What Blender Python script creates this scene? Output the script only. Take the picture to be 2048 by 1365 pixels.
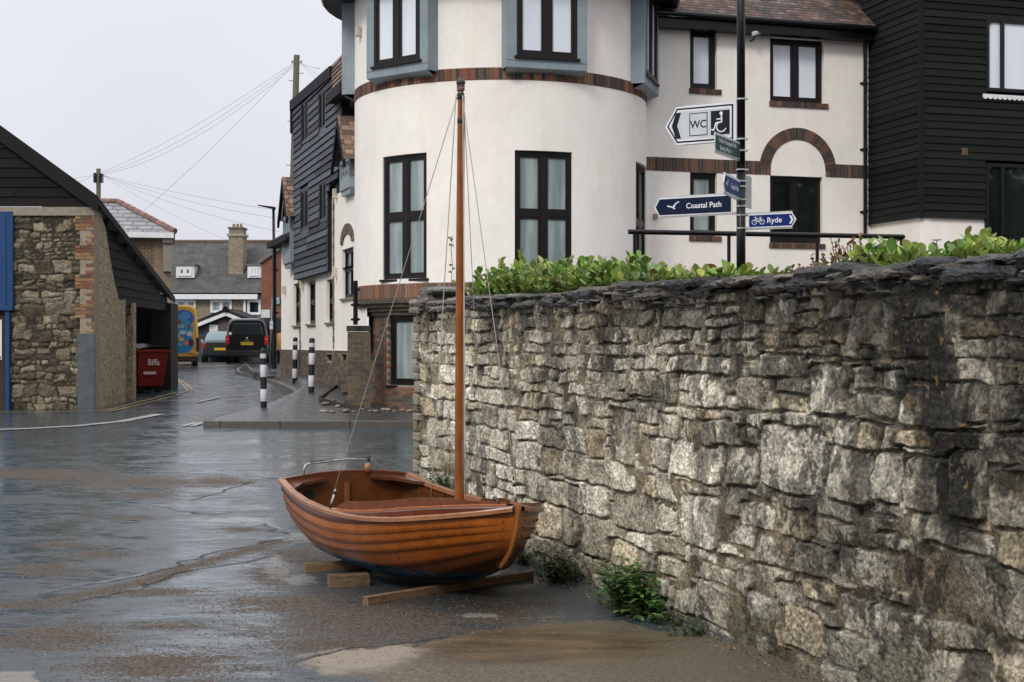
import bpy, math, random
import numpy as np
from mathutils import Matrix, Vector
sc = bpy.context.scene
for o in list(bpy.data.objects): bpy.data.objects.remove(o)
EYE = 1.68; F = 2844.0; CX = 1024.0; HZ = 690.0

# ---------------------------------------------------------------- camera, world, sun, exposure
cam_d = bpy.data.cameras.new('camera'); cam = bpy.data.objects.new('camera', cam_d); sc.collection.objects.link(cam)
cam.location = (0, 0, EYE); cam.rotation_euler = (math.pi/2, 0, 0)
cam_d.sensor_width = 36; cam_d.lens = F/2048*36; cam_d.shift_y = 7.5/2048
cam_d.clip_start = .1; cam_d.clip_end = 3000
sc.camera = cam
SUN_EL, SUN_AZ = 40, 208      # azimuth clockwise from +Y: soft light from behind the camera, slightly left
w = bpy.data.worlds.new('World'); sc.world = w; w.use_nodes = True
nt = w.node_tree; nt.nodes.clear()
out = nt.nodes.new('ShaderNodeOutputWorld'); bg = nt.nodes.new('ShaderNodeBackground')
sky = nt.nodes.new('ShaderNodeTexSky'); sky.sky_type = 'NISHITA'; sky.sun_disc = False
sky.sun_elevation = math.radians(SUN_EL); sky.sun_rotation = math.radians(SUN_AZ); sky.air_density = 2; sky.dust_density = 6; sky.altitude = 10
tc = nt.nodes.new('ShaderNodeTexCoord'); sep = nt.nodes.new('ShaderNodeSeparateXYZ'); nt.links.new(tc.outputs['Generated'], sep.inputs[0])
ramp = nt.nodes.new('ShaderNodeValToRGB'); nt.links.new(sep.outputs['Z'], ramp.inputs[0])
# overcast cloud deck: brighter towards the zenith
e = ramp.color_ramp.elements; e[0].position = 0.0; e[0].color = (7.6, 7.7, 8.5, 1)
e[1].position = 1.0; e[1].color = (14.5, 14.8, 15.6, 1)
m_ = e.new(.30); m_.color = (8.2, 8.35, 9.1, 1)
mix = nt.nodes.new('ShaderNodeMix'); mix.data_type = 'RGBA'; mix.inputs[0].default_value = .93
nt.links.new(sky.outputs[0], mix.inputs[6]); nt.links.new(ramp.outputs[0], mix.inputs[7])
cn = nt.nodes.new('ShaderNodeTexNoise'); cn.inputs['Scale'].default_value = 2.2; cn.inputs['Detail'].default_value = 5; nt.links.new(tc.outputs['Generated'], cn.inputs['Vector'])
cr_ = nt.nodes.new('ShaderNodeMapRange'); cr_.inputs[1].default_value = .3; cr_.inputs[2].default_value = .7; cr_.inputs[3].default_value = .93; cr_.inputs[4].default_value = 1.07; nt.links.new(cn.outputs['Fac'], cr_.inputs[0])
cm_ = nt.nodes.new('ShaderNodeMix'); cm_.data_type = 'RGBA'; cm_.blend_type = 'MULTIPLY'; cm_.inputs[0].default_value = 1; nt.links.new(mix.outputs[2], cm_.inputs[6]); nt.links.new(cr_.outputs[0], cm_.inputs[7])
nt.links.new(cm_.outputs[2], bg.inputs[0]); bg.inputs[1].default_value = .095
nt.links.new(bg.outputs[0], out.inputs[0])
sd = bpy.data.lights.new('sun', 'SUN'); sd.energy = 1.5; sd.angle = math.radians(14); sd.color = (1.0, .965, .91)
so = bpy.data.objects.new('sun', sd); sc.collection.objects.link(so)
az, el = math.radians(SUN_AZ), math.radians(SUN_EL)
sdir = Vector((math.sin(az)*math.cos(el), math.cos(az)*math.cos(el), math.sin(el)))
so.rotation_euler = sdir.to_track_quat('Z', 'Y').to_euler(); so.location = (0, -5, 30)
sc.view_settings.view_transform = 'Standard'; sc.view_settings.look = 'None'
sc.view_settings.exposure = 0.15; sc.view_settings.gamma = 1.0
sc.cycles.max_bounces = 6; sc.cycles.diffuse_bounces = 3; sc.cycles.glossy_bounces = 3
sc.cycles.use_denoising = True

# ---------------------------------------------------------------- helpers
rnd = random.Random(7)
def lerp(a, b, t): return a + (b-a)*t
def P(x, y, Z):
    return Vector(((x-CX)/F*Z, Z, EYE + (HZ-y)/F*Z))
GY = [-200, 13, 16, 24.5, 62, 2000]; GZ = [0, 0, .05, .26, .871, .871]
def G(X, Y): return float(np.interp(Y, GY, GZ))
def Ga(Y): return np.interp(Y, GY, GZ)
def ground_px(x, y, h=0.0):
    lo, hi = 2.0, 400.0
    for _ in range(50):
        m = (lo+hi)/2
        if HZ + F*(EYE-G(0, m)-h)/m > y: lo = m
        else: hi = m
    return Vector(((x-CX)/F*lo, lo, G(0, lo)+h))

class Pl:
    """vertical plane: p0 (x,y), unit direction d along it, normal n towards the viewer"""
    def __init__(s, p0, d, n=None):
        s.p0 = Vector(p0[:2]); s.d = Vector(d[:2]).normalized()
        n1 = Vector((s.d.y, -s.d.x))
        if n is None: n = n1 if n1.dot(-s.p0) > 0 else -n1
        s.n = Vector(n[:2]).normalized()
    def s_of(s, x):
        u = (x-CX)/F
        return (u*s.p0.y - s.p0.x)/(s.d.x - u*s.d.y)
    def sz(s, x, y):
        t = s.s_of(x); Z = s.p0.y + t*s.d.y
        return t, EYE + (HZ-y)/F*Z
    def w(s, t, z, off=0.0):
        q = s.p0 + s.d*t + s.n*off
        return Vector((q.x, q.y, z))

class MB:
    def __init__(s): s.v = []; s.f = []; s.c = []
    def poly(s, pts, col=(1, 1, 1)):
        i = len(s.v); s.v += [tuple(p) for p in pts]; s.f.append(tuple(range(i, i+len(pts)))); s.c.append(col)
    def hexa(s, p, col=(1, 1, 1)):
        i = len(s.v); s.v += [tuple(q) for q in p]
        for q in ((0, 3, 2, 1), (4, 5, 6, 7), (0, 1, 5, 4), (1, 2, 6, 5), (2, 3, 7, 6), (3, 0, 4, 7)):
            s.f.append(tuple(i+k for k in q)); s.c.append(col)
    def box(s, x0, x1, y0, y1, z0, z1, col=(1, 1, 1)):
        s.hexa([(x0, y0, z0), (x1, y0, z0), (x1, y1, z0), (x0, y1, z0), (x0, y0, z1), (x1, y0, z1), (x1, y1, z1), (x0, y1, z1)], col)
    def pbox(s, pl, s0, s1, z0, z1, o0, o1, col=(1, 1, 1)):
        W = pl.w
        s.hexa([W(s0, z0, o1), W(s1, z0, o1), W(s1, z0, o0), W(s0, z0, o0), W(s0, z1, o1), W(s1, z1, o1), W(s1, z1, o0), W(s0, z1, o0)], col)
    def pprism(s, pl, sz, o0, o1, col=(1, 1, 1)):
        a = [pl.w(t, z, o0) for t, z in sz]; b = [pl.w(t, z, o1) for t, z in sz]
        s.prism(a, b, col)
    def prism(s, a, b, col=(1, 1, 1)):
        n = len(a); i = len(s.v); s.v += [tuple(q) for q in a] + [tuple(q) for q in b]
        s.f.append(tuple(i+k for k in range(n))); s.c.append(col)
        s.f.append(tuple(i+n+k for k in reversed(range(n)))); s.c.append(col)
        for k in range(n):
            l = (k+1) % n; s.f.append((i+k, i+n+k, i+n+l, i+l)); s.c.append(col)
    def tube(s, pts, r, n=8, col=(1, 1, 1), cap=True):
        pts = [Vector(p) for p in pts]
        if not isinstance(r, (list, tuple)): r = [r]*len(pts)
        i0 = len(s.v); prev = None
        for k, p in enumerate(pts):
            t = (pts[min(k+1, len(pts)-1)] - pts[max(k-1, 0)]).normalized()
            if prev is None:
                a = Vector((0, 0, 1)) if abs(t.z) < .9 else Vector((1, 0, 0))
            else: a = prev
            u = (a - t*a.dot(t)).normalized(); vv = t.cross(u); prev = u
            for j in range(n):
                an = 2*math.pi*j/n
                s.v.append(tuple(p + (u*math.cos(an)+vv*math.sin(an))*r[k]))
        for k in range(len(pts)-1):
            for j in range(n):
                a = i0+k*n+j; b = i0+k*n+(j+1) % n
                s.f.append((a, b, b+n, a+n)); s.c.append(col)
        if cap:
            s.f.append(tuple(i0+j for j in reversed(range(n)))); s.c.append(col)
            s.f.append(tuple(i0+(len(pts)-1)*n+j for j in range(n))); s.c.append(col)
    def lathe(s, c, prof, n=20, col=(1, 1, 1), a0=0, a1=2*math.pi):
        c = Vector(c); full = abs(a1-a0-2*math.pi) < 1e-6; m = n if full else n+1; i0 = len(s.v)
        for r, z in prof:
            for j in range(m):
                a = a0+(a1-a0)*j/n
                s.v.append((c.x+r*math.cos(a), c.y+r*math.sin(a), c.z+z))
        for k in range(len(prof)-1):
            for j in range(n):
                a = i0+k*m+j; b = i0+k*m+(j+1) % m
                s.f.append((a, b, b+m, a+m)); s.c.append(col)
    def grid(s, rows, col=(1, 1, 1), closed=False):
        """rows: list of equal-length point lists"""
        i0 = len(s.v); n = len(rows[0])
        for r in rows: s.v += [tuple(p) for p in r]
        for k in range(len(rows)-1):
            for j in range(n if closed else n-1):
                a = i0+k*n+j; b = i0+k*n+(j+1) % n
                s.f.append((a, b, b+n, a+n)); s.c.append(col)
    def add(s, o):
        i = len(s.v); s.v += o.v; s.f += [tuple(i+k for k in f) for f in o.f]; s.c += o.c
    def build(s, name, mat, parent=None, smooth=False, **kw):
        me = bpy.data.meshes.new(name)
        M = MATS.get(parent.name) if parent is not None else None
        org = None
        if parent is None and s.v:
            A = np.array(s.v); org = Vector(((A[:, 0].min()+A[:, 0].max())/2, (A[:, 1].min()+A[:, 1].max())/2, A[:, 2].min()))
            M = Matrix.Translation(org)
        A = np.array([tuple(p) for p in s.v], dtype=float)
        if M is not None and not kw.get('local'):
            Mi = np.array(M.inverted()); A = A @ Mi[:3, :3].T + Mi[:3, 3]
        me.from_pydata(A.tolist(), [], s.f)
        ca = me.color_attributes.new('Col', 'FLOAT_COLOR', 'CORNER')
        ln = np.array([len(f) for f in s.f]); cc = np.array([(c[0], c[1], c[2], 1.0) for c in s.c])
        ca.data.foreach_set('color', np.repeat(cc, ln, axis=0).ravel())
        if smooth: me.polygons.foreach_set('use_smooth', [True]*len(me.polygons))
        me.update()
        o = bpy.data.objects.new(name, me); sc.collection.objects.link(o)
        if isinstance(mat, (list, tuple)):
            for m in mat: me.materials.append(m)
        else: me.materials.append(mat)
        if parent is not None: o.parent = parent; MATS[o.name] = MATS[parent.name]
        else:
            if org is not None: o.location = org
            MATS[o.name] = M
        if kw.get('bevel'):
            b = o.modifiers.new('b', 'BEVEL'); b.width = kw['bevel']; b.segments = 2; b.limit_method = 'ANGLE'; b.angle_limit = math.radians(40)
        return o
MATS = {}
def npmesh(name, A, quads, mat, attrs, parent=None, smooth=True, local=False):
    """A (n,3) verts, quads (m,4); attrs {name: (n,4)} point colours"""
    me = bpy.data.meshes.new(name)
    M = MATS.get(parent.name) if parent is not None else None; org = None
    if parent is None and name not in ('ground',):
        org = Vector(((A[:, 0].min()+A[:, 0].max())/2, (A[:, 1].min()+A[:, 1].max())/2, A[:, 2].min())); M = Matrix.Translation(org)
    if M is not None and not local:
        Mi = np.array(M.inverted()); A = A @ Mi[:3, :3].T + Mi[:3, 3]
    n, m = len(A), len(quads)
    me.vertices.add(n); me.vertices.foreach_set('co', A.astype(np.float32).ravel())
    me.loops.add(m*4); me.loops.foreach_set('vertex_index', quads.astype(np.int32).ravel())
    me.polygons.add(m); me.polygons.foreach_set('loop_start', np.arange(0, m*4, 4, dtype=np.int32))
    try: me.polygons.foreach_set('loop_total', np.full(m, 4, dtype=np.int32))
    except Exception: pass
    me.update(calc_edges=True)
    for k, a in attrs.items():
        ca = me.color_attributes.new(k, 'FLOAT_COLOR', 'POINT'); ca.data.foreach_set('color', a.astype(np.float32).ravel())
    if smooth: me.polygons.foreach_set('use_smooth', np.ones(m, dtype=bool))
    me.materials.append(mat); me.validate(); me.update()
    o = bpy.data.objects.new(name, me); sc.collection.objects.link(o)
    if parent is not None: o.parent = parent; MATS[o.name] = MATS[parent.name]
    else:
        if org is not None: o.location = org
        MATS[o.name] = M if M is not None else Matrix()
    return o
def gridquads(nr, nc):
    i = np.arange(nr-1)[:, None]*nc + np.arange(nc-1)[None, :]; i = i.ravel()
    return np.stack([i, i+1, i+nc+1, i+nc], 1)
def tag(o, label=None, cat=None, group=None, kind=None):
    if label: o['label'] = label
    if cat: o['category'] = cat
    if group: o['group'] = group
    if kind: o['kind'] = kind
    return o
def thing(name, label, cat, loc, rz=0, group=None):
    o = bpy.data.objects.new(name, None); sc.collection.objects.link(o); o.empty_display_size = .2
    o.location = loc; o.rotation_euler = (0, 0, rz)
    MATS[o.name] = Matrix.Translation(Vector(loc)) @ Matrix.Rotation(rz, 4, 'Z')
    return tag(o, label, cat, group)
def copy_tree(o, loc=None, rz=None, label=None, parent=None):
    c = o.copy(); sc.collection.objects.link(c)
    if parent is not None: c.parent = parent
    for ch in list(o.children): copy_tree(ch, parent=c)
    if loc is not None: c.location = loc
    if rz is not None: c.rotation_euler = (0, 0, rz)
    if label: c['label'] = label
    return c

# value noise in numpy
_R = np.random.RandomState(3).rand(16, 256, 256)
def vn(x, y, k=0):
    xi = np.floor(x).astype(int); yi = np.floor(y).astype(int); fx = x-xi; fy = y-yi
    fx = fx*fx*(3-2*fx); fy = fy*fy*(3-2*fy); T = _R[k % 16]
    a = T[xi % 256, yi % 256]; b = T[(xi+1) % 256, yi % 256]; c = T[xi % 256, (yi+1) % 256]; d = T[(xi+1) % 256, (yi+1) % 256]
    return (a*(1-fx)+b*fx)*(1-fy)+(c*(1-fx)+d*fx)*fy
def fbm(x, y, k=0, o=4, g=.5):
    s = 0; a = 1; t = 0
    for i in range(o):
        s = s+a*vn(x*2**i+13.7*i, y*2**i+7.1*i, k+i); t += a; a *= g
    return s/t
def sm(a, b, x):
    t = np.clip((x-a)/(b-a), 0, 1); return t*t*(3-2*t)

# ---------------------------------------------------------------- materials
def N(nt, t, **kw):
    n = nt.nodes.new(t)
    for k, v in kw.items(): setattr(n, k, v)
    return n
def mat(name, col=(.5, .5, .5), rough=.7, attr=False, nscale=0, namt=.3, bump=0, bscale=None, metal=0, spec=.5,
        coord='Object', stretch=(1, 1, 1), coat=0, nscale2=0, namt2=0, rvar=0, streak=0):
    m = bpy.data.materials.new(name); m.use_nodes = True; nt = m.node_tree; L = nt.links.new
    b = nt.nodes['Principled BSDF']; b.inputs['Roughness'].default_value = rough; b.inputs['Metallic'].default_value = metal
    b.inputs['Specular IOR Level'].default_value = spec; b.inputs['Base Color'].default_value = (*col, 1)
    if coat: b.inputs['Coat Weight'].default_value = coat; b.inputs['Coat Roughness'].default_value = .15
    src = None
    if attr:
        a = N(nt, 'ShaderNodeAttribute', attribute_name='Col')
        mx = N(nt, 'ShaderNodeMix', data_type='RGBA', blend_type='MULTIPLY'); mx.inputs[0].default_value = 1
        mx.inputs[6].default_value = (*col, 1); L(a.outputs['Color'], mx.inputs[7]); src = mx.outputs[2]
    tcn = N(nt, 'ShaderNodeTexCoord'); mp = N(nt, 'ShaderNodeMapping'); L(tcn.outputs[coord], mp.inputs[0]); mp.inputs['Scale'].default_value = stretch
    def noised(src, sc_, amt):
        n = N(nt, 'ShaderNodeTexNoise'); n.inputs['Scale'].default_value = sc_; n.inputs['Detail'].default_value = 6; n.inputs['Roughness'].default_value = .65
        L(mp.outputs[0], n.inputs['Vector'])
        mr = N(nt, 'ShaderNodeMapRange'); mr.inputs[1].default_value = .3; mr.inputs[2].default_value = .7; mr.inputs[3].default_value = 1-amt; mr.inputs[4].default_value = 1+amt
        L(n.outputs['Fac'], mr.inputs[0])
        mx = N(nt, 'ShaderNodeMix', data_type='RGBA', blend_type='MULTIPLY'); mx.inputs[0].default_value = 1
        if src is None: mx.inputs[6].default_value = (*col, 1)
        else: L(src, mx.inputs[6])
        L(mr.outputs[0], mx.inputs[7]); return mx.outputs[2], n
    nn = None
    if nscale: src, nn = noised(src, nscale, namt)
    if nscale2: src, _ = noised(src, nscale2, namt2)
    if streak:   # vertical rain streaking
        mp2 = N(nt, 'ShaderNodeMapping'); L(tcn.outputs[coord], mp2.inputs[0]); mp2.inputs['Scale'].default_value = (2.2, 2.2, .3)
        ns = N(nt, 'ShaderNodeTexNoise'); ns.inputs['Scale'].default_value = 1.6; ns.inputs['Detail'].default_value = 7; ns.inputs['Roughness'].default_value = .75; L(mp2.outputs[0], ns.inputs['Vector'])
        cr = N(nt, 'ShaderNodeValToRGB'); cr.color_ramp.elements[0].position = .46; cr.color_ramp.elements[1].position = .74; cr.color_ramp.elements[0].color = (1, 1, 1, 1); k_ = 1-streak*2; cr.color_ramp.elements[1].color = (k_, k_*.955, k_*.86, 1); L(ns.outputs['Fac'], cr.inputs[0])
        mx = N(nt, 'ShaderNodeMix', data_type='RGBA', blend_type='MULTIPLY'); mx.inputs[0].default_value = 1; L(src, mx.inputs[6]); L(cr.outputs[0], mx.inputs[7]); src = mx.outputs[2]
    if src is not None: L(src, b.inputs['Base Color'])
    if rvar and nn is not None:
        mr = N(nt, 'ShaderNodeMapRange'); mr.inputs[1].default_value = .3; mr.inputs[2].default_value = .7; mr.inputs[3].default_value = max(.02, rough-rvar); mr.inputs[4].default_value = min(1, rough+rvar)
        L(nn.outputs['Fac'], mr.inputs[0]); L(mr.outputs[0], b.inputs['Roughness'])
    if bump:
        n = N(nt, 'ShaderNodeTexNoise'); n.inputs['Scale'].default_value = bscale or nscale or 20; n.inputs['Detail'].default_value = 5
        L(mp.outputs[0], n.inputs['Vector'])
        bp = N(nt, 'ShaderNodeBump'); bp.inputs['Strength'].default_value = 1; bp.inputs['Distance'].default_value = bump
        L(n.outputs['Fac'], bp.inputs['Height']); L(bp.outputs[0], b.inputs['Normal'])
    return m
M = {}
M['render'] = mat('white_render', (.91, .865, .815), .85, nscale=.9, namt=.06, bump=.004, bscale=60, nscale2=7, namt2=.03, streak=.016)
M['brick'] = mat('brick', (1, 1, 1), .85, attr=True, nscale=30, namt=.35, bump=.003, bscale=90)
M['mortar'] = mat('mortar', (.28, .235, .18), .9, nscale=12, namt=.3, bump=.003, bscale=80)
M['frame'] = mat('dark_window_frame', (.010, .0075, .0065), .4, nscale=15, namt=.2, spec=.3)
M['blackpaint'] = mat('black_paint', (.006, .0065, .007), .3, spec=.3, nscale=9, namt=.3)
M['zinc'] = mat('blue_grey_cladding', (.235, .285, .315), .5, nscale=3, namt=.12, nscale2=40, namt2=.06)
M['boards_black'] = mat('black_weatherboard', (1, 1, 1), .75, spec=.22, attr=True, nscale=5, namt=.3, bump=.003, bscale=20, stretch=(1, 1, 9))
M['tiles'] = mat('clay_roof_tiles', (1, 1, 1), .7, attr=True, nscale=14, namt=.4, bump=.004, bscale=50)
M['leadgrey'] = mat('grey_metal', (.16, .165, .17), .45, metal=.5, nscale=8, namt=.2)
M['galv'] = mat('galvanised_steel', (.42, .43, .43), .4, metal=.7, nscale=30, namt=.2)
M['aluminium'] = mat('aluminium_bracket', (.55, .56, .55), .4, metal=.6, nscale=20, namt=.15)
M['whitepaint'] = mat('white_paint', (.72, .73, .74), .5, nscale=6, namt=.08)
M['sign'] = mat('sign_face', (1, 1, 1), .6, spec=.2, attr=True, nscale=5, namt=.06)
M['cable'] = mat('cable', (.22, .22, .23), .6)
M['dark'] = mat('dark_interior', (.006, .006, .007), .9)
M['attr_gloss'] = mat('painted', (1, 1, 1), .45, spec=.35, attr=True, nscale=8, namt=.08)
M['attr_matt'] = mat('matt_colours', (1, 1, 1), .75, attr=True, nscale=12, namt=.2)
M['pale_stone'] = mat('stone_trim', (.22, .19, .15), .85, nscale=14, namt=.35, bump=.004, bscale=50)

def pane_mat(name, c0, c1, rough=.06, streak=5.0, spec=.5):
    """glass with curtain seen behind or sky reflection painted in: folds vary with position along the wall"""
    m = bpy.data.materials.new(name); m.use_nodes = True; nt = m.node_tree; L = nt.links.new; b = nt.nodes['Principled BSDF']
    t = N(nt, 'ShaderNodeTexCoord'); mp = N(nt, 'ShaderNodeMapping'); L(t.outputs['Object'], mp.inputs[0]); mp.inputs['Scale'].default_value = (1, 1, .12)
    n = N(nt, 'ShaderNodeTexNoise'); n.inputs['Scale'].default_value = streak; n.inputs['Detail'].default_value = 3; L(mp.outputs[0], n.inputs['Vector'])
    r = N(nt, 'ShaderNodeValToRGB'); r.color_ramp.elements[0].position = .38; r.color_ramp.elements[1].position = .62
    r.color_ramp.elements[0].color = (*c0, 1); r.color_ramp.elements[1].color = (*c1, 1)
    L(n.outputs['Fac'], r.inputs[0]); L(r.outputs[0], b.inputs['Base Color'])
    b.inputs['Roughness'].default_value = rough; b.inputs['Specular IOR Level'].default_value = spec
    b.inputs['Coat Weight'].default_value = .6; b.inputs['Coat Roughness'].default_value = .02
    return m
M['pane_sky'] = pane_mat('glass_with_painted_sky', (.70, .75, .82), (.78, .82, .88), .3, 2)  # pale base colour stands in for sky mirrored in the upper panes
M['pane_net'] = pane_mat('glass_with_net_curtain', (.20, .255, .26), (.37, .425, .42), .12, 5)
M['pane_dark'] = pane_mat('dark_glass', (.008, .012, .012), (.03, .04, .04), .05, 3)
M['pane_trees'] = pane_mat('dark_glass_reflection', (.006, .009, .008), (.012, .018, .016), .03, 2)

BRICKC = [(.19, .065, .038), (.25, .085, .045), (.14, .052, .034), (.09, .047, .035), (.05, .04, .036), (.11, .07, .045), (.22, .12, .065), (.04, .042, .046)]
def bcol(r=rnd, pal=BRICKC, v=.2):
    c = r.choice(pal); k = 1+r.uniform(-v, v); return tuple(x*k for x in c)
def jit(c, v=.15, r=rnd):
    k = 1+r.uniform(-v, v); return tuple(x*k for x in c)

def text2d(s, size=1.0, bold=0.0, align='CENTER'):
    cu = bpy.data.curves.new('t', 'FONT'); cu.body = s; cu.size = size; cu.align_x = align; cu.align_y = 'CENTER'; cu.offset = bold*size; cu.resolution_u = 4
    ob = bpy.data.objects.new('t', cu); sc.collection.objects.link(ob)
    dg = bpy.context.evaluated_depsgraph_get(); me = ob.evaluated_get(dg).to_mesh()
    V_ = [(v.co.x, v.co.y) for v in me.vertices]; Fc = [tuple(p.vertices) for p in me.polygons]
    ob.evaluated_get(dg).to_mesh_clear(); bpy.data.objects.remove(ob); bpy.data.curves.remove(cu)
    return V_, Fc
def put_text(mb, s, org, ux, uz, size, col, bold=0.0, align='CENTER', sx=1.0):
    V_, Fc = text2d(s, size, bold, align); i = len(mb.v); org = Vector(org)
    mb.v += [tuple(org + Vector(ux)*x*sx + Vector(uz)*y) for x, y in V_]
    for f in Fc: mb.f.append(tuple(i+k for k in f)); mb.c.append(col)

# building-skin helpers -------------------------------------------------------
def wall_holes(mb, pl, s0, s1, z0, z1, holes, depth=.12, col=(1, 1, 1), off=0.0, reveal=None):
    S = sorted({s0, s1} | {h[0] for h in holes} | {h[1] for h in holes}); Z = sorted({z0, z1} | {h[2] for h in holes} | {h[3] for h in holes})
    S = [s for s in S if s0 <= s <= s1]; Z = [z for z in Z if z0 <= z <= z1]
    for a, b in zip(S, S[1:]):
        for c, d in zip(Z, Z[1:]):
            ms, mz = (a+b)/2, (c+d)/2
            if any(h[0] < ms < h[1] and h[2] < mz < h[3] for h in holes): continue
            mb.poly([pl.w(a, c, off), pl.w(b, c, off), pl.w(b, d, off), pl.w(a, d, off)], col)
    R = reveal or mb
    for h in holes:
        a, b, c, d = h; q = [(a, c), (b, c), (b, d), (a, d)]
        for k in range(4):
            p, r = q[k], q[(k+1) % 4]
            R.poly([pl.w(*p, off), pl.w(*r, off), pl.w(*r, off-depth), pl.w(*p, off-depth)], col)
def window(pl, s0, s1, z0, z1, rec, cols, transom, pane, parent, fw=.07, frame=None, arch=False, sill=None, pane_label=None, mull=None, bottoms=None):
    """frame mesh named window with a pane child (and a sill child)"""
    mb = MB(); fm = frame or M['frame']; o1 = -rec; o0 = -rec-.07
    mb.pbox(pl, s0, s0+fw, z0, z1, o0, o1); mb.pbox(pl, s1-fw, s1, z0, z1, o0, o1)
    mb.pbox(pl, s0+fw, s1-fw, z0, z0+fw, o0, o1-.002); mb.pbox(pl, s0+fw, s1-fw, z1-fw, z1, o0, o1-.002)
    mw = mull or fw*1.1; wd = (s1-s0)/cols; xs = [s0+wd*k for k in range(1, cols)]
    for x in xs: mb.pbox(pl, x-mw/2, x+mw/2, z0+fw, z1-fw, o0, o1-.004)
    zs = [z0+fw, z1-fw] if not transom else [z0+fw, transom-mw/2, transom+mw/2, z1-fw]
    if transom:
        ed = [s0+fw]+sum([[x-mw/2, x+mw/2] for x in xs], [])+[s1-fw]
        for a, b in zip(ed[::2], ed[1::2]): mb.pbox(pl, a, b, transom-mw/2, transom+mw/2, o0, o1-.006)
    ed = [s0+fw]+sum([[x-mw/2, x+mw/2] for x in xs], [])+[s1-fw]; c = fw*.55
    pm = MB(); rows = list(zip(zs[::2], zs[1::2]))
    for ri, (za, zb) in enumerate(rows):
        for a, b in zip(ed[::2], ed[1::2]):
            oo = o1-.014
            mb.pbox(pl, a, a+c, za, zb, o0, oo); mb.pbox(pl, b-c, b, za, zb, o0, oo)
            mb.pbox(pl, a+c, b-c, za, za+c, o0, oo-.002); mb.pbox(pl, a+c, b-c, zb-c, zb, o0, oo-.002)
            pm.pbox(pl, a+c*.9, b-c*.9, za+c*.9, zb-c*.9, o0+.01, o0+.025)
    o = mb.build('window', fm, parent); pm.build('pane', pane, o)
    if sill:
        sb = MB(); sb.pbox(pl, s0-.05, s1+.05, z0-.05, z0-.003, -rec-.05, .05); sb.build('sill', sill, o)
    return o
def boards(mb, pl, poly, expo, holes=(), c0=(.02, .02, .022), v=.25, o=.0, th=.022):
    """lapped weatherboards filling a convex polygon (s,z)"""
    zmin = min(p[1] for p in poly); zmax = max(p[1] for p in poly); z = zmin; R = random.Random(5)
    def ext(zz):
        xs = []
        for (a, b), (c, d) in zip(poly, poly[1:]+poly[:1]):
            if (b <= zz < d) or (d <= zz < b): xs.append(a+(c-a)*(zz-b)/(d-b))
        return (min(xs), max(xs)) if len(xs) >= 2 else None
    while z < zmax-.01:
        z2 = min(z+expo, zmax); e = ext((z+z2)/2)
        if e:
            iv = [e]
            for h in holes:
                if h[2] < (z+z2)/2 < h[3]:
                    nv = []
                    for a, b in iv:
                        if h[0] > a: nv.append((a, min(b, h[0])))
                        if h[1] < b: nv.append((max(a, h[1]), b))
                    iv = [q for q in nv if q[1]-q[0] > .01]
            for a, b in iv:
                x = a
                while x < b-.02:
                    x2 = min(b, x+R.uniform(2.2, 4.5)); 
                    if b-x2 < .4: x2 = b
                    col = jit(c0, v, R); W = pl.w; t = R.uniform(.8, 1.25)*th; sg = R.uniform(-.004, .004)
                    mb.hexa([W(x, z+sg, o+t+.01), W(x2-.006, z-sg, o+t+.01), W(x2-.006, z-sg, o), W(x, z+sg, o), W(x, z2+.01, o+.008), W(x2-.003, z2+.01, o+.008), W(x2-.003, z2+.01, o-.01), W(x, z2+.01, o-.01)], col)
                    x = x2
        z = z2
def brickwall(mb, mo, pl, s0, s1, z0, z1, holes=(), off=0.0, pal=BRICKC, L_=.225, H_=.075, seed=1, prot=.006, zf=None):
    """real bricks standing 6 mm proud of a mortar sheet"""
    R = random.Random(seed); wall_holes(mo, pl, s0, s1, z0, z1, list(holes), .1, off=off)
    z = z0; k = 0
    while z < z1-.02:
        zb = min(z+H_-.011, z1); x = s0-(L_/2 if k % 2 else 0)
        while x < s1:
            a, b = max(x, s0), min(x+L_-.011, s1)
            if b-a > .02 and not any(h[0]-.01 < (a+b)/2 < h[1]+.01 and h[2]-.02 < (z+zb)/2 < h[3]+.01 for h in holes):
                if not zf or zf((a+b)/2, z): mb.pbox(pl, a, b, z, zb, off-.02, off+prot+R.uniform(0, .004), bcol(R, pal))
            x += L_
        z += H_; k += 1
# ---------------------------------------------------------------- ground sheet with traced wear patterns and painted shade under the dinghy
def polyline_dist(X, Y, pts):
    D = np.full(X.shape, 1e9)
    for (ax, ay), (bx, by) in zip(pts, pts[1:]):
        dx, dy = bx-ax, by-ay; t = np.clip(((X-ax)*dx+(Y-ay)*dy)/(dx*dx+dy*dy+1e-9), 0, 1)
        D = np.minimum(D, np.hypot(X-ax-t*dx, (Y-ay-t*dy)))
    return D
def poly_sd(X, Y, pts):
    ins = np.zeros(X.shape, bool)
    for (ax, ay), (bx, by) in zip(pts, pts[1:]+pts[:1]):
        c = ((ay > Y) != (by > Y)) & (X < (bx-ax)*(Y-ay)/(by-ay+1e-12)+ax); ins ^= c
    d = polyline_dist(X, Y, pts+pts[:1]); return np.where(ins, d, -d)
def gp(l): return [tuple(ground_px(x, y)[:2]) for x, y in l]
def axis(parts):
    out = []
    for a, b, st in parts: out.append(np.arange(a, b-1e-6, st))
    out.append(np.array([parts[-1][1]])); return np.concatenate(out)
gx = axis([(-400, -60, 20), (-60, -9, 3), (-9, -4, .06), (-4, 2.6, .025), (2.6, 8, .3), (8, 60, 4), (60, 400, 20)])
gy = axis([(-60, 4, 4), (4, 6, .3), (6, 13, .025), (13, 25, .05), (25, 62, .4), (62, 130, 4), (130, 900, 35)])
XX, YY = np.meshgrid(gx, gy); ZZ = Ga(YY)
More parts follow.
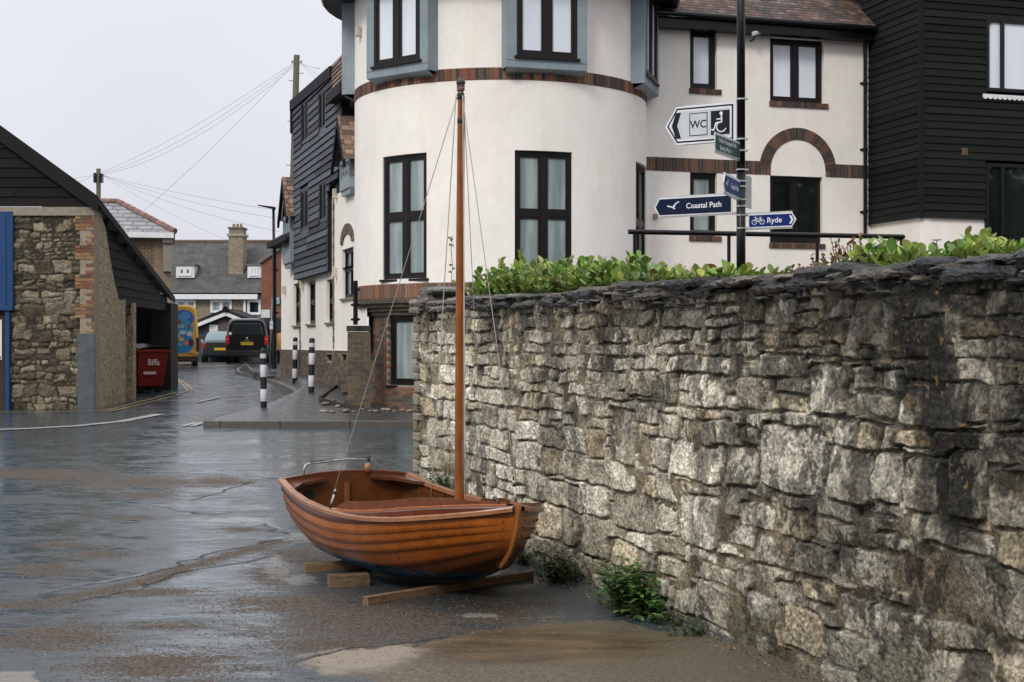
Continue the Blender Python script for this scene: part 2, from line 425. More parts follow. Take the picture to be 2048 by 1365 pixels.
ZZ = ZZ + (fbm(XX*.7, YY*.7, 2, 3)-.5)*.02*(YY < 60)
conc = poly_sd(XX, YY, gp([(585, 1312), (640, 1300), (700, 1300), (810, 1290), (905, 1278), (990, 1258), (1090, 1247), (1230, 1240), (1330, 1262)]) + [(3, 6.6), (3, 4), (-.9, 4)] + gp([(760, 1361), (640, 1350)]))
conc2 = poly_sd(XX, YY, gp([(-200, 1345), (70, 1343), (75, 1364)]) + [(-3.2, 5), (-4, 5)])
tan = poly_sd(XX, YY, gp([(585, 1312), (700, 1290), (860, 1287), (850, 1310), (760, 1345), (640, 1352)]))
gravel = np.full(XX.shape, -1.0)
def blob(px, py, rx, ry, k=1.0):
    """ellipse traced in the photograph, laid on the ground"""
    c = ground_px(px, py); e1 = ground_px(px+rx, py); e2 = ground_px(px, py-ry); a = e1.x-c.x; b = e2.y-c.y
    return (1-np.hypot((XX-c.x-(YY-c.y)*c.x/c.y)/a, (YY-c.y)/b))*k
for b in [(100, 950, 210, 14), (300, 964, 210, 15), (430, 963, 110, 13), (90, 945, 130, 10), (300, 990, 100, 10), (760, 1240, 330, 60), (540, 1150, 60, 30), (600, 1110, 90, 24), (330, 1185, 200, 10),
          (90, 1140, 90, 18), (200, 1110, 90, 10), (60, 1210, 120, 14), (110, 1275, 200, 34), (330, 1330, 240, 44), (560, 1210, 200, 20), (480, 1060, 60, 8), (270, 1035, 60, 6),
          (980, 1225, 160, 40), (650, 1290, 200, 30), (120, 1090, 70, 7), (330, 1255, 120, 12)]:
    gravel = np.maximum(gravel, blob(*b))
strip = gp([(-60, 1215), (100, 1205), (200, 1185), (300, 1160), (400, 1128), (480, 1105), (560, 1083)])
gravel = np.maximum(gravel, 1-polyline_dist(XX, YY, strip)/.16)
cracks = [gp([(-150, 930), (0, 933), (160, 940), (400, 946), (520, 955), (640, 960), (850, 962)]),
          gp([(-80, 1198), (60, 1190), (250, 1160), (330, 1140), (400, 1115), (470, 1097), (560, 1078), (640, 1070)]),
          gp([(150, 1207), (220, 1190), (310, 1168), (380, 1140), (450, 1130), (540, 1112)]),
          gp([(310, 1010), (360, 1022), (425, 1030), (460, 1022)]), gp([(525, 1048), (550, 1062), (580, 1068)]),
          gp([(380, 1000), (440, 985), (505, 962)]), gp([(50, 1022), (120, 1012), (190, 1002)]), gp([(590, 1320), (700, 1297), (830, 1288), (905, 1278)])]
crk = np.full(XX.shape, 9.0)
for c in cracks: crk = np.minimum(crk, polyline_dist(XX+(vn(XX*5, YY*5, 3)-.5)*.12, YY+(vn(XX*5, YY*5, 4)-.5)*.12, c))
pale = np.maximum.reduce([blob(555, 1140, 40, 22), blob(600, 1160, 50, 12), blob(600, 1075, 60, 10), blob(960, 1232, 50, 6), blob(550, 1120, 25, 12), blob(470, 1040, 90, 8)])
dark = np.maximum.reduce([blob(1000, 1200, 260, 34), blob(860, 1180, 230, 40), blob(70, 1000, 100, 8), blob(30, 1170, 60, 14), blob(60, 1240, 80, 10)])  # ellipses at the dinghy paint the shade under it; others are dark road spots
brown = np.maximum.reduce([blob(1050, 1290, 350, 42), blob(840, 1297, 90, 12)])
far = sm(15, 18, YY)
m1 = np.stack([np.clip(conc*2+.5, 0, 1), np.clip(gravel*.5+.5, 0, 1), np.clip(1-crk/.10, 0, 1), np.clip(conc2*2+.5, 0, 1)], -1).reshape(-1, 4)
m2 = np.stack([np.clip(tan*2.5+.5, 0, 1), np.clip(pale*.5+.5, 0, 1), np.clip(dark*.5+.5, 0, 1), far], -1).reshape(-1, 4)
m3 = np.stack([np.clip(brown*.5+.5, 0, 1)]*4, -1).reshape(-1, 4)
A = np.stack([XX, YY, ZZ], -1).reshape(-1, 3)
# step of old asphalt edge: surface drops a little into cracks and the concrete sits slightly lower
A[:, 2] -= np.clip(1-crk.ravel()/.03, 0, 1)*.006

gm = bpy.data.materials.new('wet_asphalt'); gm.use_nodes = True; nt = gm.node_tree; L = nt.links.new; B = nt.nodes['Principled BSDF']
geo = N(nt, 'ShaderNodeNewGeometry')
def noise(scale, det=5, rough=.6, stretch=None):
    n = N(nt, 'ShaderNodeTexNoise'); n.inputs['Scale'].default_value = scale; n.inputs['Detail'].default_value = det; n.inputs['Roughness'].default_value = rough
    if stretch:
        mp = N(nt, 'ShaderNodeMapping'); mp.inputs['Scale'].default_value = stretch; L(geo.outputs['Position'], mp.inputs[0]); L(mp.outputs[0], n.inputs['Vector'])
    else: L(geo.outputs['Position'], n.inputs['Vector'])
    return n.outputs['Fac']
def math_(op, a, b=None, c=None):
    n = N(nt, 'ShaderNodeMath', operation=op)
    for i, q in enumerate((a, b, c)):
        if q is None: continue
        if isinstance(q, (int, float)): n.inputs[i].default_value = q
        else: L(q, n.inputs[i])
    return n.outputs[0]
def rng(x, a, b, c=0., d=1.):
    n = N(nt, 'ShaderNodeMapRange'); L(x, n.inputs[0])
    for i, q in enumerate((a, b, c, d)): n.inputs[i+1].default_value = q
    return n.outputs[0]
def mixc(f, a, b):
    n = N(nt, 'ShaderNodeMix', data_type='RGBA')
    if isinstance(f, (int, float)): n.inputs[0].default_value = f
    else: L(f, n.inputs[0])
    for i, q in ((6, a), (7, b)):
        if isinstance(q, tuple): n.inputs[i].default_value = (*q, 1)
        else: L(q, n.inputs[i])
    return n.outputs[2]
def mixf(f, a, b):
    n = N(nt, 'ShaderNodeMix', data_type='FLOAT'); L(f, n.inputs[0])
    for i, q in ((2, a), (3, b)):
        if isinstance(q, (int, float)): n.inputs[i].default_value = q
        else: L(q, n.inputs[i])
    return n.outputs[0]
at1 = N(nt, 'ShaderNodeAttribute', attribute_name='m1'); s1 = N(nt, 'ShaderNodeSeparateColor'); L(at1.outputs['Color'], s1.inputs[0])
at2 = N(nt, 'ShaderNodeAttribute', attribute_name='m2'); s2 = N(nt, 'ShaderNodeSeparateColor'); L(at2.outputs['Color'], s2.inputs[0])
at3 = N(nt, 'ShaderNodeAttribute', attribute_name='m3'); s3 = N(nt, 'ShaderNodeSeparateColor'); L(at3.outputs['Color'], s3.inputs[0])
nb = noise(1.6, 6, .65); nm = noise(7, 7, .7); nf = noise(34, 5, .75); ng = noise(75, 3, .7); n20 = noise(40, 5, .85); nst = noise(3.2, 6, .7, (.55, 1.8, 1))
def thr(x, n, lo, hi, amt):  # perturb soft mask by noise then threshold
    return rng(math_('ADD', x, math_('MULTIPLY', math_('SUBTRACT', n, .5), amt)), lo, hi)
m_conc = thr(math_('ADD', s1.outputs[0], math_('MULTIPLY', math_('SUBTRACT', n20, .5), .35)), nm, .46, .56, 1.0); m_conc2 = thr(at1.outputs['Alpha'], nm, .49, .53, .3)
m_grav = rng(math_('ADD', math_('ADD', s1.outputs[1], math_('MULTIPLY', math_('SUBTRACT', math_('ADD', math_('MULTIPLY', nst, .55), math_('MULTIPLY', nm, .45)), .5), 1.9)), math_('MULTIPLY', math_('SUBTRACT', n20, .5), 2.6)), .60, .74)
m_crk = rng(math_('ADD', s1.outputs[2], math_('MULTIPLY', math_('SUBTRACT', nf, .5), .5)), .72, .95)
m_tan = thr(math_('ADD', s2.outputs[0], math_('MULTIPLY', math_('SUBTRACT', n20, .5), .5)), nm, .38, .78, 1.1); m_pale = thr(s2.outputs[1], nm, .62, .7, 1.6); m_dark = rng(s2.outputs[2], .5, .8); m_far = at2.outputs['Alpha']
m_brown = rng(s3.outputs[0], .48, .72)
asph = mixc(rng(nf, .3, .7), (.015, .027, .034), (.064, .095, .108)); asph = mixc(rng(nb, .35, .65), asph, (.042, .052, .056))
speck = rng(ng, .58, .64)
asph = mixc(math_('MULTIPLY', speck, .45), asph, (.10, .095, .085))
grav = mixc(rng(nf, .38, .62), (.010, .008, .006), (.125, .088, .058)); grav = mixc(math_('MULTIPLY', rng(ng, .57, .62), .8), grav, (.26, .20, .15)); grav = mixc(math_('MULTIPLY', rng(n20, .52, .60), .45), grav, (.02, .02, .022))
col = mixc(m_grav, asph, grav)
col = mixc(math_('MULTIPLY', m_pale, .6), col, (.26, .26, .25))
cc_ = mixc(rng(nf, .3, .7), (.045, .037, .024), (.23, .185, .125)); cc_ = mixc(math_('MULTIPLY', rng(nb, .4, .6), .5), cc_, (.10, .088, .064)); cc_ = mixc(math_('MULTIPLY', speck, .6), cc_, (.22, .20, .16))
cc_ = mixc(math_('MULTIPLY', rng(n20, .5, .58), .5), cc_, (.025, .02, .014)); cc_ = mixc(m_brown, cc_, mixc(rng(nst, .35, .65), (.035, .024, .012), (.15, .10, .050)))
cc_ = mixc(m_tan, cc_, mixc(rng(nf, .3, .7), (.20, .165, .12), (.31, .26, .20)))
col = mixc(m_conc, col, cc_); col = mixc(m_conc2, col, (.20, .17, .14))
col = mixc(m_crk, col, (.007, .006, .006))
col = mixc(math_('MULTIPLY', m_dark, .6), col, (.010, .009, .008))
L(col, B.inputs['Base Color'])
wet = rng(math_('ADD', math_('MULTIPLY', nst, .5), math_('MULTIPLY', nb, .5)), .44, .58)
r_as = mixf(wet, .11, .34); r_as = mixf(m_far, r_as, mixf(wet, .10, .30)); r_as = math_('ADD', r_as, rng(noise(9, 6, .75, (.6, 1.6, 1)), .45, .62, -.02, .20))
r = mixf(m_grav, r_as, .62); r = mixf(m_conc, r, mixf(m_tan, .38, .55)); r = mixf(m_crk, r, .8); r = mixf(m_dark, r, .55)
L(r, B.inputs['Roughness']); L(mixf(m_grav, mixf(m_conc, .8, .35), .25), B.inputs['Specular IOR Level']); B.inputs['IOR'].default_value = 1.45
hb = math_('ADD', math_('MULTIPLY', nf, .5), math_('ADD', math_('MULTIPLY', ng, .35), math_('MULTIPLY', nm, .6)))
bs = mixf(m_grav, mixf(wet, .0003, .0022), .014); bs = mixf(m_conc, bs, .008); bs = mixf(m_far, bs, .0005)
bp = N(nt, 'ShaderNodeBump'); bp.inputs['Strength'].default_value = 1; L(bs, bp.inputs['Distance']); L(hb, bp.inputs['Height']); L(bp.outputs[0], B.inputs['Normal'])
g = npmesh('ground', A, gridquads(len(gy), len(gx)), gm, {'m1': m1, 'm2': m2, 'm3': m3}); tag(g, kind='structure')

# pavement with kerb (real 0.11 m step)
WL = Pl((-3.324, 30.0), (-.32, 1.0)); WL.p0 = Vector(((-.1104)*30, 30.0))           # street wall of the boarded house
Tc = Vector((-.24, 30.0)); R0 = 3.06
kerb_px = [(840, 843), (700, 843), (560, 843), (440, 843), (408, 842.5), (409, 840), (418, 835), (476, 820), (522, 811), (564, 799), (586, 790), (590, 787), (586, 781), (557, 766), (513, 750), (476.5, 742.6), (473, 737)]
left = [ground_px(x, y, .11) for x, y in kerb_px]
left[0] = Vector((.6, left[0].y, left[0].z))
# far continuation of the kerb up the street, then the building side
right_px = []
rb = [(1.0, 24.9), (-.2, 25.2), (-.9, 25.6), (-1.6, 26.0), (-1.9, 26.4), (-2.0, 26.9), (-2.2, 27.6), (-2.6, 28.4), (-3.0, 29.2), (-3.2, 29.8)]
for k in range(7): q = WL.w(.5+k*1.75, 0); rb.append((q.x+.05, q.y))
right = [Vector((x, y, 0)) for x, y in rb[:len(left)]]
def PV(X, Y):
    d = (Vector((X, Y))-WL.p0); dist = d.dot(WL.n); along = d.dot(WL.d)
    up = np.interp(along, [-2, 0, 9.5, 12], [.0, .20, .42, .42]) if along > -2 else 0
    kd = float(polyline_dist(np.array(X), np.array(Y), [(q.x, q.y) for q in left[1:]]))
    return G(X, Y)+.11+up*float(sm(3.2, 0.1, abs(dist)))*float(sm(.0, .35, kd))
mb = MB(); rows = []
for a, b in zip(left, right):
    rows.append([Vector((lerp(a.x, b.x, t/14), lerp(a.y, b.y, t/14), PV(lerp(a.x, b.x, t/14), lerp(a.y, b.y, t/14)))) for t in range(15)])
mb.grid(rows)
M['pave'] = mat('wet_pavement', (.045, .05, .052), .30, nscale=5, namt=.35, bump=.0012, bscale=60, nscale2=40, namt2=.35, rvar=.15)
o = mb.build('pavement', M['pave'], smooth=True); tag(o, kind='structure')
M['kerb'] = mat('kerb_stone', (.085, .078, .068), .5, attr=True, nscale=14, namt=.35, bump=.003, bscale=60)
mb = MB(); L_ = left
for k in range(len(L_)-1):
    a, b = L_[k], L_[k+1]; n = max(1, int((b-a).length/.9))
    for j in range(n):
        p, q = a.lerp(b, j/n), a.lerp(b, (j+1)/n)
        ra, rb_ = rows[k][1]-rows[k][0], rows[k+1][1]-rows[k+1][0]
        t = (q-p).normalized(); q2 = q - t*.008
        nr = Vector((t.y, -t.x, 0)); 
        if nr.dot(rows[k][3]-a) > 0: nr = -nr
        c = jit((1, 1, 1), .12)
        o0, o1 = nr*.012, -nr*.12
        zt = .006
        mb.hexa([Vector((v.x, v.y, G(0, v.y)-.05)) for v in (p+o0, q2+o0, q2+o1, p+o1)] + [Vector((v.x, v.y, v2.z+zt)) for v, v2 in ((p+o0, p), (q2+o0, q2), (q2+o1, q2), (p+o1, p))], c)
o = mb.build('kerb', M['kerb'], bevel=.01); tag(o, kind='structure')
# gravelly silt in the gutter bay
# road markings
M['paintline'] = mat('worn_road_paint', (.34, .34, .32), .4, nscale=9, namt=.5)
M['yellowline'] = mat('worn_yellow_paint', (.24, .19, .09), .45, nscale=12, namt=.35)
def line(px, wdt, m, name='road_marking', h=.006):
    pts = [ground_px(x, y, h) for x, y in px]; mb = MB(); dn = []
    for a, b in zip(pts, pts[1:]):
        n = max(1, int((b-a).length/.5))
        dn += [a.lerp(b, k/n) for k in range(n)]
    dn.append(pts[-1]); rows = []
    for k, p in enumerate(dn):
        t = (dn[min(k+1, len(dn)-1)]-dn[max(0, k-1)]).normalized(); nn = Vector((-t.y, t.x, 0))*wdt/2
        rows.append([Vector((q.x, q.y, G(0, q.y)+h+.008)) for q in (p-nn, p+nn)])
    mb.grid(rows); o = mb.build(name, m); tag(o, kind='structure')
line([(-60, 862), (60, 858), (150, 853), (240, 844), (320, 829)], .22, M['paintline'])
line([(-40, 826), (100, 825), (195, 823), (220, 820), (352, 786)], .10, M['yellowline'])
line([(215, 824), (232, 821), (300, 805), (345, 794)], .10, M['yellowline'])
line([(352, 762), (366, 770), (376, 782), (352, 792)], .09, M['yellowline'])
line([(350, 757), (372, 768), (385, 782)], .09, M['yellowline'])
line([(395, 805), (440, 795)], .12, M['paintline'])
line([(366, 853), (392, 846)], .10, M['paintline']); line([(384, 853), (405, 846)], .10, M['paintline'])
line([(352, 735.5), (470, 731.5)], .35, M['paintline'])
# ---------------------------------------------------------------- rubble masonry as real relief
def rubble(name, pl, S, Z0, Z1, res, rows, traced, seed, parent, material, col_fn, relief=.05, joint=.012, warp=.03, wf=3.5, edge=.035, rough=.012, top=None, lay=1.0, off=0.0):
    s = np.arange(S[0], S[1]+res, res); z = np.arange(Z0, Z1+res/2, res); SS, Zm = np.meshgrid(s, z)
    R = random.Random(seed); st = []
    zz = Z0-.05
    while zz < Z1+.1:
        h = rows(zz, R); x = S[0]-R.uniform(0, .3)
        while x < S[1]+.1:
            wd = h*R.uniform(.7, 2.1)+.02; wd = min(wd, .42)
            if h > .15 and R.random() < .45:
                f = R.uniform(.35, .65); st += [(x, zz, x+wd, zz+h*f), (x, zz+h*f, x+wd*R.uniform(.8, 1.0), zz+h)]
            elif h < .12 and R.random() < .2: st.append((x, zz-R.uniform(0, .03), x+wd, zz+h*1.25))
            else: st.append((x, zz, x+wd, zz+h+R.uniform(-.012, .012)))
            x += wd
        zz += h
    sw = SS + (fbm(SS*wf, Zm*wf*1.3, seed, 3)-.5)*warp*2 + (fbm(SS*26, Zm*26, seed+3, 2)-.5)*.013
    zw = Zm + (fbm(SS*wf*.7+9, Zm*wf*1.3, seed+1, 3)-.5)*warp*2 + (fbm(SS*26+5, Zm*26, seed+4, 2)-.5)*.013
    D = np.full(SS.shape, -.05); ID = np.full(SS.shape, -1)
    def ins(q, rot=0.0):
        x0, z0, x1, z1 = q; m = .06
        i0, i1 = np.searchsorted(s, [x0-m, x1+m]); j0, j1 = np.searchsorted(z, [z0-m, z1+m])
        if i0 >= i1 or j0 >= j1: return None
        a = sw[j0:j1, i0:i1]-(x0+x1)/2; b = zw[j0:j1, i0:i1]-(z0+z1)/2
        ca, sa = math.cos(rot), math.sin(rot); a, b = a*ca+b*sa, -a*sa+b*ca
        hw, hh = (x1-x0)/2-joint/2, (z1-z0)/2-joint/2; r = min(hw, hh)*.30
        qx, qy = np.abs(a)-hw+r, np.abs(b)-hh+r
        sd_ = np.hypot(np.maximum(qx, 0), np.maximum(qy, 0))+np.minimum(np.maximum(qx, qy), 0)-r
        return (slice(j0, j1), slice(i0, i1)), -sd_
    DB = np.full(SS.shape, -.05)
    for k, q in enumerate(traced):
        g_ = ins(q, R.uniform(-.05, .05))
        if g_ is None: continue
        sl, d = g_; b = d > D[sl]; D[sl][b] = d[b]; ID[sl][b] = k
        DB[sl] = np.maximum(DB[sl], d)
    nt_ = len(traced)
    for k, q in enumerate(st):
        g_ = ins(q, R.uniform(-.07, .07))
        if g_ is None: continue
        sl, d = g_; d = np.minimum(d, -DB[sl]-joint*.9); b = d > D[sl]; D[sl][b] = d[b]; ID[sl][b] = k+nt_
    n = nt_+len(st); rr = np.random.RandomState(seed); H = rr.uniform(.55, 1.1, n+1); T = rr.rand(n+1, 4); T[0, 0] = 1.0 if nt_ else T[0, 0]; T[5:7, 0] = .8; tx = rr.uniform(-.25, .25, n+1); tz = rr.uniform(-.3, .3, n+1)
    cen = np.array([((q[0]+q[2])/2, (q[1]+q[3])/2) for q in traced+st]+[(0, 0)])
    t = np.clip(D/edge, 0, 1); prof = 1-(1-t)**2.6
    crag = (fbm(SS*9, Zm*9*lay, seed+5, 4, .6)-.5)*rough*2.6 + (np.abs(fbm(SS*6, Zm*12*lay, seed+6, 4, .65)-.5)*-2+.5)*rough*1.3 + (fbm(SS*34, Zm*40*lay, seed+7, 3, .7)-.5)*rough*2.0
    pit = -sm(.70, .80, fbm(SS*30, Zm*34, seed+8, 3))*rough*.8
    mort = relief*(-.15+.8*sm(.44, .64, fbm(SS*2.2, Zm*2.2, seed+9, 3))) + (fbm(SS*30, Zm*30, seed+2, 3)-.5)*.012
    tilt = (SS-cen[ID, 0])*tx[ID]+(Zm-cen[ID, 1])*tz[ID]
    hst = relief*(H[ID]*prof) + (crag+pit+np.clip(tilt, -.02, .02))*np.clip(t*1.6, 0, 1)
    isst = (D > 0) & (hst > mort); hgt = np.where(isst, hst, mort)
    c = col_fn(SS, Zm, ID, T, isst, crag/rough, D)
    if top is not None:
        tp = top(SS); keep = Zm <= tp; Zm = np.minimum(Zm, tp)
    W0 = pl.p0; X = W0.x+pl.d.x*SS+pl.n.x*(hgt+off); Y = W0.y+pl.d.y*SS+pl.n.y*(hgt+off)
    A = np.stack([X, Y, Zm], -1).reshape(-1, 3); C = np.concatenate([c, np.ones(c.shape[:2]+(1,))], -1).reshape(-1, 4)
    return npmesh(name, A, gridquads(len(z), len(s)), material, {'Col': C}, parent)
def palette_mix(t, cols):
    cols = np.array(cols); x = t*(len(cols)-1); i = np.clip(x.astype(int), 0, len(cols)-2); f = (x-i)[..., None]; return cols[i]*(1-f)+cols[i+1]*f

M['stone'] = mat('limestone_rubble', (1, 1, 1), .75, attr=True, nscale=44, namt=.62, bump=.010, bscale=55, nscale2=11, namt2=.28, spec=.18)
M['slate'] = mat('wet_coping_stone', (1, 1, 1), .5, attr=True, nscale=30, namt=.75, bump=.022, bscale=26, stretch=(1, 1, 3), rvar=.2)

# front face: from the far corner towards the camera
P_c = Vector((-.913, 14.1)); dW = Vector((.344, -.939))
WP = Pl(P_c, dW)
TOP = EYE+.43
def wall_top(s): return EYE+.335-.0065*s
stone_wall = thing('stone_wall', 'tall weathered grey limestone rubble wall beside the dinghy, black damp streaks and a rough dark coping', 'wall', (P_c.x, P_c.y, 0))
tr = [(775, 560, 970, 770), (290, 500, 380, 675), (350, 380, 455, 470), (920, 365, 1040, 525), (515, 535, 690, 615), (655, 620, 765, 745), (390, 590, 480, 690), (485, 610, 645, 725), (985, 620, 1130, 800), (1135, 640, 1220, 800), (510, 770, 640, 940),
      (305, 770, 435, 890), (95, 735, 200, 820), (210, 745, 290, 840), (440, 800, 500, 900), (1180, 560, 1320, 630), (1065, 450, 1195, 525), (1360, 640, 1490, 850), (1500, 710, 1650, 880), (1290, 965, 1620, 1180), (1125, 1130, 1360, 1400),
      (575, 1060, 730, 1195), (495, 1045, 570, 1145), (735, 1090, 830, 1220), (845, 1135, 980, 1280), (1365, 1270, 1510, 1420), (765, 905, 870, 1000), (890, 925, 1005, 1035), (1010, 940, 1190, 1060), (825, 1050, 905, 1130), (985, 1205, 1120, 1330),
      (710, 800, 815, 885), (830, 815, 925, 910), (440, 515, 510, 600), (775, 335, 905, 410), (1060, 365, 1130, 440), (1135, 380, 1230, 450), (1400, 880, 1520, 965), (1230, 660, 1350, 830), (700, 555, 770, 615), (640, 840, 760, 930), (935, 850, 1075, 925),
      (450, 975, 545, 1035), (290, 925, 385, 1005), (620, 1000, 700, 1060), (545, 980, 615, 1040), (1140, 900, 1270, 950), (0, 540, 65, 600), (70, 560, 140, 625), (150, 560, 215, 640), (220, 565, 280, 655), (20, 700, 95, 790), (1420, 430, 1480, 545), (1485, 440, 1591, 545), (600, 215, 700, 250), (455, 190, 595, 250), (770, 265, 965, 315), (880, 195, 955, 255)]
traced = []
for x0, y0, x1, y1 in tr:
    a = 1040+x0*.6336; b = 1040+x1*.6336; c = 500+y0*.6336; d = 500+y1*.6336
    sa, _ = WP.sz(a, 0); sb, _ = WP.sz(b, 0); xm = (a+b)/2; _, zt = WP.sz(xm, c); _, zb = WP.sz(xm, d)
    if zt < wall_top(sa)-.0: traced.append((sa, zb, sb, zt))
streak = [WP.sz(x, y) for x, y in [(1815, 560), (1845, 640), (1870, 720), (1882, 800), (1895, 880), (1905, 1000)]]
streak2 = [WP.sz(x, y) for x, y in [(1720, 560), (1730, 640), (1760, 720)]]
def wcol(SS, Zm, ID, T, isst, crag, D):
    base = palette_mix(np.clip(T[ID, 0]*.75+.25*fbm(SS*3, Zm*3, 1, 3), 0, 1), [(.23, .205, .15), (.37, .335, .255), (.51, .468, .37), (.66, .615, .51)])
    warm = T[ID, 1][..., None]; base = base*(1-.0*warm)+0; base = base*np.where(warm > .86, [1.08, .98, .84], [1, 1, 1])
    base = base*(1+.42*np.clip(crag, -1.1, 1.2))[..., None]
    lich = (sm(.52, .60, fbm(SS*9, Zm*9, 4, 5, .72))*(.35+.65*sm(.45, .6, fbm(SS*2.5, Zm*2.5, 14, 3))))[..., None]; base = base*(1-lich*.5)+np.array([.56, .52, .43])*lich*.5
    pits = sm(.58, .70, fbm(SS*38, Zm*42, 10, 4, .7))[..., None]; base = base*(1-.5*pits); edge_dark = sm(.007, .0, D)[..., None]*.6; base = base*(1-edge_dark)  # stone colour gets darker close to the joints
    base = np.maximum(base, .02)
    mor = np.array([.25, .205, .14])*(.65+.7*fbm(SS*14, Zm*14, 2, 3))[..., None]; c = np.where(isst[..., None], base, mor)
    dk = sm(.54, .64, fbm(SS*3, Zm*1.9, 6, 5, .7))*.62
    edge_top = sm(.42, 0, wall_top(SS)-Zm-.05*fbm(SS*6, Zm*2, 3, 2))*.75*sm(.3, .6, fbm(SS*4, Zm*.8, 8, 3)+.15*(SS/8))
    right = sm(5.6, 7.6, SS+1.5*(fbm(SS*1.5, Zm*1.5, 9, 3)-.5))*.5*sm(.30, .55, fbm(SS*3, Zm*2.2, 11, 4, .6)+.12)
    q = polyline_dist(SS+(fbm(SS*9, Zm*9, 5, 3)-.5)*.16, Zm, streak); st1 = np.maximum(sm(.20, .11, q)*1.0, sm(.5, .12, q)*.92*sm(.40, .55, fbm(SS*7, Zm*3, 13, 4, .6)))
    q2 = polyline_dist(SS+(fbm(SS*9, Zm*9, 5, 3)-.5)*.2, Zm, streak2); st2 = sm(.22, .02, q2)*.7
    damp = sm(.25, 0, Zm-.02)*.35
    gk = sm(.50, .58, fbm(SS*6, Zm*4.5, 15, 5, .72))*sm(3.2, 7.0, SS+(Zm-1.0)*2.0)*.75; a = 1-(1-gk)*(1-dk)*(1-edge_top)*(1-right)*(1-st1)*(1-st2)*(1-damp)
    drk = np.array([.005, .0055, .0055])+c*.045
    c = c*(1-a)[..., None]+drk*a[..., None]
    near = sm(.45, .05, q)*.8+sm(6.4, 7.5, SS)*.15
    ol = (sm(.70, .78, fbm(SS*30, Zm*30, 7, 3))*near)[..., None]*.75; c = c*(1-ol)+np.array([.26, .15, .06])*ol
    gr = (sm(.5, .05, Zm)*sm(.48, .62, fbm(SS*5, Zm*5, 12, 3))*.3)[..., None]; c = c*(1-gr)+np.array([.05, .065, .02])*gr
    return np.clip(c, .004, .8)
def wrows(z, R):
    if z > 1.45: return R.choice([.08, .11, .14, .17, .2])
    if z > .8: return R.choice([.08, .14, .19, .23, .16])
    return R.choice([.12, .17, .22, .28, .09])
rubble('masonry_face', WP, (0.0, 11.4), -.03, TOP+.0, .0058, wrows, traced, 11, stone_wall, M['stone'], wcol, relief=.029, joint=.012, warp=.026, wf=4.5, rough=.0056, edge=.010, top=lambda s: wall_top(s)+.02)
# quoins up the far end and the solid core behind the face
mb = MB(); R = random.Random(4); z = 0
while z < EYE+.32:
    h = R.uniform(.06, .13); l = R.uniform(.10, .20)
    mb.pbox(WP, -.045+R.uniform(-.012, .012), -.045+l, z+.004, z+h-.008, -.40, .052+R.uniform(0, .02), jit(R.choice([(.26, .235, .18), (.19, .175, .14), (.32, .29, .23), (.22, .17, .12)]), .15, R)); z += h
q = mb.build('quoins', M['stone'], stone_wall, bevel=.012)
mb = MB(); mb.pbox(WP, 0.0, 11.4, -.3, EYE+.29, -.42, .0, (.12, .11, .09))
RP = Pl(P_c + Vector((.94, .344))*.02, (-.02, 1.0), (-1, 0)); 
mb.pbox(RP, 0.0, 13.2, -.3, EYE+.22, -.42, 0, (.16, .15, .12)); mb.build('wall_core', M['stone'], stone_wall)
# coping: ragged overlapping slabs of dark laminated stone
def slab(mb, pl, s0, s1, z0, th, ofr, obk, R, col, nx=None, amp=.02):
    nx = nx or max(8, int((s1-s0)/.018)); ny = 5; sd_ = R.uniform(0, 99); rows_t, rows_b = [], []
    ty = R.uniform(-.012, .012)
    A = [[], [], [], [], [], []]
    for i in range(nx+1):
        f = i/nx; s_ = lerp(s0, s1, f); n1 = float(vn(np.array(s_*7+sd_), np.array(sd_*1.3), 1))-.5; n2 = float(fbm(np.array(s_*16+sd_), np.array(3.1), 2, 3))-.5; n3 = float(fbm(np.array(s_*22), np.array(sd_), 3, 3))-.5; n4 = float(fbm(np.array(s_*18), np.array(sd_+4), 5, 3))-.5
        en = min(1, min(f, 1-f)*nx/1.6+.35); of = ofr*(.72+.28*en)+n1*amp*1.6+n2*amp*1.5; zt = z0+th*(.6+.4*en)+ty*(f-.5)+n3*amp*1.1; zb = z0-n4*amp*.9+th*.12*(1-en)
        zm = (zt+zb)/2+n2*.01
        for k, (o_, zz_) in enumerate(((obk, zb), (of-.012+n4*.012, zb), (of+n3*.02, zm), (of-.016+n4*.012, zt), (lerp(of, obk, .4), zt+.006+n4*.014), (obk, zt))):
            A[k].append(pl.w(s_, zz_, o_))
    mb.grid([[A[k][i] for k in range(6)] for i in range(nx+1)], col)
    mb.poly([A[k][0] for k in range(6)], col); mb.poly([A[k][nx] for k in reversed(range(6))], col)
mb = MB(); R = random.Random(21)
for lay_, (zo, th, ov, bk) in enumerate([(.0, .045, .045, -.42), (.035, .04, .030, -.40), (.066, .034, .050, -.36)]):
    s_ = -.10
    while s_ < 11.4:
        l = R.uniform(.16, .62); dark = s_ > 1.2
        base = R.choice([(.022, .023, .025), (.05, .047, .043), (.012, .013, .015), (.085, .075, .058), (.04, .030, .022), (.12, .105, .08)]) if dark else R.choice([(.14, .13, .11), (.09, .085, .07), (.18, .16, .13)])
        if R.random() < .93 or lay_ == 0:
            zb_ = wall_top(s_)+zo-.015+R.uniform(-.012, .012)
            slab(mb, WP, s_, s_+l+.02, zb_, th*R.uniform(.7, 1.5), ov+R.uniform(-.035, .04), bk, R, jit(base, .25, R), amp=.036)
        s_ += l
for k in range(70):   # small loose flakes and thin beds
    s_ = R.uniform(0, 9.7); slab(mb, WP, s_, s_+R.uniform(.08, .22), wall_top(s_)+R.uniform(-.05, .07), R.uniform(.012, .03), R.uniform(.04, .085), -.05, R, jit(R.choice([(.03, .03, .034), (.08, .075, .06), (.12, .10, .075)]), .3, R), amp=.014)
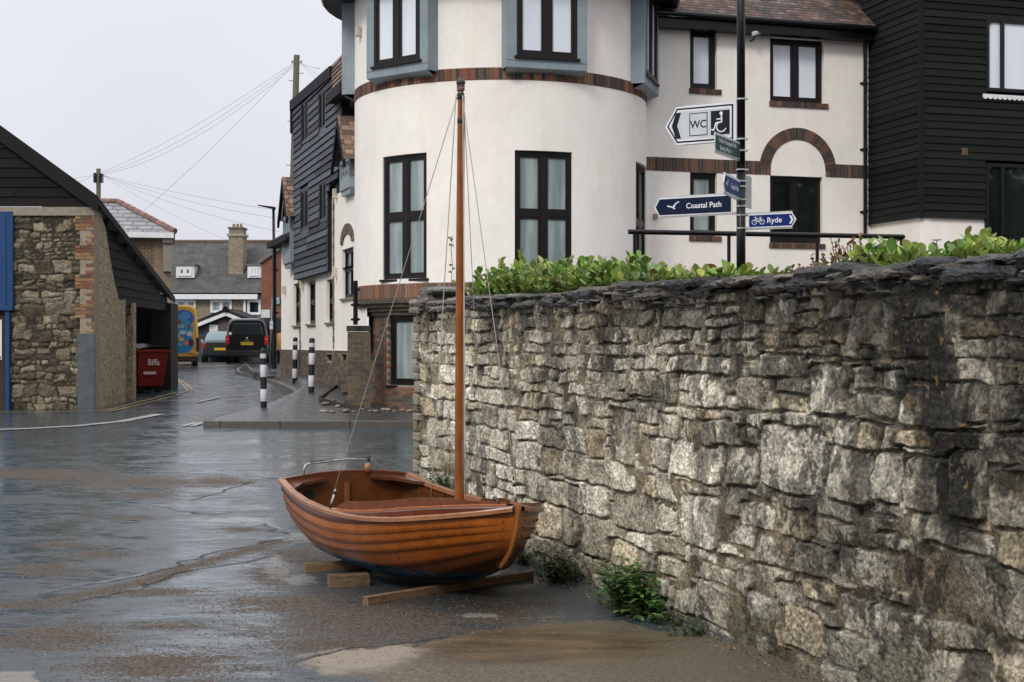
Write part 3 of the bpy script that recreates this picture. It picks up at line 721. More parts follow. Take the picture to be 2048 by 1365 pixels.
# stacked rock on the end pier
for k in range(16):
    s_ = R.uniform(-.1, .30); zb_ = EYE+.34+.0+R.uniform(0, .17)*(1 if s_ < .45 else .4)
    slab(mb, WP, s_, s_+R.uniform(.12, .28), zb_, R.uniform(.04, .08), R.uniform(-.02, .07), -.38, R, jit((.13, .125, .11), .35, R), amp=.03)
mb.build('coping', M['slate'], stone_wall)

# terrace behind the wall
M['soil'] = mat('soil', (.035, .026, .018), .95, nscale=14, namt=.5, bump=.02, bscale=30)
mb = MB(); W = WP.w; zt = EYE+.24
mb.poly([W(0, zt, -.1), W(11.4, zt, -.1), (14, 3.2, zt), (22, 10, zt), (22, 34, zt), (-.5, 34, zt), (-.6, 27.2, zt)])
o = mb.build('terrace_ground', M['soil']); tag(o, kind='structure')

# ---------------------------------------------------------------- plants
def leaf_mat(name, col, tr=.3, rough=.38):
    m = mat(name, col, rough, attr=True, nscale=25, namt=.18); nt = m.node_tree; b = nt.nodes['Principled BSDF']
    t = N(nt, 'ShaderNodeBsdfTranslucent'); mx = N(nt, 'ShaderNodeMixShader'); mx.inputs[0].default_value = tr
    src = b.inputs['Base Color'].links[0].from_socket; nt.links.new(src, t.inputs[0]); nt.links.new(b.outputs[0], mx.inputs[1]); nt.links.new(t.outputs[0], mx.inputs[2])
    nt.links.new(mx.outputs[0], nt.nodes['Material Output'].inputs[0]); return m
M['leaf'] = leaf_mat('leaf', (1, 1, 1))
M['stem'] = mat('plant_stem', (.06, .045, .025), .8, attr=False)
def leaf(mb, p, d, up, ln, wd, col, R, fold=.25, curl=.3, tip=.65):
    d = d.normalized(); sdv = d.cross(up); 
    if sdv.length < 1e-3: sdv = Vector((1, 0, 0))
    sdv.normalize(); n = sdv.cross(d).normalized()
    prof = ((0, .12), (.2, .62), (.45, .95), (tip, 1.0), (.86, .62), (1, .05))
    rows = []
    for t, w_ in prof:
        c = p + d*ln*t - n*ln*curl*t*t*.5; h = wd*w_/2
        rows.append([c-sdv*h+n*h*fold, c, c+sdv*h+n*h*fold])
    mb.grid(rows, col)
GREEN = [(.13, .22, .035), (.18, .27, .045), (.10, .18, .035), (.25, .32, .07), (.075, .14, .03), (.30, .33, .09)]
def shoot(mb, ms, base, h, R, n=12, ln=(.07, .112), wd=(.038, .060), pal=GREEN, lean=.3, spread=1.0):
    dr = Vector((R.uniform(-lean, lean), R.uniform(-lean, lean), 1)).normalized(); tip = base+dr*h
    ms.tube([base, base.lerp(tip, .5)+Vector((R.uniform(-.01, .01), 0, 0)), tip], [.004, .003, .0018], 4)
    for k in range(n):
        f = (k+1)/n; a = k*2.4+R.uniform(-.4, .4); p = base.lerp(tip, .12+.88*f)
        el = lerp(.15, 1.15, f**1.5)+R.uniform(-.2, .2)
        d = Vector((math.cos(a)*math.cos(el), math.sin(a)*math.cos(el), math.sin(el)))*1.0
        c = jit(R.choice(pal), .38, R)
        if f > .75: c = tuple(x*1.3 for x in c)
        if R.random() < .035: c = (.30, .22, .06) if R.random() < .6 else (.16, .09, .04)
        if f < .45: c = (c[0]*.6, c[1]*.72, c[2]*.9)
        l = R.uniform(*ln)*(1 if f < .8 else .75)*spread
        leaf(mb, p, d, Vector((0, 0, 1)), l, R.uniform(*wd)*spread, c, R, R.uniform(.1, .4), R.uniform(-.1, .5))
def topy(x): return float(np.interp(x, [890, 925, 960, 1010, 1060, 1130, 1180, 1240, 1300, 1330, 1400, 1470, 1520, 1545, 1600, 1650, 1680, 1705, 1760, 1800, 1850, 1900, 1960, 2000, 2060, 2300],
                                     [580, 548, 522, 508, 502, 500, 503, 502, 506, 522, 522, 520, 530, 532, 520, 500, 474, 472, 485, 488, 490, 488, 470, 482, 488, 470]))
def hedge(name, label, cat, x0, x1, n, seed, pal=GREEN, sk=0, **kw):
    R = random.Random(seed); mb, ms = MB(), MB(); s0, s1 = WP.s_of(x0), WP.s_of(min(x1, 2290))
    for k in range(n):
        s_ = R.uniform(s0, s1); off = -.12-.42*R.random()**1.2
        q = WP.w(s_, 0, off); x = CX+F*q.x/q.y; zt_ = EYE+(HZ-topy(x)-sk)/F*q.y; b0 = EYE+.26; hh = (zt_-b0)*R.uniform(.45, 1.0)
        if R.random() < .05: hh *= 1.18
        hh = max(hh, .05); base = Vector((q.x, q.y, zt_-hh-.05 if hh < .1 else b0))
        shoot(mb, ms, Vector((q.x, q.y, b0)), hh, R, n=max(6, int(hh/.024)), pal=pal, **kw)
    t = thing(name, label, cat, tuple(WP.w((s0+s1)/2, EYE+.3, -.3)))
    mb.build('foliage', M['leaf'], t, smooth=True); ms.build('stem', M['stem'], t); return t
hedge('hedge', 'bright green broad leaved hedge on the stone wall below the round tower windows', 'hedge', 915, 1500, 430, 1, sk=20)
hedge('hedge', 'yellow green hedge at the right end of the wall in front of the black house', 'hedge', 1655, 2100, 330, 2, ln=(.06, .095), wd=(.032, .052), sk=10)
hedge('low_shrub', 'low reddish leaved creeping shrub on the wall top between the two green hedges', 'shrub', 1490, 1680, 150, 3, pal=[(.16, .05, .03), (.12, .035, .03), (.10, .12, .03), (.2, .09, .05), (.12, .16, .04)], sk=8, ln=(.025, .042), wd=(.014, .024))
def weed(label, px, py, w_, h_, n, seed, cat='weed', name='weed', pal=None, z0=0., ln=(.025, .045), off=.08, plz=None):
    R = random.Random(seed); mb, ms = MB(), MB(); pal = pal or [(.04, .085, .022), (.06, .115, .03), (.03, .06, .018), (.085, .14, .035)]
    s_, zb = WP.sz(px, py); c = WP.w(s_, z0, .10)
    for k in range(n):
        a = R.gauss(0, w_*.45); o_ = abs(R.gauss(0, .09)); b = WP.w(s_+a, z0, .09+o_)
        hh = h_*R.uniform(.35, 1.0)*math.exp(-(a/w_)**2)
        dr = Vector((WP.n.x*R.uniform(0, .7), WP.n.y*R.uniform(0, .7), 1)); tp = b+dr*hh+Vector((R.uniform(-.05, .05), R.uniform(-.05, .05), 0))
        ms.tube([b, tp], [.002, .001], 3)
        for j in range(R.randint(6, 11)):
            f = R.uniform(.1, 1); an = R.uniform(0, 6.3); p = b.lerp(tp, f); el_ = R.uniform(-.3, .7)
            leaf(mb, p, Vector((math.cos(an)*math.cos(el_), math.sin(an)*math.cos(el_), math.sin(el_))), Vector((0, 0, 1)), R.uniform(*ln), R.uniform(*ln)*.75, jit(R.choice(pal), .25, R), R, .2, .3, .5)
    t = thing(name, label, cat, tuple(c), group=None); mb.build('foliage', M['leaf'], t, smooth=True); ms.build('stem', M['stem'], t)
weed('large clump of green weeds growing at the wall foot right of the dinghy', 1325, 1215, .26, .36, 190, 31, ln=(.035, .062), pal=[(.07, .15, .035), (.10, .20, .05), (.05, .10, .03), (.14, .25, .07)])
weed('dark green ferny weeds in the shade of the wall beside the bow', 1165, 1150, .2, .26, 60, 32)
weed('low leafy weeds in deep shade behind the dinghy bow', 1080, 1110, .2, .18, 30, 36)
weed('small tuft of weeds at the wall foot, nearer the large clump', 1392, 1245, .05, .13, 14, 33, ln=(.02, .03))
weed('smallest tuft of weeds at the wall foot, nearest the camera', 1440, 1262, .05, .11, 12, 34, ln=(.02, .03))
weed('green weeds sprouting from the wall behind the mast', 925, 965, .2, .3, 60, 35, z0=.33)
# little ivy stem on the pier
mb, ms = MB(), MB(); R = random.Random(8); pts = [P(x, y, 13.8) for x, y in [(906, 585), (903, 560), (905, 530), (902, 500), (905, 472)]]
ms.tube(pts, .003, 4)
for k in range(9):
    f = R.random()*3.98; p = pts[int(f)].lerp(pts[int(f)+1], f % 1); an = R.uniform(0, 6.3)
    leaf(mb, p, Vector((math.cos(an), math.sin(an)*.4, R.uniform(-.2, .6))), Vector((0, -1, .3)), R.uniform(.025, .05), R.uniform(.02, .035), jit(R.choice(GREEN), .2, R), R)
t = thing('climbing_plant', 'thin straggling climber rising from the wall corner beside the mast', 'plant', tuple(pts[0])); mb.build('foliage', M['leaf'], t, smooth=True); ms.build('stem', M['stem'], t)
# daisy-like flower and orange moss on coping omitted from geometry except a single flower
q = WP.w(WP.s_of(1866), EYE+.47, -.02); mb = MB(); mb.lathe(q, [(.0, 0), (.02, .002), (.022, .006), (.0, .008)], 12, (.75, .62, .6)); mb.tube([q, q-Vector((0, 0, .07))], .002, 4, (.06, .1, .03))
tag(mb.build('flower', M['attr_matt']), 'single small pale daisy on the coping below the right hand hedge', 'flower')
# ---------------------------------------------------------------- white rendered building with round tower
def TP(th, R): a = math.radians(th); return Pl((Tc.x+R*math.sin(a), Tc.y-R*math.cos(a)), (math.cos(a), math.sin(a)), (math.sin(a), -math.cos(a)))
def cyl(th, R, z): a = math.radians(th); return Vector((Tc.x+R*math.sin(a), Tc.y-R*math.cos(a), z))
def curved_wall(mb, R, t0, t1, z0, z1, holes=(), depth=.14, step=3, col=(1, 1, 1)):
    T = {t0+step*k for k in range(int((t1-t0)/step)+1)} | {t1}; Z = {z0, z1}
    for h in holes: T |= {h[0], h[1]}; Z |= {h[2], h[3]}
    T = sorted(t for t in T if t0 <= t <= t1); Z = sorted(z for z in Z if z0 <= z <= z1)
    for a, b in zip(T, T[1:]):
        for c, d in zip(Z, Z[1:]):
            if any(h[0] < (a+b)/2 < h[1] and h[2] < (c+d)/2 < h[3] for h in holes): continue
            mb.poly([cyl(a, R, c), cyl(b, R, c), cyl(b, R, d), cyl(a, R, d)], col)
    for h in holes:
        for t in h[:2]: mb.poly([cyl(t, R, h[2]), cyl(t, R, h[3]), cyl(t, R-depth, h[3]), cyl(t, R-depth, h[2])], col)
        ts = [t for t in T if h[0] <= t <= h[1]]
        for z in h[2:]:
            for a, b in zip(ts, ts[1:]): mb.poly([cyl(a, R, z), cyl(b, R, z), cyl(b, R-depth-.08, z), cyl(a, R-depth-.08, z)], col)
def curved_bricks(mb, R, t0, t1, z0, z1, holes=(), soldier=False, pal=BRICKC, seed=1, jr=.004, hgt=.075, R2=None):
    r = random.Random(seed); L_ = .075 if soldier else .225; H_ = z1-z0 if soldier else hgt; z = z0; k = 0
    while z < z1-.02:
        zb = min(z+H_-(0 if soldier else .011), z1); dt = math.degrees(L_/R); t = t0-(dt/2 if k % 2 else 0); g_ = math.degrees(.011/R)
        while t < t1:
            a, b = max(t, t0), min(t+dt-g_, t1)
            if b > a and not any(h[0]-.4 < (a+b)/2 < h[1]+.4 and h[2]-.02 < (z+zb)/2 < h[3]+.01 for h in holes):
                ro = R+.007+r.uniform(0, jr); rt = (R2 or R)+.007; c = bcol(r, pal)
                mb.hexa([cyl(a, ro, z), cyl(b, ro, z), cyl(b, R-.05, z), cyl(a, R-.05, z), cyl(a, ro+(R2-R if R2 else 0), zb), cyl(b, ro+(R2-R if R2 else 0), zb), cyl(b, R-.05, zb), cyl(a, R-.05, zb)], c)
            t += dt
        z += H_; k += 1
E = EYE
bldg = thing('building', 'white rendered building with a round tower, brick bands and dark framed windows', 'building', (Tc.x, Tc.y, G(0, 28)))
def ha(hw, R): return math.degrees(math.asin(hw/R))
WA = [-98, -38, 16.3, 74]; WH = .575
holes = [(t-ha(WH, R0), t+ha(WH, R0), E+1.28, E+3.69) for t in WA[1:]]
mb = MB(); curved_wall(mb, R0, -150, 150, E+1.19, E+5.02, holes); curved_wall(mb, R0, -150, 150, E+5.257, E+7.25)
mb.build('tower_wall', M['render'], bldg)
mb = MB(); curved_wall(mb, R0+.003, -150, 150, E+5.02, E+5.257); curved_wall(mb, R0+.003, -150, 150, E+.905, E+1.19); mo = mb
mb = MB(); curved_bricks(mb, R0+.004, -125, 125, E+5.03, E+5.25, soldier=True, seed=3); mb.build('brick_band', M['brick'], bldg)
mb = MB(); curved_bricks(mb, R0+.004, -125, 60, E+.915, E+1.18, soldier=True, seed=4, pal=[(.23, .11, .07), (.18, .10, .07), (.28, .12, .065), (.15, .10, .075), (.25, .15, .10)]); mb.build('brick_band', M['brick'], bldg)
# corbel and brick base
mb = MB(); rings = [(3.055, .83), (2.98, .755), (2.90, .68), (2.83, .605)]
for r_, h_ in rings: curved_bricks(mb, r_, -125, 40, E+h_, E+h_+.068, seed=int(r_*100), pal=[(.10, .075, .055), (.14, .10, .07), (.085, .065, .05)])
mb.build('brick_corbel', M['brick'], bldg)
for r_, h_ in rings: curved_wall(mo, r_, -150, 60, E+h_-.01, E+h_+.075); mo.poly([cyl(-150+5*k, r_-.12, E+h_-.01) for k in range(43)]+[cyl(60-5*k, r_, E+h_-.01) for k in range(43)])
BH = (-41-ha(.60, 2.76), -41+ha(.60, 2.76), E-.80, E+.58)
mb = MB(); curved_bricks(mb, 2.76, -130, 40, .10, E+.605, [BH], seed=9, pal=[(.17, .095, .065), (.20, .105, .07), (.14, .09, .065), (.10, .08, .06), (.13, .10, .07), (.20, .09, .055), (.08, .07, .058)]); mb.build('brick_base', M['brick'], bldg)
curved_wall(mo, 2.76, -150, 60, -.1, E+.61, [BH]); mo.build('mortar', M['mortar'], bldg)
pl = TP(-41, 2.76*math.cos(math.radians(ha(.60, 2.76)))); window(pl, -.60, .60, E-.80, E+.58, .05, 1, None, M['pane_net'], bldg, fw=.085, sill=M['frame'])
for t, pm in zip(WA[1:], (M['pane_net'], M['pane_net'], M['pane_net'])):
    pl = TP(t, R0*math.cos(math.radians(ha(WH, R0)))); window(pl, -WH, WH, E+1.28, E+3.69, .03, 2, E+2.50, pm, bldg, fw=.075, sill=M['frame'], mull=.11)
# oriel bays in blue grey cladding
for t in WA:
    pl = TP(t, R0+.17); mb = MB(); a, b = -.80, .80; z0, z1 = E+5.22, E+7.2
    h = [(-.60, .60, z0+.22, z1-.06)]
    wall_holes(mb, pl, a, b, z0, z1, h, .08)
    for x in (a, b): mb.poly([pl.w(x, z0, 0), pl.w(x, z1, 0), pl.w(x*1.04, z1, -.55), pl.w(x*1.04, z0, -.55)])
    mb.poly([pl.w(a, z0, 0), pl.w(b, z0, 0), pl.w(b*.95, z0-.10, -.26), pl.w(a*.95, z0-.10, -.26)])
    for x in (-.4, .02, .42): mb.pbox(pl, x-.004, x+.004, z0+.0, z0+.14, -.01, .006)
    mb.pbox(pl, a-.008, b+.008, z0+.135, z0+.15, -.02, .009)
    bay = mb.build('bay', M['zinc'], bldg)
    window(pl, -.60, .60, z0+.22, z1-.06, -.005, 2, None, M['pane_sky'], bldg, fw=.075, mull=.14, sill=M['frame'])
# eaves and conical roof of the tower
mb = MB(); mb.lathe((Tc.x, Tc.y, 0), [(2.6, E+7.12), (3.72, E+7.12), (3.76, E+7.16), (3.76, E+7.28), (3.66, E+7.30)], 48); mb.build('eaves', M['blackpaint'], bldg)
mb = MB(); R = random.Random(2)
for k in range(16):
    r1, r2 = 3.72-k*.235, 3.72-(k+1)*.235-.03; zz = E+7.3+k*.2
    for j in range(60): 
        a0, a1 = 2*math.pi*j/60, 2*math.pi*(j+.94)/60
        c = jit(R.choice([(.12, .07, .05), (.16, .09, .06), (.09, .065, .055)]), .2, R)
        mb.poly([(Tc.x+r1*math.cos(a0), Tc.y+r1*math.sin(a0), zz+.02), (Tc.x+r1*math.cos(a1), Tc.y+r1*math.sin(a1), zz+.02), (Tc.x+max(r2, 0)*math.cos(a1), Tc.y+max(0, r2)*math.sin(a1), zz+.2), (Tc.x+max(0, r2)*math.cos(a0), Tc.y+max(0, r2)*math.sin(a0), zz+.2)], c)
mb.build('roof', M['tiles'], bldg)
# the straight wing
WG = Pl((2.83, 30.0), (.9594, .282), (.282, -.9594))
def R4(pl, x0, x1, y0, y1): s0, s1 = sorted((pl.s_of(x0), pl.s_of(x1))); _, zb = pl.sz((x0+x1)/2, y1); _, zt = pl.sz((x0+x1)/2, y0); return s0, s1, zb, zt
wins = [R4(WG, 1380, 1434, 60, 178), R4(WG, 1540, 1648, 78, 205), R4(WG, 1380, 1434, 345, 472), R4(WG, 1540, 1645, 353, 487)]
mb = MB(); SW = WG.s_of(1742); wall_holes(mb, WG, -.9, SW+.2, E+.0, E+6.72, wins, .10); mb.build('wing_wall', M['render'], bldg)
for q, c, pm, br in zip(wins, (1, 2, 1, 2), (M['pane_sky'], M['pane_sky'], M['pane_net'], M['pane_trees']), (1, 1, 0, 1)):
    window(WG, *q, .10, c, None, pm, bldg, fw=.085, mull=.10)
mb = MB(); mo = MB(); R = random.Random(6); DP = [(.09, .05, .038), (.13, .065, .045), (.065, .045, .04), (.16, .08, .05), (.045, .04, .04)]
for q in wins:      # brick sills
    x = q[0]-.02; mb = MB()
    mb.pbox(WG, q[0]-.02, q[1]+.06, q[2]-.115, q[2]-.008, -.05, .025, (.2, .17, .13))
    while x < q[1]+.05: mb.pbox(WG, x, x+.064, q[2]-.11, q[2]-.004, -.02, .035+R.uniform(0, .004), bcol(R, DP)); x += .075
    mb.build('brick_sill', M['brick'], bldg)
mb = MB(); mb_r = MB(); mb_a = MB()
_, bt = WG.sz(1400, 318); _, bb = WG.sz(1400, 345)
ac, az_ = WG.sz(1596, 341); Ro = (WG.s_of(1672)-WG.s_of(1519))/2; Ri = (WG.s_of(1651)-WG.s_of(1541))/2
x = WG.s_of(1290)
while x < SW:
    if not (ac-Ri-.02 < x+.03 < ac+Ri+.02): 
        (mb if x < ac else mb_r).pbox(WG, x, x+.064, bb, bt, -.02, .010+R.uniform(0, .004), bcol(R, DP))
    x += .075
GRT = (.22, .19, .15); mb.pbox(WG, WG.s_of(1290), ac-Ri, bb+.003, bt-.003, -.02, .006, GRT); mb_r.pbox(WG, ac+Ri, SW, bb+.003, bt-.003, -.02, .006, GRT)
n = 34
for k in range(n):
    a, b = math.pi*k/n+.004, math.pi*(k+.86)/n
    if True:
        W = WG.w; p = [(ac+r*math.cos(t), az_+r*math.sin(t)) for r, t in ((Ri, a), (Ro, a), (Ro, b), (Ri, b))]; mb_a.pprism(WG, p, -.02, .016+R.uniform(0, .003), bcol(R, DP))
arc = [(ac+Ro*math.cos(math.pi*k/24), az_+Ro*math.sin(math.pi*k/24)) for k in range(25)]; arc2 = [(ac+Ri*math.cos(math.pi*k/24), az_+Ri*math.sin(math.pi*k/24)) for k in range(25)]
for k in range(24): mb_a.pprism(WG, [arc2[k], arc[k], arc[k+1], arc2[k+1]], -.02, .008, GRT)
mb.build('brick_band', M['brick'], bldg); mb_r.build('brick_band', M['brick'], bldg); mb_a.build('brick_arch', M['brick'], bldg)
# eaves, gutter, tiled roof
mb = MB(); zg = E+6.70; mb.pbox(WG, -.6, SW+.1, zg-.02, zg+.20, -.1, .28)
gt = [WG.w(-.7, zg+.24, .38), WG.w(SW+.1, zg+.22, .38)]; mb.tube(gt, .06, 10); mb.build('gutter', M['blackpaint'], bldg)
mb = MB(); R = random.Random(12)
for k in range(16):
    z0 = zg+.26+k*.085; o0 = .36-k*.11; x = -.9+(k % 2)*.085
    while x < SW+1.4:
        c = jit(R.choice([(.085, .05, .04), (.065, .042, .036), (.11, .062, .047), (.05, .038, .035), (.14, .095, .078)]), .2, R); W = WG.w; t = R.uniform(-.005, .005)
        mb.hexa([W(x, z0, o0), W(x+.16, z0+t, o0), W(x+.16, z0-.0, o0-.16), W(x, z0, o0-.16), W(x, z0+.016, o0), W(x+.16, z0+.016+t, o0), W(x+.16, z0+.125, o0-.16), W(x, z0+.125, o0-.16)], c); x += .17
mb.build('roof', M['tiles'], bldg)
def pipe(pl, x, y0, y1, off=.07, r=.04, parent=None, name='downpipe', col=(1, 1, 1), elbow=True):
    s_, za = pl.sz(x, y0); _, zb = pl.sz(x, y1); mb = MB(); pts = [pl.w(s_, zb, off), pl.w(s_, za, off)]
    if elbow: pts += [pl.w(s_+.03, za+.08, off+.05), pl.w(s_+.06, za+.14, off+.2)]
    mb.tube(pts, r, 10)
    for f in (.12, .45, .8): z = lerp(zb, za, f); mb.tube([pl.w(s_, z-.03, off), pl.w(s_, z+.03, off)], r*1.35, 10); mb.pbox(pl, s_-.09, s_+.09, z-.02, z+.02, .0, .03)
    return mb.build(name, M['blackpaint'], parent)
pipe(WG, 1727, 92, 470, parent=bldg)
# little fittings on the walls
def fit(pl, x, y, w_, h_, d_, m, name, label, cat, parent=None, col=(1, 1, 1), off=0):
    s_, z = pl.sz(x, y); mb = MB(); mb.pbox(pl, s_-w_/2, s_+w_/2, z-h_/2, z+h_/2, off-.0, off+d_, col)
    o = mb.build(name, m, parent, bevel=min(w_, h_)*.15)
    if not parent: tag(o, label, cat)
    return o
sp, zc = WG.sz(1503, 72)
cm = thing('security_camera', 'small white bullet security camera under the eaves beside the signpost top', 'camera', tuple(WG.w(sp, zc, 0)))
mb = MB(); mb.tube([WG.w(sp-.10, zc-.02, .30), WG.w(sp+.12, zc+.05, .18)], [.045, .045], 12, (.7, .7, .7)); mb.build('camera_body', M['whitepaint'], cm, smooth=False)
mb = MB(); mb.tube([WG.w(sp+.12, zc+.05, .18), WG.w(sp+.18, zc+.07, .15)], .052, 12); mb.tube([WG.w(sp, zc, .22), WG.w(sp, zc-.10, .12), WG.w(sp-.02, zc-.12, 0)], .016, 8); mb.build('bracket', M['blackpaint'], cm)
fit(WG, 1310, 433, .09, .11, .07, mat('beige_box', (.30, .24, .17), .6), 'wall_box', 'small beige sensor box on the white wall above the handrail', 'box')
fit(TP(-62, R0), 721, 64, .10, .20, .10, mat('cream_box', (.55, .50, .40), .6), 'wall_box', 'cream alarm box between the two blue grey bays on the tower', 'box')

# ---------------------------------------------------------------- black boarded house on the right
HS = Pl((7.93, 31.5), (.282, -.96), (-.96, -.282)); HF = Pl((8.5, 29.54), (.96, .282), (.282, -.96))
bh = thing('boarded_house', 'black weatherboarded house on a white base at the right edge', 'house', (10.5, 31.5, E+.3))
_, hb = HF.sz(1850, 435); B0 = (.0070, .0088, .0082)
fw = [R4(HF, 1970, 2110, 42, 187), R4(HF, 1970, 2130, 330, 486)]
mb = MB(); boards(mb, HS, [(-.3, hb), (2.06, hb), (2.06, E+8.2), (-.3, E+8.2)], .155, c0=B0, v=.45, o=.02); boards(mb, HF, [(0, hb), (6.5, hb), (6.5, E+8.2), (0, E+8.2)], .155, fw, c0=B0, v=.45, o=.02)
cb = [HF.w(-.02, hb-.02, .05), HF.w(-.02, E+8.2, .05)]
mb.pbox(HF, -.055, .035, hb-.02, E+8.2, -.03, .065, B0); mb.build('weatherboards', M['boards_black'], bh)
mb = MB(); wall_holes(mb, HF, 0, 6.5, E+.2, hb+.1, [(fw[1][0], fw[1][1], fw[1][2], hb+.2)], .1, off=-.02); mb.pbox(HS, -.4, 2.04, E+.2, hb+.1, -.2, -.02); mb.build('white_base', M['render'], bh)
mb = MB(); mb.hexa([HF.w(.3, E+.2, -.3), HF.w(6.5, E+.2, -.3), HF.w(6.5, E+.2, -5), HF.w(.3, E+.2, -5)]+[HF.w(.3, E+8.2, -.3), HF.w(6.5, E+8.2, -.3), HF.w(6.5, E+8.2, -5), HF.w(.3, E+8.2, -5)], (.02, .02, .02)); mb.build('house_body', M['boards_black'], bh)
mb = MB(); mb.hexa([HF.w(-.4, E+8.2, .4), HF.w(6.9, E+8.2, .4), HF.w(6.9, E+8.2, -5.4), HF.w(-.4, E+8.2, -5.4), HF.w(-.4, E+8.4, .4), HF.w(6.9, E+8.4, .4), HF.w(6, E+11, -2.5), HF.w(.5, E+11, -2.5)], (.12, .08, .06)); mb.build('roof', M['tiles'], bh)
for q, pm in zip(fw, (M['pane_sky'], M['pane_trees'])):
    mb = MB(); o1, o0 = .05, -.04; a, b, z0, z1 = q; f = .075; m1_ = a+.40
    for x0, x1 in ((a, a+f), (m1_-.04, m1_+.04), (b-f, b)): mb.pbox(HF, x0, x1, z0, z1, o0, o1)
    for x0, x1 in ((a+f, m1_-.04), (m1_+.04, b-f)): mb.pbox(HF, x0, x1, z0, z0+f, o0, o1-.003); mb.pbox(HF, x0, x1, z1-f, z1, o0, o1-.003)
    # rounded top-left corner of the narrow light
    cx, cz, r = a+f+.13, z1-f-.13, .13; W = HF.w
    for k in range(8):
        t0, t1 = math.pi/2+math.pi/2*k/8, math.pi/2+math.pi/2*(k+1)/8
        mb.pprism(HF, [(a+f, z1-f), (cx+r*math.cos(t0), cz+r*math.sin(t0)), (cx+r*math.cos(t1), cz+r*math.sin(t1))], o0+.03, o1-.01)
    wv = mb.build('window', M['blackpaint'], bh); pmb = MB(); pmb.pbox(HF, a+f*.9, b-f*.9, z0+f*.9, z1-f*.9, -.02, 0); pmb.build('pane', pm, wv)
mb = MB(); s0, zt_ = HF.sz(1962, 189); 
for k in range(14):
    c = s0+.06+k*.118; pts = [(c-.058, zt_), (c+.058, zt_), (c+.058, zt_-.05)]+[(c+.056*math.cos(t), zt_-.055-.05*math.sin(t)) for t in np.linspace(.2, math.pi-.2, 8)]+[(c-.058, zt_-.05)]
    mb.pprism(HF, pts, .05, .075)
tag(mb.build('valance', M['whitepaint']), 'white scalloped trim strip below the upper window of the black house', 'trim')
fit(HF, 1927, 305, .15, .16, .035, M['brick'], 'air_brick', 'small brown air brick set in the black weatherboards', 'vent', col=(.10, .06, .04), off=.025)

# handrail in front of the wing
hr = thing('handrail', 'black tubular steel handrail behind the hedge in front of the white wing', 'handrail', (3.2, 17.4, EYE+.3))
A_, B_ = P(1257, 464, 17.0), P(1806, 474, 17.8); mb = MB(); mb.tube([A_, B_], .030, 12, cap=True); mb.tube([A_-Vector((0, 0, .10)), B_-Vector((0, 0, .10))], .012, 8) if False else None
C_ = B_+Vector((.0, 1.4, -.05)); mb.tube([B_, C_], .030, 12); mb.build('rail', M['blackpaint'], hr)
for x, d_ in ((1269, .95), (1452, .85), (1629, .9), (1803, .8)):
    f = (x-1257)/549; p = A_.lerp(B_, f); mb = MB(); mb.tube([p, Vector((p.x, p.y, EYE+.28))], .022, 10); mb.lathe((p.x, p.y, EYE+.30), [(.05, 0), (.05, .012), (.02, .014)], 10); mb.build('post', M['blackpaint'], hr)

# ---------------------------------------------------------------- boarded house along the street (left of the tower)
lh = thing('street_house', 'grey weatherboarded and white rendered house along the street left of the tower', 'house', (WL.w(5, 0).x, WL.w(5, 0).y, .7))
S_ = WL.s_of; e_ = lambda x, y: WL.sz(x, y)
zw = E-.13
lw = [R4(WL, 587, 601, 567, 651), R4(WL, 615, 631, 561, 648), R4(WL, 653, 666, 559, 645)]
aw = R4(WL, 684, 707, 497, 596)
sA, sB, sC = S_(562.5), S_(597), S_(664)
mb = MB(); s9 = 0.0
wall_holes(mb, WL, -1.22, sA, zw, E+1.69, lw+[(aw[0], aw[1], aw[2], E+1.69)], .1)
wall_holes(mb, WL, -.8, sC, E+1.69, E+3.5, [(aw[0], aw[1], E+1.69, aw[3])], .22)
wall_holes(mb, WL, sB, sA, E+1.69, E+2.75, [], .22)
mb.build('render_wall', M['render'], lh)
for q in lw: window(WL, *q, .07, 1 if q[0] > 9 else 2, (q[2]+q[3])/2, M['pane_dark'], lh, fw=.06, sill=M['pale_stone'])
window(WL, *aw, .07, 2, (aw[2]+aw[3])/2+.1, M['pane_net'], lh, fw=.06, sill=M['pale_stone'])
# arch heads and toothed quoin strips
mb = MB(); ac_ = (aw[0]+aw[1])/2; hw = abs(aw[1]-aw[0])/2+.03; n = 12
for k in range(n):
    a, b = math.pi*k/n, math.pi*(k+.9)/n; mb.pprism(WL, [(ac_+hw*.72*math.cos(a), aw[3]+.12+.20*math.sin(a)), (ac_+hw*1.1*math.cos(a), aw[3]+.12+.42*math.sin(a)), (ac_+hw*1.1*math.cos(b), aw[3]+.12+.42*math.sin(b)), (ac_+hw*.72*math.cos(b), aw[3]+.12+.20*math.sin(b))], -.02, .03, bcol(R, [(.15, .11, .08), (.12, .09, .065)]))
mb.build('brick_arch', M['brick'], lh)
for x, y0, y1 in ((600.5, 560, 702), (667.5, 380, 698)):
    mb = MB()
    s_, za = e_(x, y1); _, zb = e_(x, y0); z = za
    k = 0
    while z < zb: wd_ = .16 if k % 2 else .10; mb.pbox(WL, s_-wd_/2-.02, s_+wd_/2, z, z+.14, -.02, .015, bcol(R, [(.17, .13, .095), (.22, .16, .11), (.13, .10, .075)])); z += .15; k += 1
    mb.build('brick_dressing', M['brick'], lh)
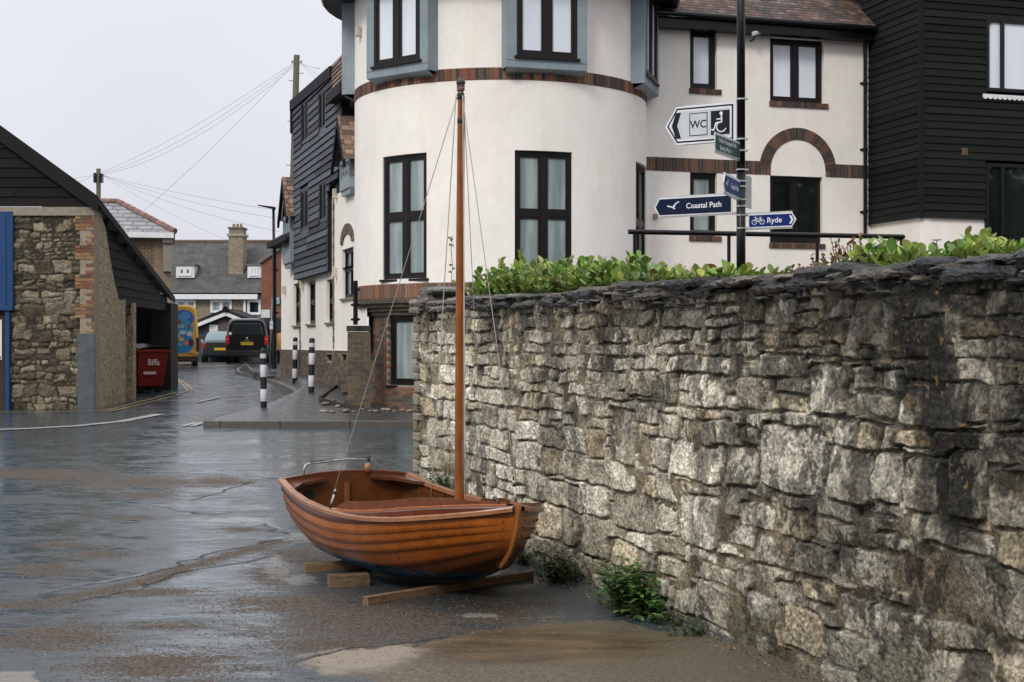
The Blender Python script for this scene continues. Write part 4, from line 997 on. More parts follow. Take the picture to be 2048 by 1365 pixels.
# weatherboards, grey weathered
poly = [e_(597, 560), e_(664, 546), e_(664, 380), e_(690, 345), e_(693, 215), e_(666, 140), e_(595, 205)]
hb_ = E+1.68; poly[0] = (poly[0][0], hb_); poly[1] = (poly[1][0], hb_)
bw = [R4(WL, 612, 625, 200, 286), R4(WL, 647, 661, 178, 262), R4(WL, 610, 626, 376, 462), R4(WL, 648, 662, 360, 444)]
bw = [(min(q[0], q[1]), max(q[0], q[1]), q[2], q[3]) for q in bw]
mb = MB(); boards(mb, WL, poly, .165, bw, c0=(.080, .088, .105), v=.5, o=.10, th=.03); mb.build('weatherboards', M['boards_black'], lh)
mb = MB(); mb.pprism(WL, poly, -3.5, .085, (.012, .012, .014)); mb.pbox(WL, S_(709), sC, E+3.4, e_(700, 330)[1], -2.5, .02, (.02, .02, .022)); mb.build('house_body', M['boards_black'], lh)
for q in bw: window(WL, *q, -.11, 2, None, M['pane_dark'], lh, fw=.07, sill=M['pale_stone'])
# barge boards and tiles
mb = MB(); v0, v1, v2 = e_(592, 203), e_(674, 133), e_(694, 108)
def barge(a, b, w_=.26, o0=.09, o1=.17): mb.pprism(WL, [a, b, (b[0], b[1]-w_), (a[0], a[1]-w_)], o0, o1, (.012, .012, .013))
barge(v0, v1); g0, g1 = e_(592, 203), e_(592, 268); mb.pprism(WL, [g0, g1, (g1[0]-.16, g1[1]), (g0[0]-.2, g0[1]-.02)], .09, .16, (.012, .012, .013)); mb.build('bargeboard', M['boards_black'], lh)
TC = [(.20, .12, .085), (.14, .09, .07), (.26, .17, .12), (.11, .08, .07)]
def tilefield(mb, pl, poly, o0, slope=0.0, seed=3, pitch=.105, tw=.17, pal=TC):
    R = random.Random(seed); z = min(p[1] for p in poly); zm = max(p[1] for p in poly)
    while z < zm:
        xs = []
        for (a, b), (c, d) in zip(poly, poly[1:]+poly[:1]):
            zz_ = z+pitch/2
            if (b <= zz_ < d) or (d <= zz_ < b): xs.append(a+(c-a)*(zz_-b)/(d-b))
        if len(xs) >= 2:
            x = min(xs)
            while x < max(xs):
                x2 = min(x+tw, max(xs)); o = o0-(z-min(p[1] for p in poly))*slope; W = pl.w; t = R.uniform(0, .008)
                mb.hexa([W(x, z, o+.035+t), W(x2-.008, z, o+.035+t), W(x2-.008, z, o-.03), W(x, z, o-.03), W(x, z+pitch+.01, o+.012-pitch*slope), W(x2-.008, z+pitch+.01, o+.012-pitch*slope), W(x2-.008, z+pitch+.01, o-.04-pitch*slope), W(x, z+pitch+.01, o-.04-pitch*slope)], jit(R.choice(pal), .25, R)); x = x2
        z += pitch
mb = MB(); tilefield(mb, WL, [e_(668, 134), e_(700, 98), (e_(712, 190)[0], e_(700, 190)[1]), e_(684, 190)], .18, .12); mb.build('roof', M['tiles'], lh)
mb = MB(); a_, b_ = e_(684, 190), e_(712, 190); mb.pbox(WL, b_[0], a_[0], a_[1]-.22, a_[1]-.01, -.1, .34, (.02, .02, .02)); mb.build('gutter', M['boards_black'], lh)
# two projecting oriel windows with little gabled roofs
def oriel(xl, xr, yt, yb, proj, over):
    s1, zb = e_(xl, yb); s0, zt2 = e_(xr, yt); s0, s1 = min(s0, s1), max(s0, s1)
    mb = MB(); mb.pbox(WL, s0, s1, zb, zb+.22, 0, proj); mb.pbox(WL, s0, s1, zt2-.1, zt2, 0, proj)
    for x in (s0, s1-.07): mb.pbox(WL, x, x+.07, zb+.22, zt2-.1, proj-.08, proj)
    for x in (s0, s1-.06): mb.pbox(WL, x, x+.06, zb+.22, zt2-.1, 0, .08)
    mb.pprism(WL, [(s0, zb-.001), (s1, zb-.001), (s1-.1, zb-.12), (s0+.1, zb-.12)], 0, proj*.8); b = mb.build('bay', M['zinc'], lh)
    q = WL.w(s0, 0, 0); SP = Pl((q.x, q.y), WL.n, -WL.d)
    window(WL, s0+.07, s1-.07, zb+.22, zt2-.1, -proj+.03, 3, (zb+zt2)/2+.1, M['pane_sky'], lh, fw=.045, frame=M['zinc'])
    window(SP, .08, proj-.08, zb+.22, zt2-.1, .0, 1, (zb+zt2)/2+.1, M['pane_sky'], lh, fw=.04, frame=M['zinc'])
    mb = MB(); mid = (s0+s1)/2; hw_ = (s1-s0)/2+.16; zr = zt2+hw_*1.25; Rr = random.Random(4)
    for sgn in (-1, 1):
        n = 9
        for k in range(n):
            f0, f1 = k/n, (k+1.12)/n; x0, x1 = mid+sgn*hw_*(1-f0), mid+sgn*hw_*(1-f1); z0, z1 = lerp(zt2-.12, zr, f0), lerp(zt2-.12, zr, f1); o = -.1
            while o < proj+over:
                W = WL.w; o2 = min(o+.17, proj+over); mb.hexa([W(x0, z0+.03, o), W(x0, z0+.03, o2-.006), W(x1, z1+.005, o2-.006), W(x1, z1+.005, o), W(x0, z0+.05, o), W(x0, z0+.05, o2-.006), W(x1, z1+.025, o2-.006), W(x1, z1+.025, o)], jit(Rr.choice(TC), .25, Rr)); o = o2
    mb.build('roof', M['tiles'], lh)
    mb = MB(); W = WL.w
    for sgn in (-1, 1): mb.prism([W(mid, zr, proj+over-.05), W(mid+sgn*hw_, zt2-.12, proj+over-.05), W(mid+sgn*hw_, zt2-.27, proj+over-.05), W(mid, zr-.18, proj+over-.05)], [W(mid, zr, proj+over+.01), W(mid+sgn*hw_, zt2-.12, proj+over+.01), W(mid+sgn*hw_, zt2-.27, proj+over+.01), W(mid, zr-.18, proj+over+.01)], (.012, .012, .013))
    mb.pprism(WL, [(mid, zr-.1), (mid-hw_*.9, zt2-.1), (mid+hw_*.9, zt2-.1)], .0, proj-.02, (.012, .012, .013)); mb.build('gable', M['boards_black'], lh)
oriel(582, 597, 428, 530, .22, .12)
oriel(692, 712, 312, 385, .14, .16)
mb = MB(); a_ = e_(597, 372); b_ = e_(562, 372); s_lo, s_hi = S_(596), S_(556)
zt_ = e_(575, 478)[1]; mb.pbox(WL, s_lo, s_hi, zt_-.16, zt_, -.1, .32, (.012, .012, .013)); mb.build('gutter', M['boards_black'], lh)
mb = MB(); mb.prism([WL.w(s_lo, zt_, .3), WL.w(s_hi, zt_, .3), WL.w(s_hi, zt_+1.0, -1.3), WL.w(s_lo, zt_+1.0, -1.3)], [WL.w(s_lo, zt_-.1, .3), WL.w(s_hi, zt_-.1, .3), WL.w(s_hi, zt_+.9, -1.3), WL.w(s_lo, zt_+.9, -1.3)], (.07, .05, .045)); mb.build('roof', M['tiles'], lh)
pipe(WL, 556.5, 492, 736, parent=lh, off=.1, r=.05, elbow=False)
# end wall closing the house at its far end
# brick plinth with vents
mb, mo = MB(), MB(); PB = [(.115, .085, .06), (.15, .105, .07), (.09, .07, .055), (.19, .115, .075), (.13, .10, .07), (.07, .06, .05)]
brickwall(mb, mo, WL, -.8, sA, .6, zw-.005, [R4(WL, 617, 628, 709, 722), R4(WL, 655, 667, 709, 722), R4(WL, 684, 696, 709, 722)], off=.03, pal=PB, seed=8)
mb.build('plinth', M['brick'], lh); mo.pbox(WL, -.8, sA, -.2, zw-.004, -.4, -.06); mo.pbox(WL, -.8, sA, zw-.006, zw-.003, -.1, .045); mo.build('mortar', M['mortar'], lh)
for x in (622.5, 661, 690): mb = MB(); q = R4(WL, x-6, x+6, 709, 722); mb.pbox(WL, min(q[:2]), max(q[:2]), q[2], q[3], -.1, -.03); mb.build('air_vent', M['dark'], lh)
for x, y in ((571.5, 580), (607, 570), (674, 388), (674, 545)):
    fit(WL, x, y, .10, .22, .10, mat('cream_box', (.55, .50, .40), .6), 'wall_light', '', '', parent=lh)
# low brick wall beside the tower
q0 = P(695, 700, 27.9); LBW = Pl((q0.x, 27.9), (1, .12), (.12, -1)); mb, mo = MB(), MB(); sl = LBW.s_of(741); zt_ = LBW.sz(715, 652)[1]
brickwall(mb, mo, LBW, 0, sl, .1, zt_-.12, pal=[(.10, .08, .055), (.13, .10, .07), (.08, .07, .05), (.12, .09, .05)], seed=14)
lb = thing('low_brick_wall', 'low mossy brown brick wall against the foot of the round tower', 'wall', tuple(LBW.w(sl/2, .35)))
mb.pbox(LBW, -.02, sl, zt_-.11, zt_, -.3, .03, (.045, .038, .03)); mb.build('bricks', M['brick'], lb); mo.pbox(LBW, 0, sl, .1, zt_-.12, -.3, -.022); mo.build('mortar', M['mortar'], lb)
pl = Pl((P(711, 700, 27.8).x, 27.8), (1, 0), (0, -1)); pipe(pl, 711, 562, 650, parent=bldg, off=.0, r=.045, elbow=False)

# ---------------------------------------------------------------- barn on the left
Aq = ground_px(190, 820); BX = Aq.x; BY = Aq.y
BF = Pl((BX-4.5, BY), (1, 0), (0, -1)); s_e = 4.5
Bq = ground_px(347, 779); BS = Pl((BX, BY), (Bq.x-BX, Bq.y-BY)); 
barn = thing('barn', 'stone barn with black boarded gable, brick quoins and a sloping side shelter', 'barn', (BX-1, BY+.5, BF.sz(100, 822)[1]))
zbf = G(0, BY)-.05
b_ = lambda x, y: BF.sz(x, y); c_ = lambda x, y: BS.sz(x, y)
def bstone(SS, Zm, ID, T, isst, crag, D):
    base = palette_mix(T[ID, 0], [(.055, .044, .030), (.10, .082, .055), (.155, .13, .088), (.23, .195, .14)])*(1+.35*np.clip(crag, -1, 1))[..., None]
    c = np.where(isst[..., None], base, np.array([.045, .037, .026])*(.7+.6*fbm(SS*9, Zm*9, 2, 3))[..., None])
    return np.clip(c, .004, .8)
rubble('return_face', RP, (0.0, 13.2), -.03, EYE+.22, .022, lambda z, R: R.choice([.1, .15, .2, .26]), [], 41, stone_wall, M['stone'], lambda *a: np.clip(bstone(*a)*1.7, 0, .8), relief=.035, joint=.016, warp=.05, wf=3, edge=.025, rough=.01)
sl_, sr_ = b_(22, 700)[0], b_(186, 700)[0]
rubble('stone_front', BF, (sl_, sr_), zbf, b_(100, 428)[1], .02, lambda z, R: R.choice([.08, .11, .15, .2, .28]), [], 31, barn, M['stone'], bstone, relief=.034, joint=.016, warp=.08, wf=3.4, edge=.03, rough=.013)
YB = [(.26, .145, .065), (.20, .10, .05), (.28, .18, .085), (.13, .07, .045), (.19, .075, .04)]
mb, mo = MB(), MB(); sq = b_(152, 600)[0]; zq0, zq1 = b_(170, 665)[1], b_(170, 433)[1]
mo.pbox(BF, sq+.1, s_e, zbf, zq1, -.3, .055)
def toothed(s_, z): k = int((z-zq0)/.30); return s_ > sq+(.0 if k % 2 else .28)
brickwall(mb, MB(), BF, sq, s_e-.01, zq0, zq1, off=.058, pal=YB, seed=17, zf=toothed)
brickwall(mb, MB(), BF, sq, s_e-.01, zbf, zq0, off=.05, pal=[(.13, .09, .06), (.16, .11, .07)], seed=18, zf=toothed)
mb.build('brick_quoins', M['brick'], barn); mo.build('mortar', M['mortar'], barn)
# concrete lintel band, gable boards
mb = MB(); mb.pbox(BF, b_(0, 0)[0]-2, s_e, b_(100, 432)[1], b_(100, 415)[1], -.2, .07, (.9, .85, .7)); mb.build('lintel', M['mortar'], barn)
gtop = [b_(0, 262), b_(196, 405)]; sl2 = -1.5; slope = (gtop[1][1]-gtop[0][1])/(gtop[1][0]-gtop[0][0]); apx = sl2; zap = gtop[0][1]+slope*(apx-gtop[0][0])
zg0 = b_(100, 414)[1]
mb = MB(); boards(mb, BF, [(apx, zg0), (gtop[1][0], zg0), (gtop[1][0], gtop[1][1]-.05), (apx, zap-.1)], .2, c0=(.007, .006, .0055), v=.4, o=.05); 
# side shelter boards
_, ztA = c_(199, 412); _, zbB = c_(345, 606)
side = [c_(240, 600), c_(343, 626), c_(344, 604), c_(200, 412)]
mb2 = MB(); boards(mb2, BS, [(0, ztA-2.2), (c_(343, 620)[0], c_(343, 622)[1]), (c_(344, 604)[0], c_(344, 604)[1]), (.05, ztA)], .2, c0=(.007, .006, .0055), v=.4, o=-.10)
mb.add(mb2); mb.build('weatherboards', M['boards_black'], barn)
M['flint'] = mat('pebble_render', (.34, .28, .185), .9, nscale=7, namt=.42, bump=.05, bscale=14, nscale2=22, namt2=.6)
fl = [c_(190.5, 416), c_(203, 424), c_(214, 460), c_(221, 510), c_(230, 560), c_(240, 600), c_(253, 600), c_(253, 800)]
fl = [(max(0, p[0]), p[1]) for p in fl]; fl[-1] = (fl[-1][0], zbf+.02); fl.append((0, zbf))
mb = MB(); mb.pprism(BS, fl, -.3, -.02); mb.pbox(BS, c_(268, 0)[0], c_(274, 0)[0], zbf, c_(270, 606)[1], -.3, -.02); mb.build('pebble_wall', M['flint'], barn)
mb = MB(); mb.pbox(BS, c_(340, 0)[0], c_(348, 0)[0]+.5, zbf, c_(345, 600)[1]-.1, -.5, .02, (.028, .026, .022)); mb.build('end_pier', M['stone'], barn)
mb = MB(); mb.pbox(BS, c_(254, 0)[0], c_(267, 0)[0], zbf, c_(260, 612)[1], -.34, -.24, (.02, .017, .015)); mb.build('side_door', M['boards_black'], barn)
mb = MB(); Wb = [BF.w(apx, zap+.02, .18), BF.w(gtop[1][0]+.04, gtop[1][1]+.02, .18)]; Bend = BS.w(c_(347, 602)[0]+.15, c_(347, 602)[1], .02); P4 = Wb[0]+(Bend-Wb[1])
up = Vector((0, 0, .10)); mb.pprism(BF, [(apx, zap+.1), (gtop[1][0]+.04, gtop[1][1]+.1), (gtop[1][0]+.04, gtop[1][1]-.22), (apx, zap-.22)], .10, .19, (.012, .011, .011)); mb.prism([q+up for q in (Wb[0], Wb[1], Bend, P4)], [q-up*.6 for q in (Wb[0], Wb[1], Bend, P4)], (.016, .015, .015)); mb.build('roof', M['boards_black'], barn)
# interior closure: rear and far walls
mb = MB(); q = BS.w(9.4, 0, -.3); mb.box(BX-6, q.x, q.y-.1, q.y+.1, 0, E+1.1, (.012, .011, .010)); mb.box(BX-2.6, BX-2.5, BY+.4, q.y, 0, E+1.2, (.012, .011, .010)); mb.build('inner_wall', M['boards_black'], barn)
# blue timber panel, door, notice
BL = (.005, .045, .15)
mb = MB(); z1, z2 = b_(10, 612)[1], b_(10, 424)[1]; x = -1.5
R = random.Random(3)
while x < b_(20, 0)[0]: mb.pbox(BF, x, x+.135, z1, z2, 0, .08+R.uniform(0, .006), jit(BL, .12, R)); x += .14
mb.pbox(BF, -1.5, b_(30, 0)[0], z1-.10, z1, 0, .16, BL); mb.pbox(BF, b_(14, 0)[0], b_(22.5, 0)[0], zbf, z1-.1, 0, .12, BL); mb.build('blue_boarding', M['attr_matt'], barn, bevel=.008)
mb = MB(); x = -1.5
while x < b_(13, 0)[0]: mb.pbox(BF, x, x+.13, zbf+.05, z1-.12, -.02, .03+R.uniform(0, .005), jit((.035, .022, .014), .2, R)); x += .134
mb.build('door', M['attr_matt'], barn)
ntc = thing('notice', 'white notice sheet on the dark barn door beside the blue frame', 'notice', tuple(BF.w(b_(-12, 0)[0], b_(0, 720)[1], .05)))
mb = MB(); mb.pbox(BF, b_(-40, 0)[0], b_(5.5, 0)[0], b_(0, 720)[1], b_(0, 640)[1], .04, .055, (.72, .72, .74)); mb.build('sheet', M['attr_gloss'], ntc)
mb = MB(); mb.pbox(BF, b_(-40, 0)[0], b_(4, 0)[0], b_(0, 719)[1], b_(0, 713)[1], .05, .0565, (.03, .15, .3)); 
for k in range(8): mb.pbox(BF, b_(-35, 0)[0], b_(2-(k*7 % 5), 0)[0], b_(0, 655+k*7)[1], b_(0, 653.6+k*7)[1], .05, .0563, (.2, .2, .22))
mb.build('print', M['attr_matt'], ntc)
mb = MB(); mb.pbox(BF, b_(157.5, 0)[0], b_(192, 0)[0], zbf+.02, b_(170, 667)[1], .04, .10, (1, 1, 1)); o = mb.build('metal_guard', mat('dull_grey_sheet', (.075, .09, .10), .5, nscale=6, namt=.3, bump=.004, bscale=8), bevel=.01); tag(o, 'tall grey metal sheet guard at the foot of the barn corner', 'panel')

# red wheeled bin in the shelter
rb = BS.w(c_(322, 0)[0]-.3, 0, -.0); cb_ = P(283, 700, 35.6); 
bn = thing('wheeled_bin', 'large red wheeled refuse bin with black lid in the barn shelter', 'bin', (cb_.x-.25, cb_.y+.75, G(0, 35)), math.radians(-38))
RD = (.20, .010, .006); RD2 = (.24, .014, .009)
mb = MB()
def taper(mb, z0, z1, w0, d0, w1, d1, col): mb.hexa([(-w0, -d0, z0), (w0, -d0, z0), (w0, d0, z0), (-w0, d0, z0), (-w1, -d1, z1), (w1, -d1, z1), (w1, d1, z1), (-w1, d1, z1)], col)
taper(mb, .20, .42, .46, .38, .49, .41, RD); taper(mb, .425, 1.05, .50, .42, .56, .47, RD); taper(mb, 1.052, 1.13, .60, .51, .61, .52, RD2)
for x in (-.25, 0, .25): taper_ = mb.box(x-.02, x+.02, -.475, -.40, .45, 1.0, RD2)
mb.build('body', M['attr_gloss'], bn, local=True, bevel=.015)
mb = MB(); rows = [[(x, y, 1.14+.14*max(0.0, math.sin(math.pi*(y+.53)/1.06))**.6*(1 if abs(x) < .5 else .4)) for x in (-.62, -.5, -.2, .2, .5, .62)] for y in np.linspace(-.53, .53, 9)]; mb.grid(rows); mb.tube([(-.62, -.54, 1.16), (.62, -.54, 1.16)], .02, 8)
mb.build('lid', M['blackpaint'], bn, local=True, smooth=False)
for x, y in ((-.38, -.3), (.38, -.3), (-.38, .3), (.38, .3)):
    mb = MB(); mb.tube([(x-.025, y, .10), (x+.025, y, .10)], .10, 16); mb.box(x-.03, x+.03, y-.03, y+.03, .1, .21); mb.build('wheel', M['blackpaint'], bn, local=True)
mb = MB(); put_text(mb, 'Biffa', (.05, -.462, .80), (1, 0, 0), (0, -.0, 1), .20, (.7, .6, .62), .012); put_text(mb, 'Biffa', (.575, 0, .80), (0, 1, 0), (0, 0, 1), .22, (.7, .6, .62), .012)
mb.box(.532, .545, -.28, .10, .50, .57, (.6, .5, .5)); mb.box(-.4, -.1, -.478, -.47, .98, 1.03, (.6, .45, .03)); mb.build('markings', M['attr_gloss'], bn, local=True)
# ---------------------------------------------------------------- varnished clinker dinghy
LB = 2.74; BO = Vector((-1.329, 11.373, 0.0)); BA = math.atan2(-.866, .5)
boat = thing('dinghy', 'small varnished wooden clinker dinghy with a tall mast, standing on timber baulks', 'boat', tuple(BO), BA)
MB_ = MATS[boat.name]; MBi = MB_.inverted()
def tw(x, y, z): return MB_ @ Vector((x, y, z))
def wood(name, col, rough=.28, amt=.28, grain=(1.2, 14, 14), coat=.5, blue=False):
    m = bpy.data.materials.new(name); m.use_nodes = True; nt = m.node_tree; L = nt.links.new; b = nt.nodes['Principled BSDF']
    t = N(nt, 'ShaderNodeTexCoord'); mp = N(nt, 'ShaderNodeMapping'); mp.inputs['Scale'].default_value = grain; L(t.outputs['Object'], mp.inputs[0])
    n1 = N(nt, 'ShaderNodeTexNoise'); n1.inputs['Scale'].default_value = 7; n1.inputs['Detail'].default_value = 7; n1.inputs['Roughness'].default_value = .7; n1.inputs['Distortion'].default_value = .6; L(mp.outputs[0], n1.inputs['Vector'])
    n2 = N(nt, 'ShaderNodeTexNoise'); n2.inputs['Scale'].default_value = 9; n2.inputs['Detail'].default_value = 4; L(t.outputs['Object'], n2.inputs['Vector'])
    a = N(nt, 'ShaderNodeAttribute', attribute_name='Col')
    r = N(nt, 'ShaderNodeMapRange'); L(n1.outputs['Fac'], r.inputs[0]); r.inputs[1].default_value = .3; r.inputs[2].default_value = .7; r.inputs[3].default_value = 1-amt; r.inputs[4].default_value = 1+amt
    r2 = N(nt, 'ShaderNodeMapRange'); L(n2.outputs['Fac'], r2.inputs[0]); r2.inputs[1].default_value = .3; r2.inputs[2].default_value = .7; r2.inputs[3].default_value = .78; r2.inputs[4].default_value = 1.18
    mx = N(nt, 'ShaderNodeMix', data_type='RGBA', blend_type='MULTIPLY'); mx.inputs[0].default_value = 1; mx.inputs[6].default_value = (*col, 1); L(a.outputs['Color'], mx.inputs[7])
    mt = N(nt, 'ShaderNodeMath', operation='MULTIPLY'); L(r.outputs[0], mt.inputs[0]); L(r2.outputs[0], mt.inputs[1])
    m2 = N(nt, 'ShaderNodeMix', data_type='RGBA', blend_type='MULTIPLY'); m2.inputs[0].default_value = 1; L(mx.outputs[2], m2.inputs[6]); L(mt.outputs[0], m2.inputs[7]); src = m2.outputs[2]
    if blue:   # painted bottom below a curved waterline, worn edge
        sp = N(nt, 'ShaderNodeSeparateXYZ'); L(t.outputs['Object'], sp.inputs[0])
        q = N(nt, 'ShaderNodeMath', operation='MULTIPLY_ADD'); L(n2.outputs['Fac'], q.inputs[0]); q.inputs[1].default_value = .03; q.inputs[2].default_value = -.015
        s_ = N(nt, 'ShaderNodeMath', operation='ADD'); L(sp.outputs['Z'], s_.inputs[0]); L(q.outputs[0], s_.inputs[1])
        rr = N(nt, 'ShaderNodeMapRange'); L(s_.outputs[0], rr.inputs[0]); rr.inputs[1].default_value = .175; rr.inputs[2].default_value = .183; rr.inputs[3].default_value = 1; rr.inputs[4].default_value = 0
        m3 = N(nt, 'ShaderNodeMix', data_type='RGBA'); L(rr.outputs[0], m3.inputs[0]); L(src, m3.inputs[6]); m3.inputs[7].default_value = (.006, .045, .085, 1); src = m3.outputs[2]
    L(src, b.inputs['Base Color']); b.inputs['Roughness'].default_value = rough
    b.inputs['Coat Weight'].default_value = coat*.5; b.inputs['Specular IOR Level'].default_value = .3; b.inputs['Coat Roughness'].default_value = .22
    bp = N(nt, 'ShaderNodeBump'); bp.inputs['Strength'].default_value = .35; bp.inputs['Distance'].default_value = .002; L(n1.outputs['Fac'], bp.inputs['Height']); L(bp.outputs[0], b.inputs['Normal'])
    return m
M['hull'] = wood('varnished_planks', (1, 1, 1), blue=True)
M['wood'] = wood('varnished_wood', (1, 1, 1))
M['mast'] = wood('varnished_spar', (1, 1, 1), grain=(16, 16, .8), amt=.4)
M['rawwood'] = wood('raw_timber', (1, 1, 1), rough=.55, coat=0, grain=(.9, 9, 9), amt=.6)
def zs(t): return float(np.interp(t, [0, .12, .25, .4, .5, .62, .75, .88, .95, 1], [.625, .565, .528, .508, .505, .512, .538, .585, .615, .645]))
def hb_(t): return float(np.interp(t, [0, .1, .25, .4, .5, .6, .7, .78, .85, .91, .95, .98, 1], [.545, .58, .615, .63, .628, .612, .575, .51, .42, .31, .20, .10, .022]))
def zk(t): return float(np.interp(t, [0, .15, .35, .62, .72, .81, .88, .92, .945, .965, .98, .99, 1], [.14, .09, .065, .065, .085, .135, .20, .26, .315, .375, .45, .52, .645]))
def sec(t, u):
    """u 0 keel .. 1 sheer -> (y>0, z)"""
    f = float(sm(.70, 1.03, np.array(t))); a = u*math.pi/2
    ym, zm = math.sin(a)**.72, (1-math.cos(a))**1.28
    yb, zb = u**.95, u**1.15
    if t < .2: g_ = (1-t/.2)*.25; ym, zm = lerp(ym, u**.8, g_), lerp(zm, u**1.5, g_)
    y = lerp(ym, yb, f)*hb_(t); z = lerp(zm, zb, f)
    return y, zk(t)+(zs(t)-zk(t))*z
TT = [0, .03, .07, .12, .18, .24, .30, .36, .42, .48, .54, .60, .65, .70, .745, .785, .82, .85, .88, .905, .925, .945, .96, .975, .988, 1.0]
NS = 7; UB = [0, .26, .46, .63, .735, .83, .92, 1.0]
PC = [(.05, .016, .004), (.10, .028, .004), (.20, .050, .006), (.32, .086, .007), (.27, .070, .007), (.32, .086, .008), (.12, .028, .006)]
HK = [.25, .33, .395, .44, .50, .54, .59, .645]
def te(u): h = float(np.interp(u, UB, HK)); return float(np.interp(h, [.06, .26, .315, .375, .45, .52, .645], [.90, .92, .945, .965, .98, .99, 1.0]))
def S3(tau, u):
    """tau runs 0 at the transom to 1 on the stem along a plank line"""
    t = tau*te(u); a = u*math.pi/2; ym, zm = math.sin(a)**.72, (1-math.cos(a))**1.28
    if tau < .2: g_ = (1-tau/.2)*.25; ym, zm = lerp(ym, u**.8, g_), lerp(zm, u**1.5, g_)
    zf = float(np.interp(tau, [0, .15, .35, .7, .85, 1], [.14, .09, .065, .065, .08, .10])); f = max(0.0, (tau-.30)/.70)**lerp(5.5, 1.9, min(1, u*1.6))
    ym = lerp(ym, u**.55 if u > 0 else 0, f); h = float(np.interp(u, UB, HK))
    return t*LB, max(.020 if tau > .9 else 0, ym*hb_(tau)), lerp(zf+(zs(tau)-zf)*zm, h, f)
def sec(t, u): x, y, z = S3(t, u); return y, z
def X3(t, u): return t*te(u)*LB
def nrm(t, u, e=.01):
    y0, z0 = sec(t, max(0, u-e)); y1, z1 = sec(t, min(1, u+e)); dy, dz = y1-y0, z1-z0; l = math.hypot(dy, dz)+1e-9
    return dz/l, -dy/l
planks = MB(); rivets = MB(); inner = MB(); Rv = random.Random(5)
for sd_ in (-1, 1):
    for k in range(NS):
        u0, u1 = UB[k], UB[k+1]; col = PC[k]; ro, ri = [], []
        for t in TT:
            ft = min(1.0, (1-t)/.06); r_, q_ = [], []
            for j in range(4):
                u = lerp(u0, u1, j/3); y, z = sec(t, u); ny, nz = nrm(t, u); off = (.013*(1-j/3)+.001)*ft
                r_.append((X3(t, u), sd_*(y+ny*off), z+nz*off)); q_.append((X3(t, u), sd_*max(y-ny*.008, .0), z-nz*.008))
            yb_, zb_ = sec(t, max(0, u0-.015)); ny, nz = nrm(t, u0)
            ro.append([(X3(t, max(0, u0-.015)), sd_*(yb_+ny*.0), zb_)]+r_); ri.append(q_)
        planks.grid(ro, jit(col, .06, Rv)); inner.grid(ri, jit((.105, .036, .012), .15, Rv))
        if k > 0 and k < NS:
            n = 46
            for i in range(n):
                t = .03+.93*i/n; u = u0+.02; y, z = sec(t, u); ny, nz = nrm(t, u); c = Vector((X3(t, u), sd_*(y+ny*.0145), z+nz*.0145)); r0 = .0055; nv = Vector((0, sd_*ny, nz)).normalized()
                a = Vector((1, 0, 0)); b = nv.cross(a); i0 = len(rivets.v)
                for q in range(6): an = q*math.pi/3; rivets.v.append(tuple(c+(a*math.cos(an)+b*math.sin(an))*r0))
                rivets.v.append(tuple(c+nv*.002))
                for q in range(6): rivets.f.append((i0+q, i0+(q+1) % 6, i0+6)); rivets.c.append((.03, .012, .006))
    for k in range(NS):      # nails along the stem
        for q in (.4,): 
            u = lerp(UB[k], UB[k+1], q); y, z = sec(.985, u); rivets.lathe((X3(.985, u), sd_*(y+.008), z), [(.0045, -.004), (.0045, .004), (0, .004)], 6, (.03, .012, .006))
planks.add(rivets); planks.build('planking', M['hull'], boat, smooth=True, local=True); inner.build('inner_planking', M['wood'], boat, smooth=True, local=True)
# transom
mb = MB(); pr = [sec(0, u) for u in np.linspace(0, 1, 16)]; top = [(pr[-1][0]*c, pr[-1][1]+.045*(1-c*c)) for c in (.8, .6, .4, .2, 0, -.2, -.4, -.6, -.8)]
loop = [(y, z) for y, z in pr]+top+[(-y, z) for y, z in reversed(pr)]
mb.prism([(-.012, y, z) for y, z in loop], [(.014, y*.995, z) for y, z in loop], (.12, .04, .013)); mb.build('transom', M['wood'], boat, local=True)
mb = MB(); path = [(.002, y, z+.004) for y, z in [pr[-1]]+top+[(-pr[-1][0], pr[-1][1])]]
for a, b in zip(path, path[1:]): a, b = Vector(a), Vector(b); mb.hexa([a+Vector(q) for q in ((-.016, 0, -.006), (.016, 0, -.006))]+[b+Vector(q) for q in ((.016, 0, -.006), (-.016, 0, -.006))]+[a+Vector(q) for q in ((-.016, 0, .006), (.016, 0, .006))]+[b+Vector(q) for q in ((.016, 0, .006), (-.016, 0, .006))], (.17, .06, .03))
mb.build('transom_cap', M['wood'], boat, local=True)
# stem, keel
mb = MB(); pts = [(t, zk(t)) for t in (.915, .925, .935, .945, .952, .96, .972, .982, .99, .996, 1.0)]; rows = []
for i, (t, z) in enumerate(pts):
    t0, z0 = pts[max(i-1, 0)]; t1, z1 = pts[min(i+1, len(pts)-1)]; d = Vector(((t1-t0)*LB, 0, z1-z0)).normalized(); n = Vector((d.z, 0, -d.x)); c = Vector((t*LB, 0, z)); 
    w0, w1 = .019, .008; p = c+n*.024; q = c-n*.03
    rows.append([tuple(q+Vector((0, w0, 0))), tuple(c+n*.004+Vector((0, w0, 0))), tuple(p+Vector((0, w1, 0))), tuple(p-Vector((0, w1, 0))), tuple(c+n*.004-Vector((0, w0, 0))), tuple(q-Vector((0, w0, 0)))])
last = rows[-1]; rows.append([(x-.004, y, z+.03) for x, y, z in last]); mb.grid(rows, (.27, .10, .025), closed=True); mb.poly(rows[-1], (.24, .09, .03)); mb.build('stem', M['wood'], boat, smooth=False, local=True)
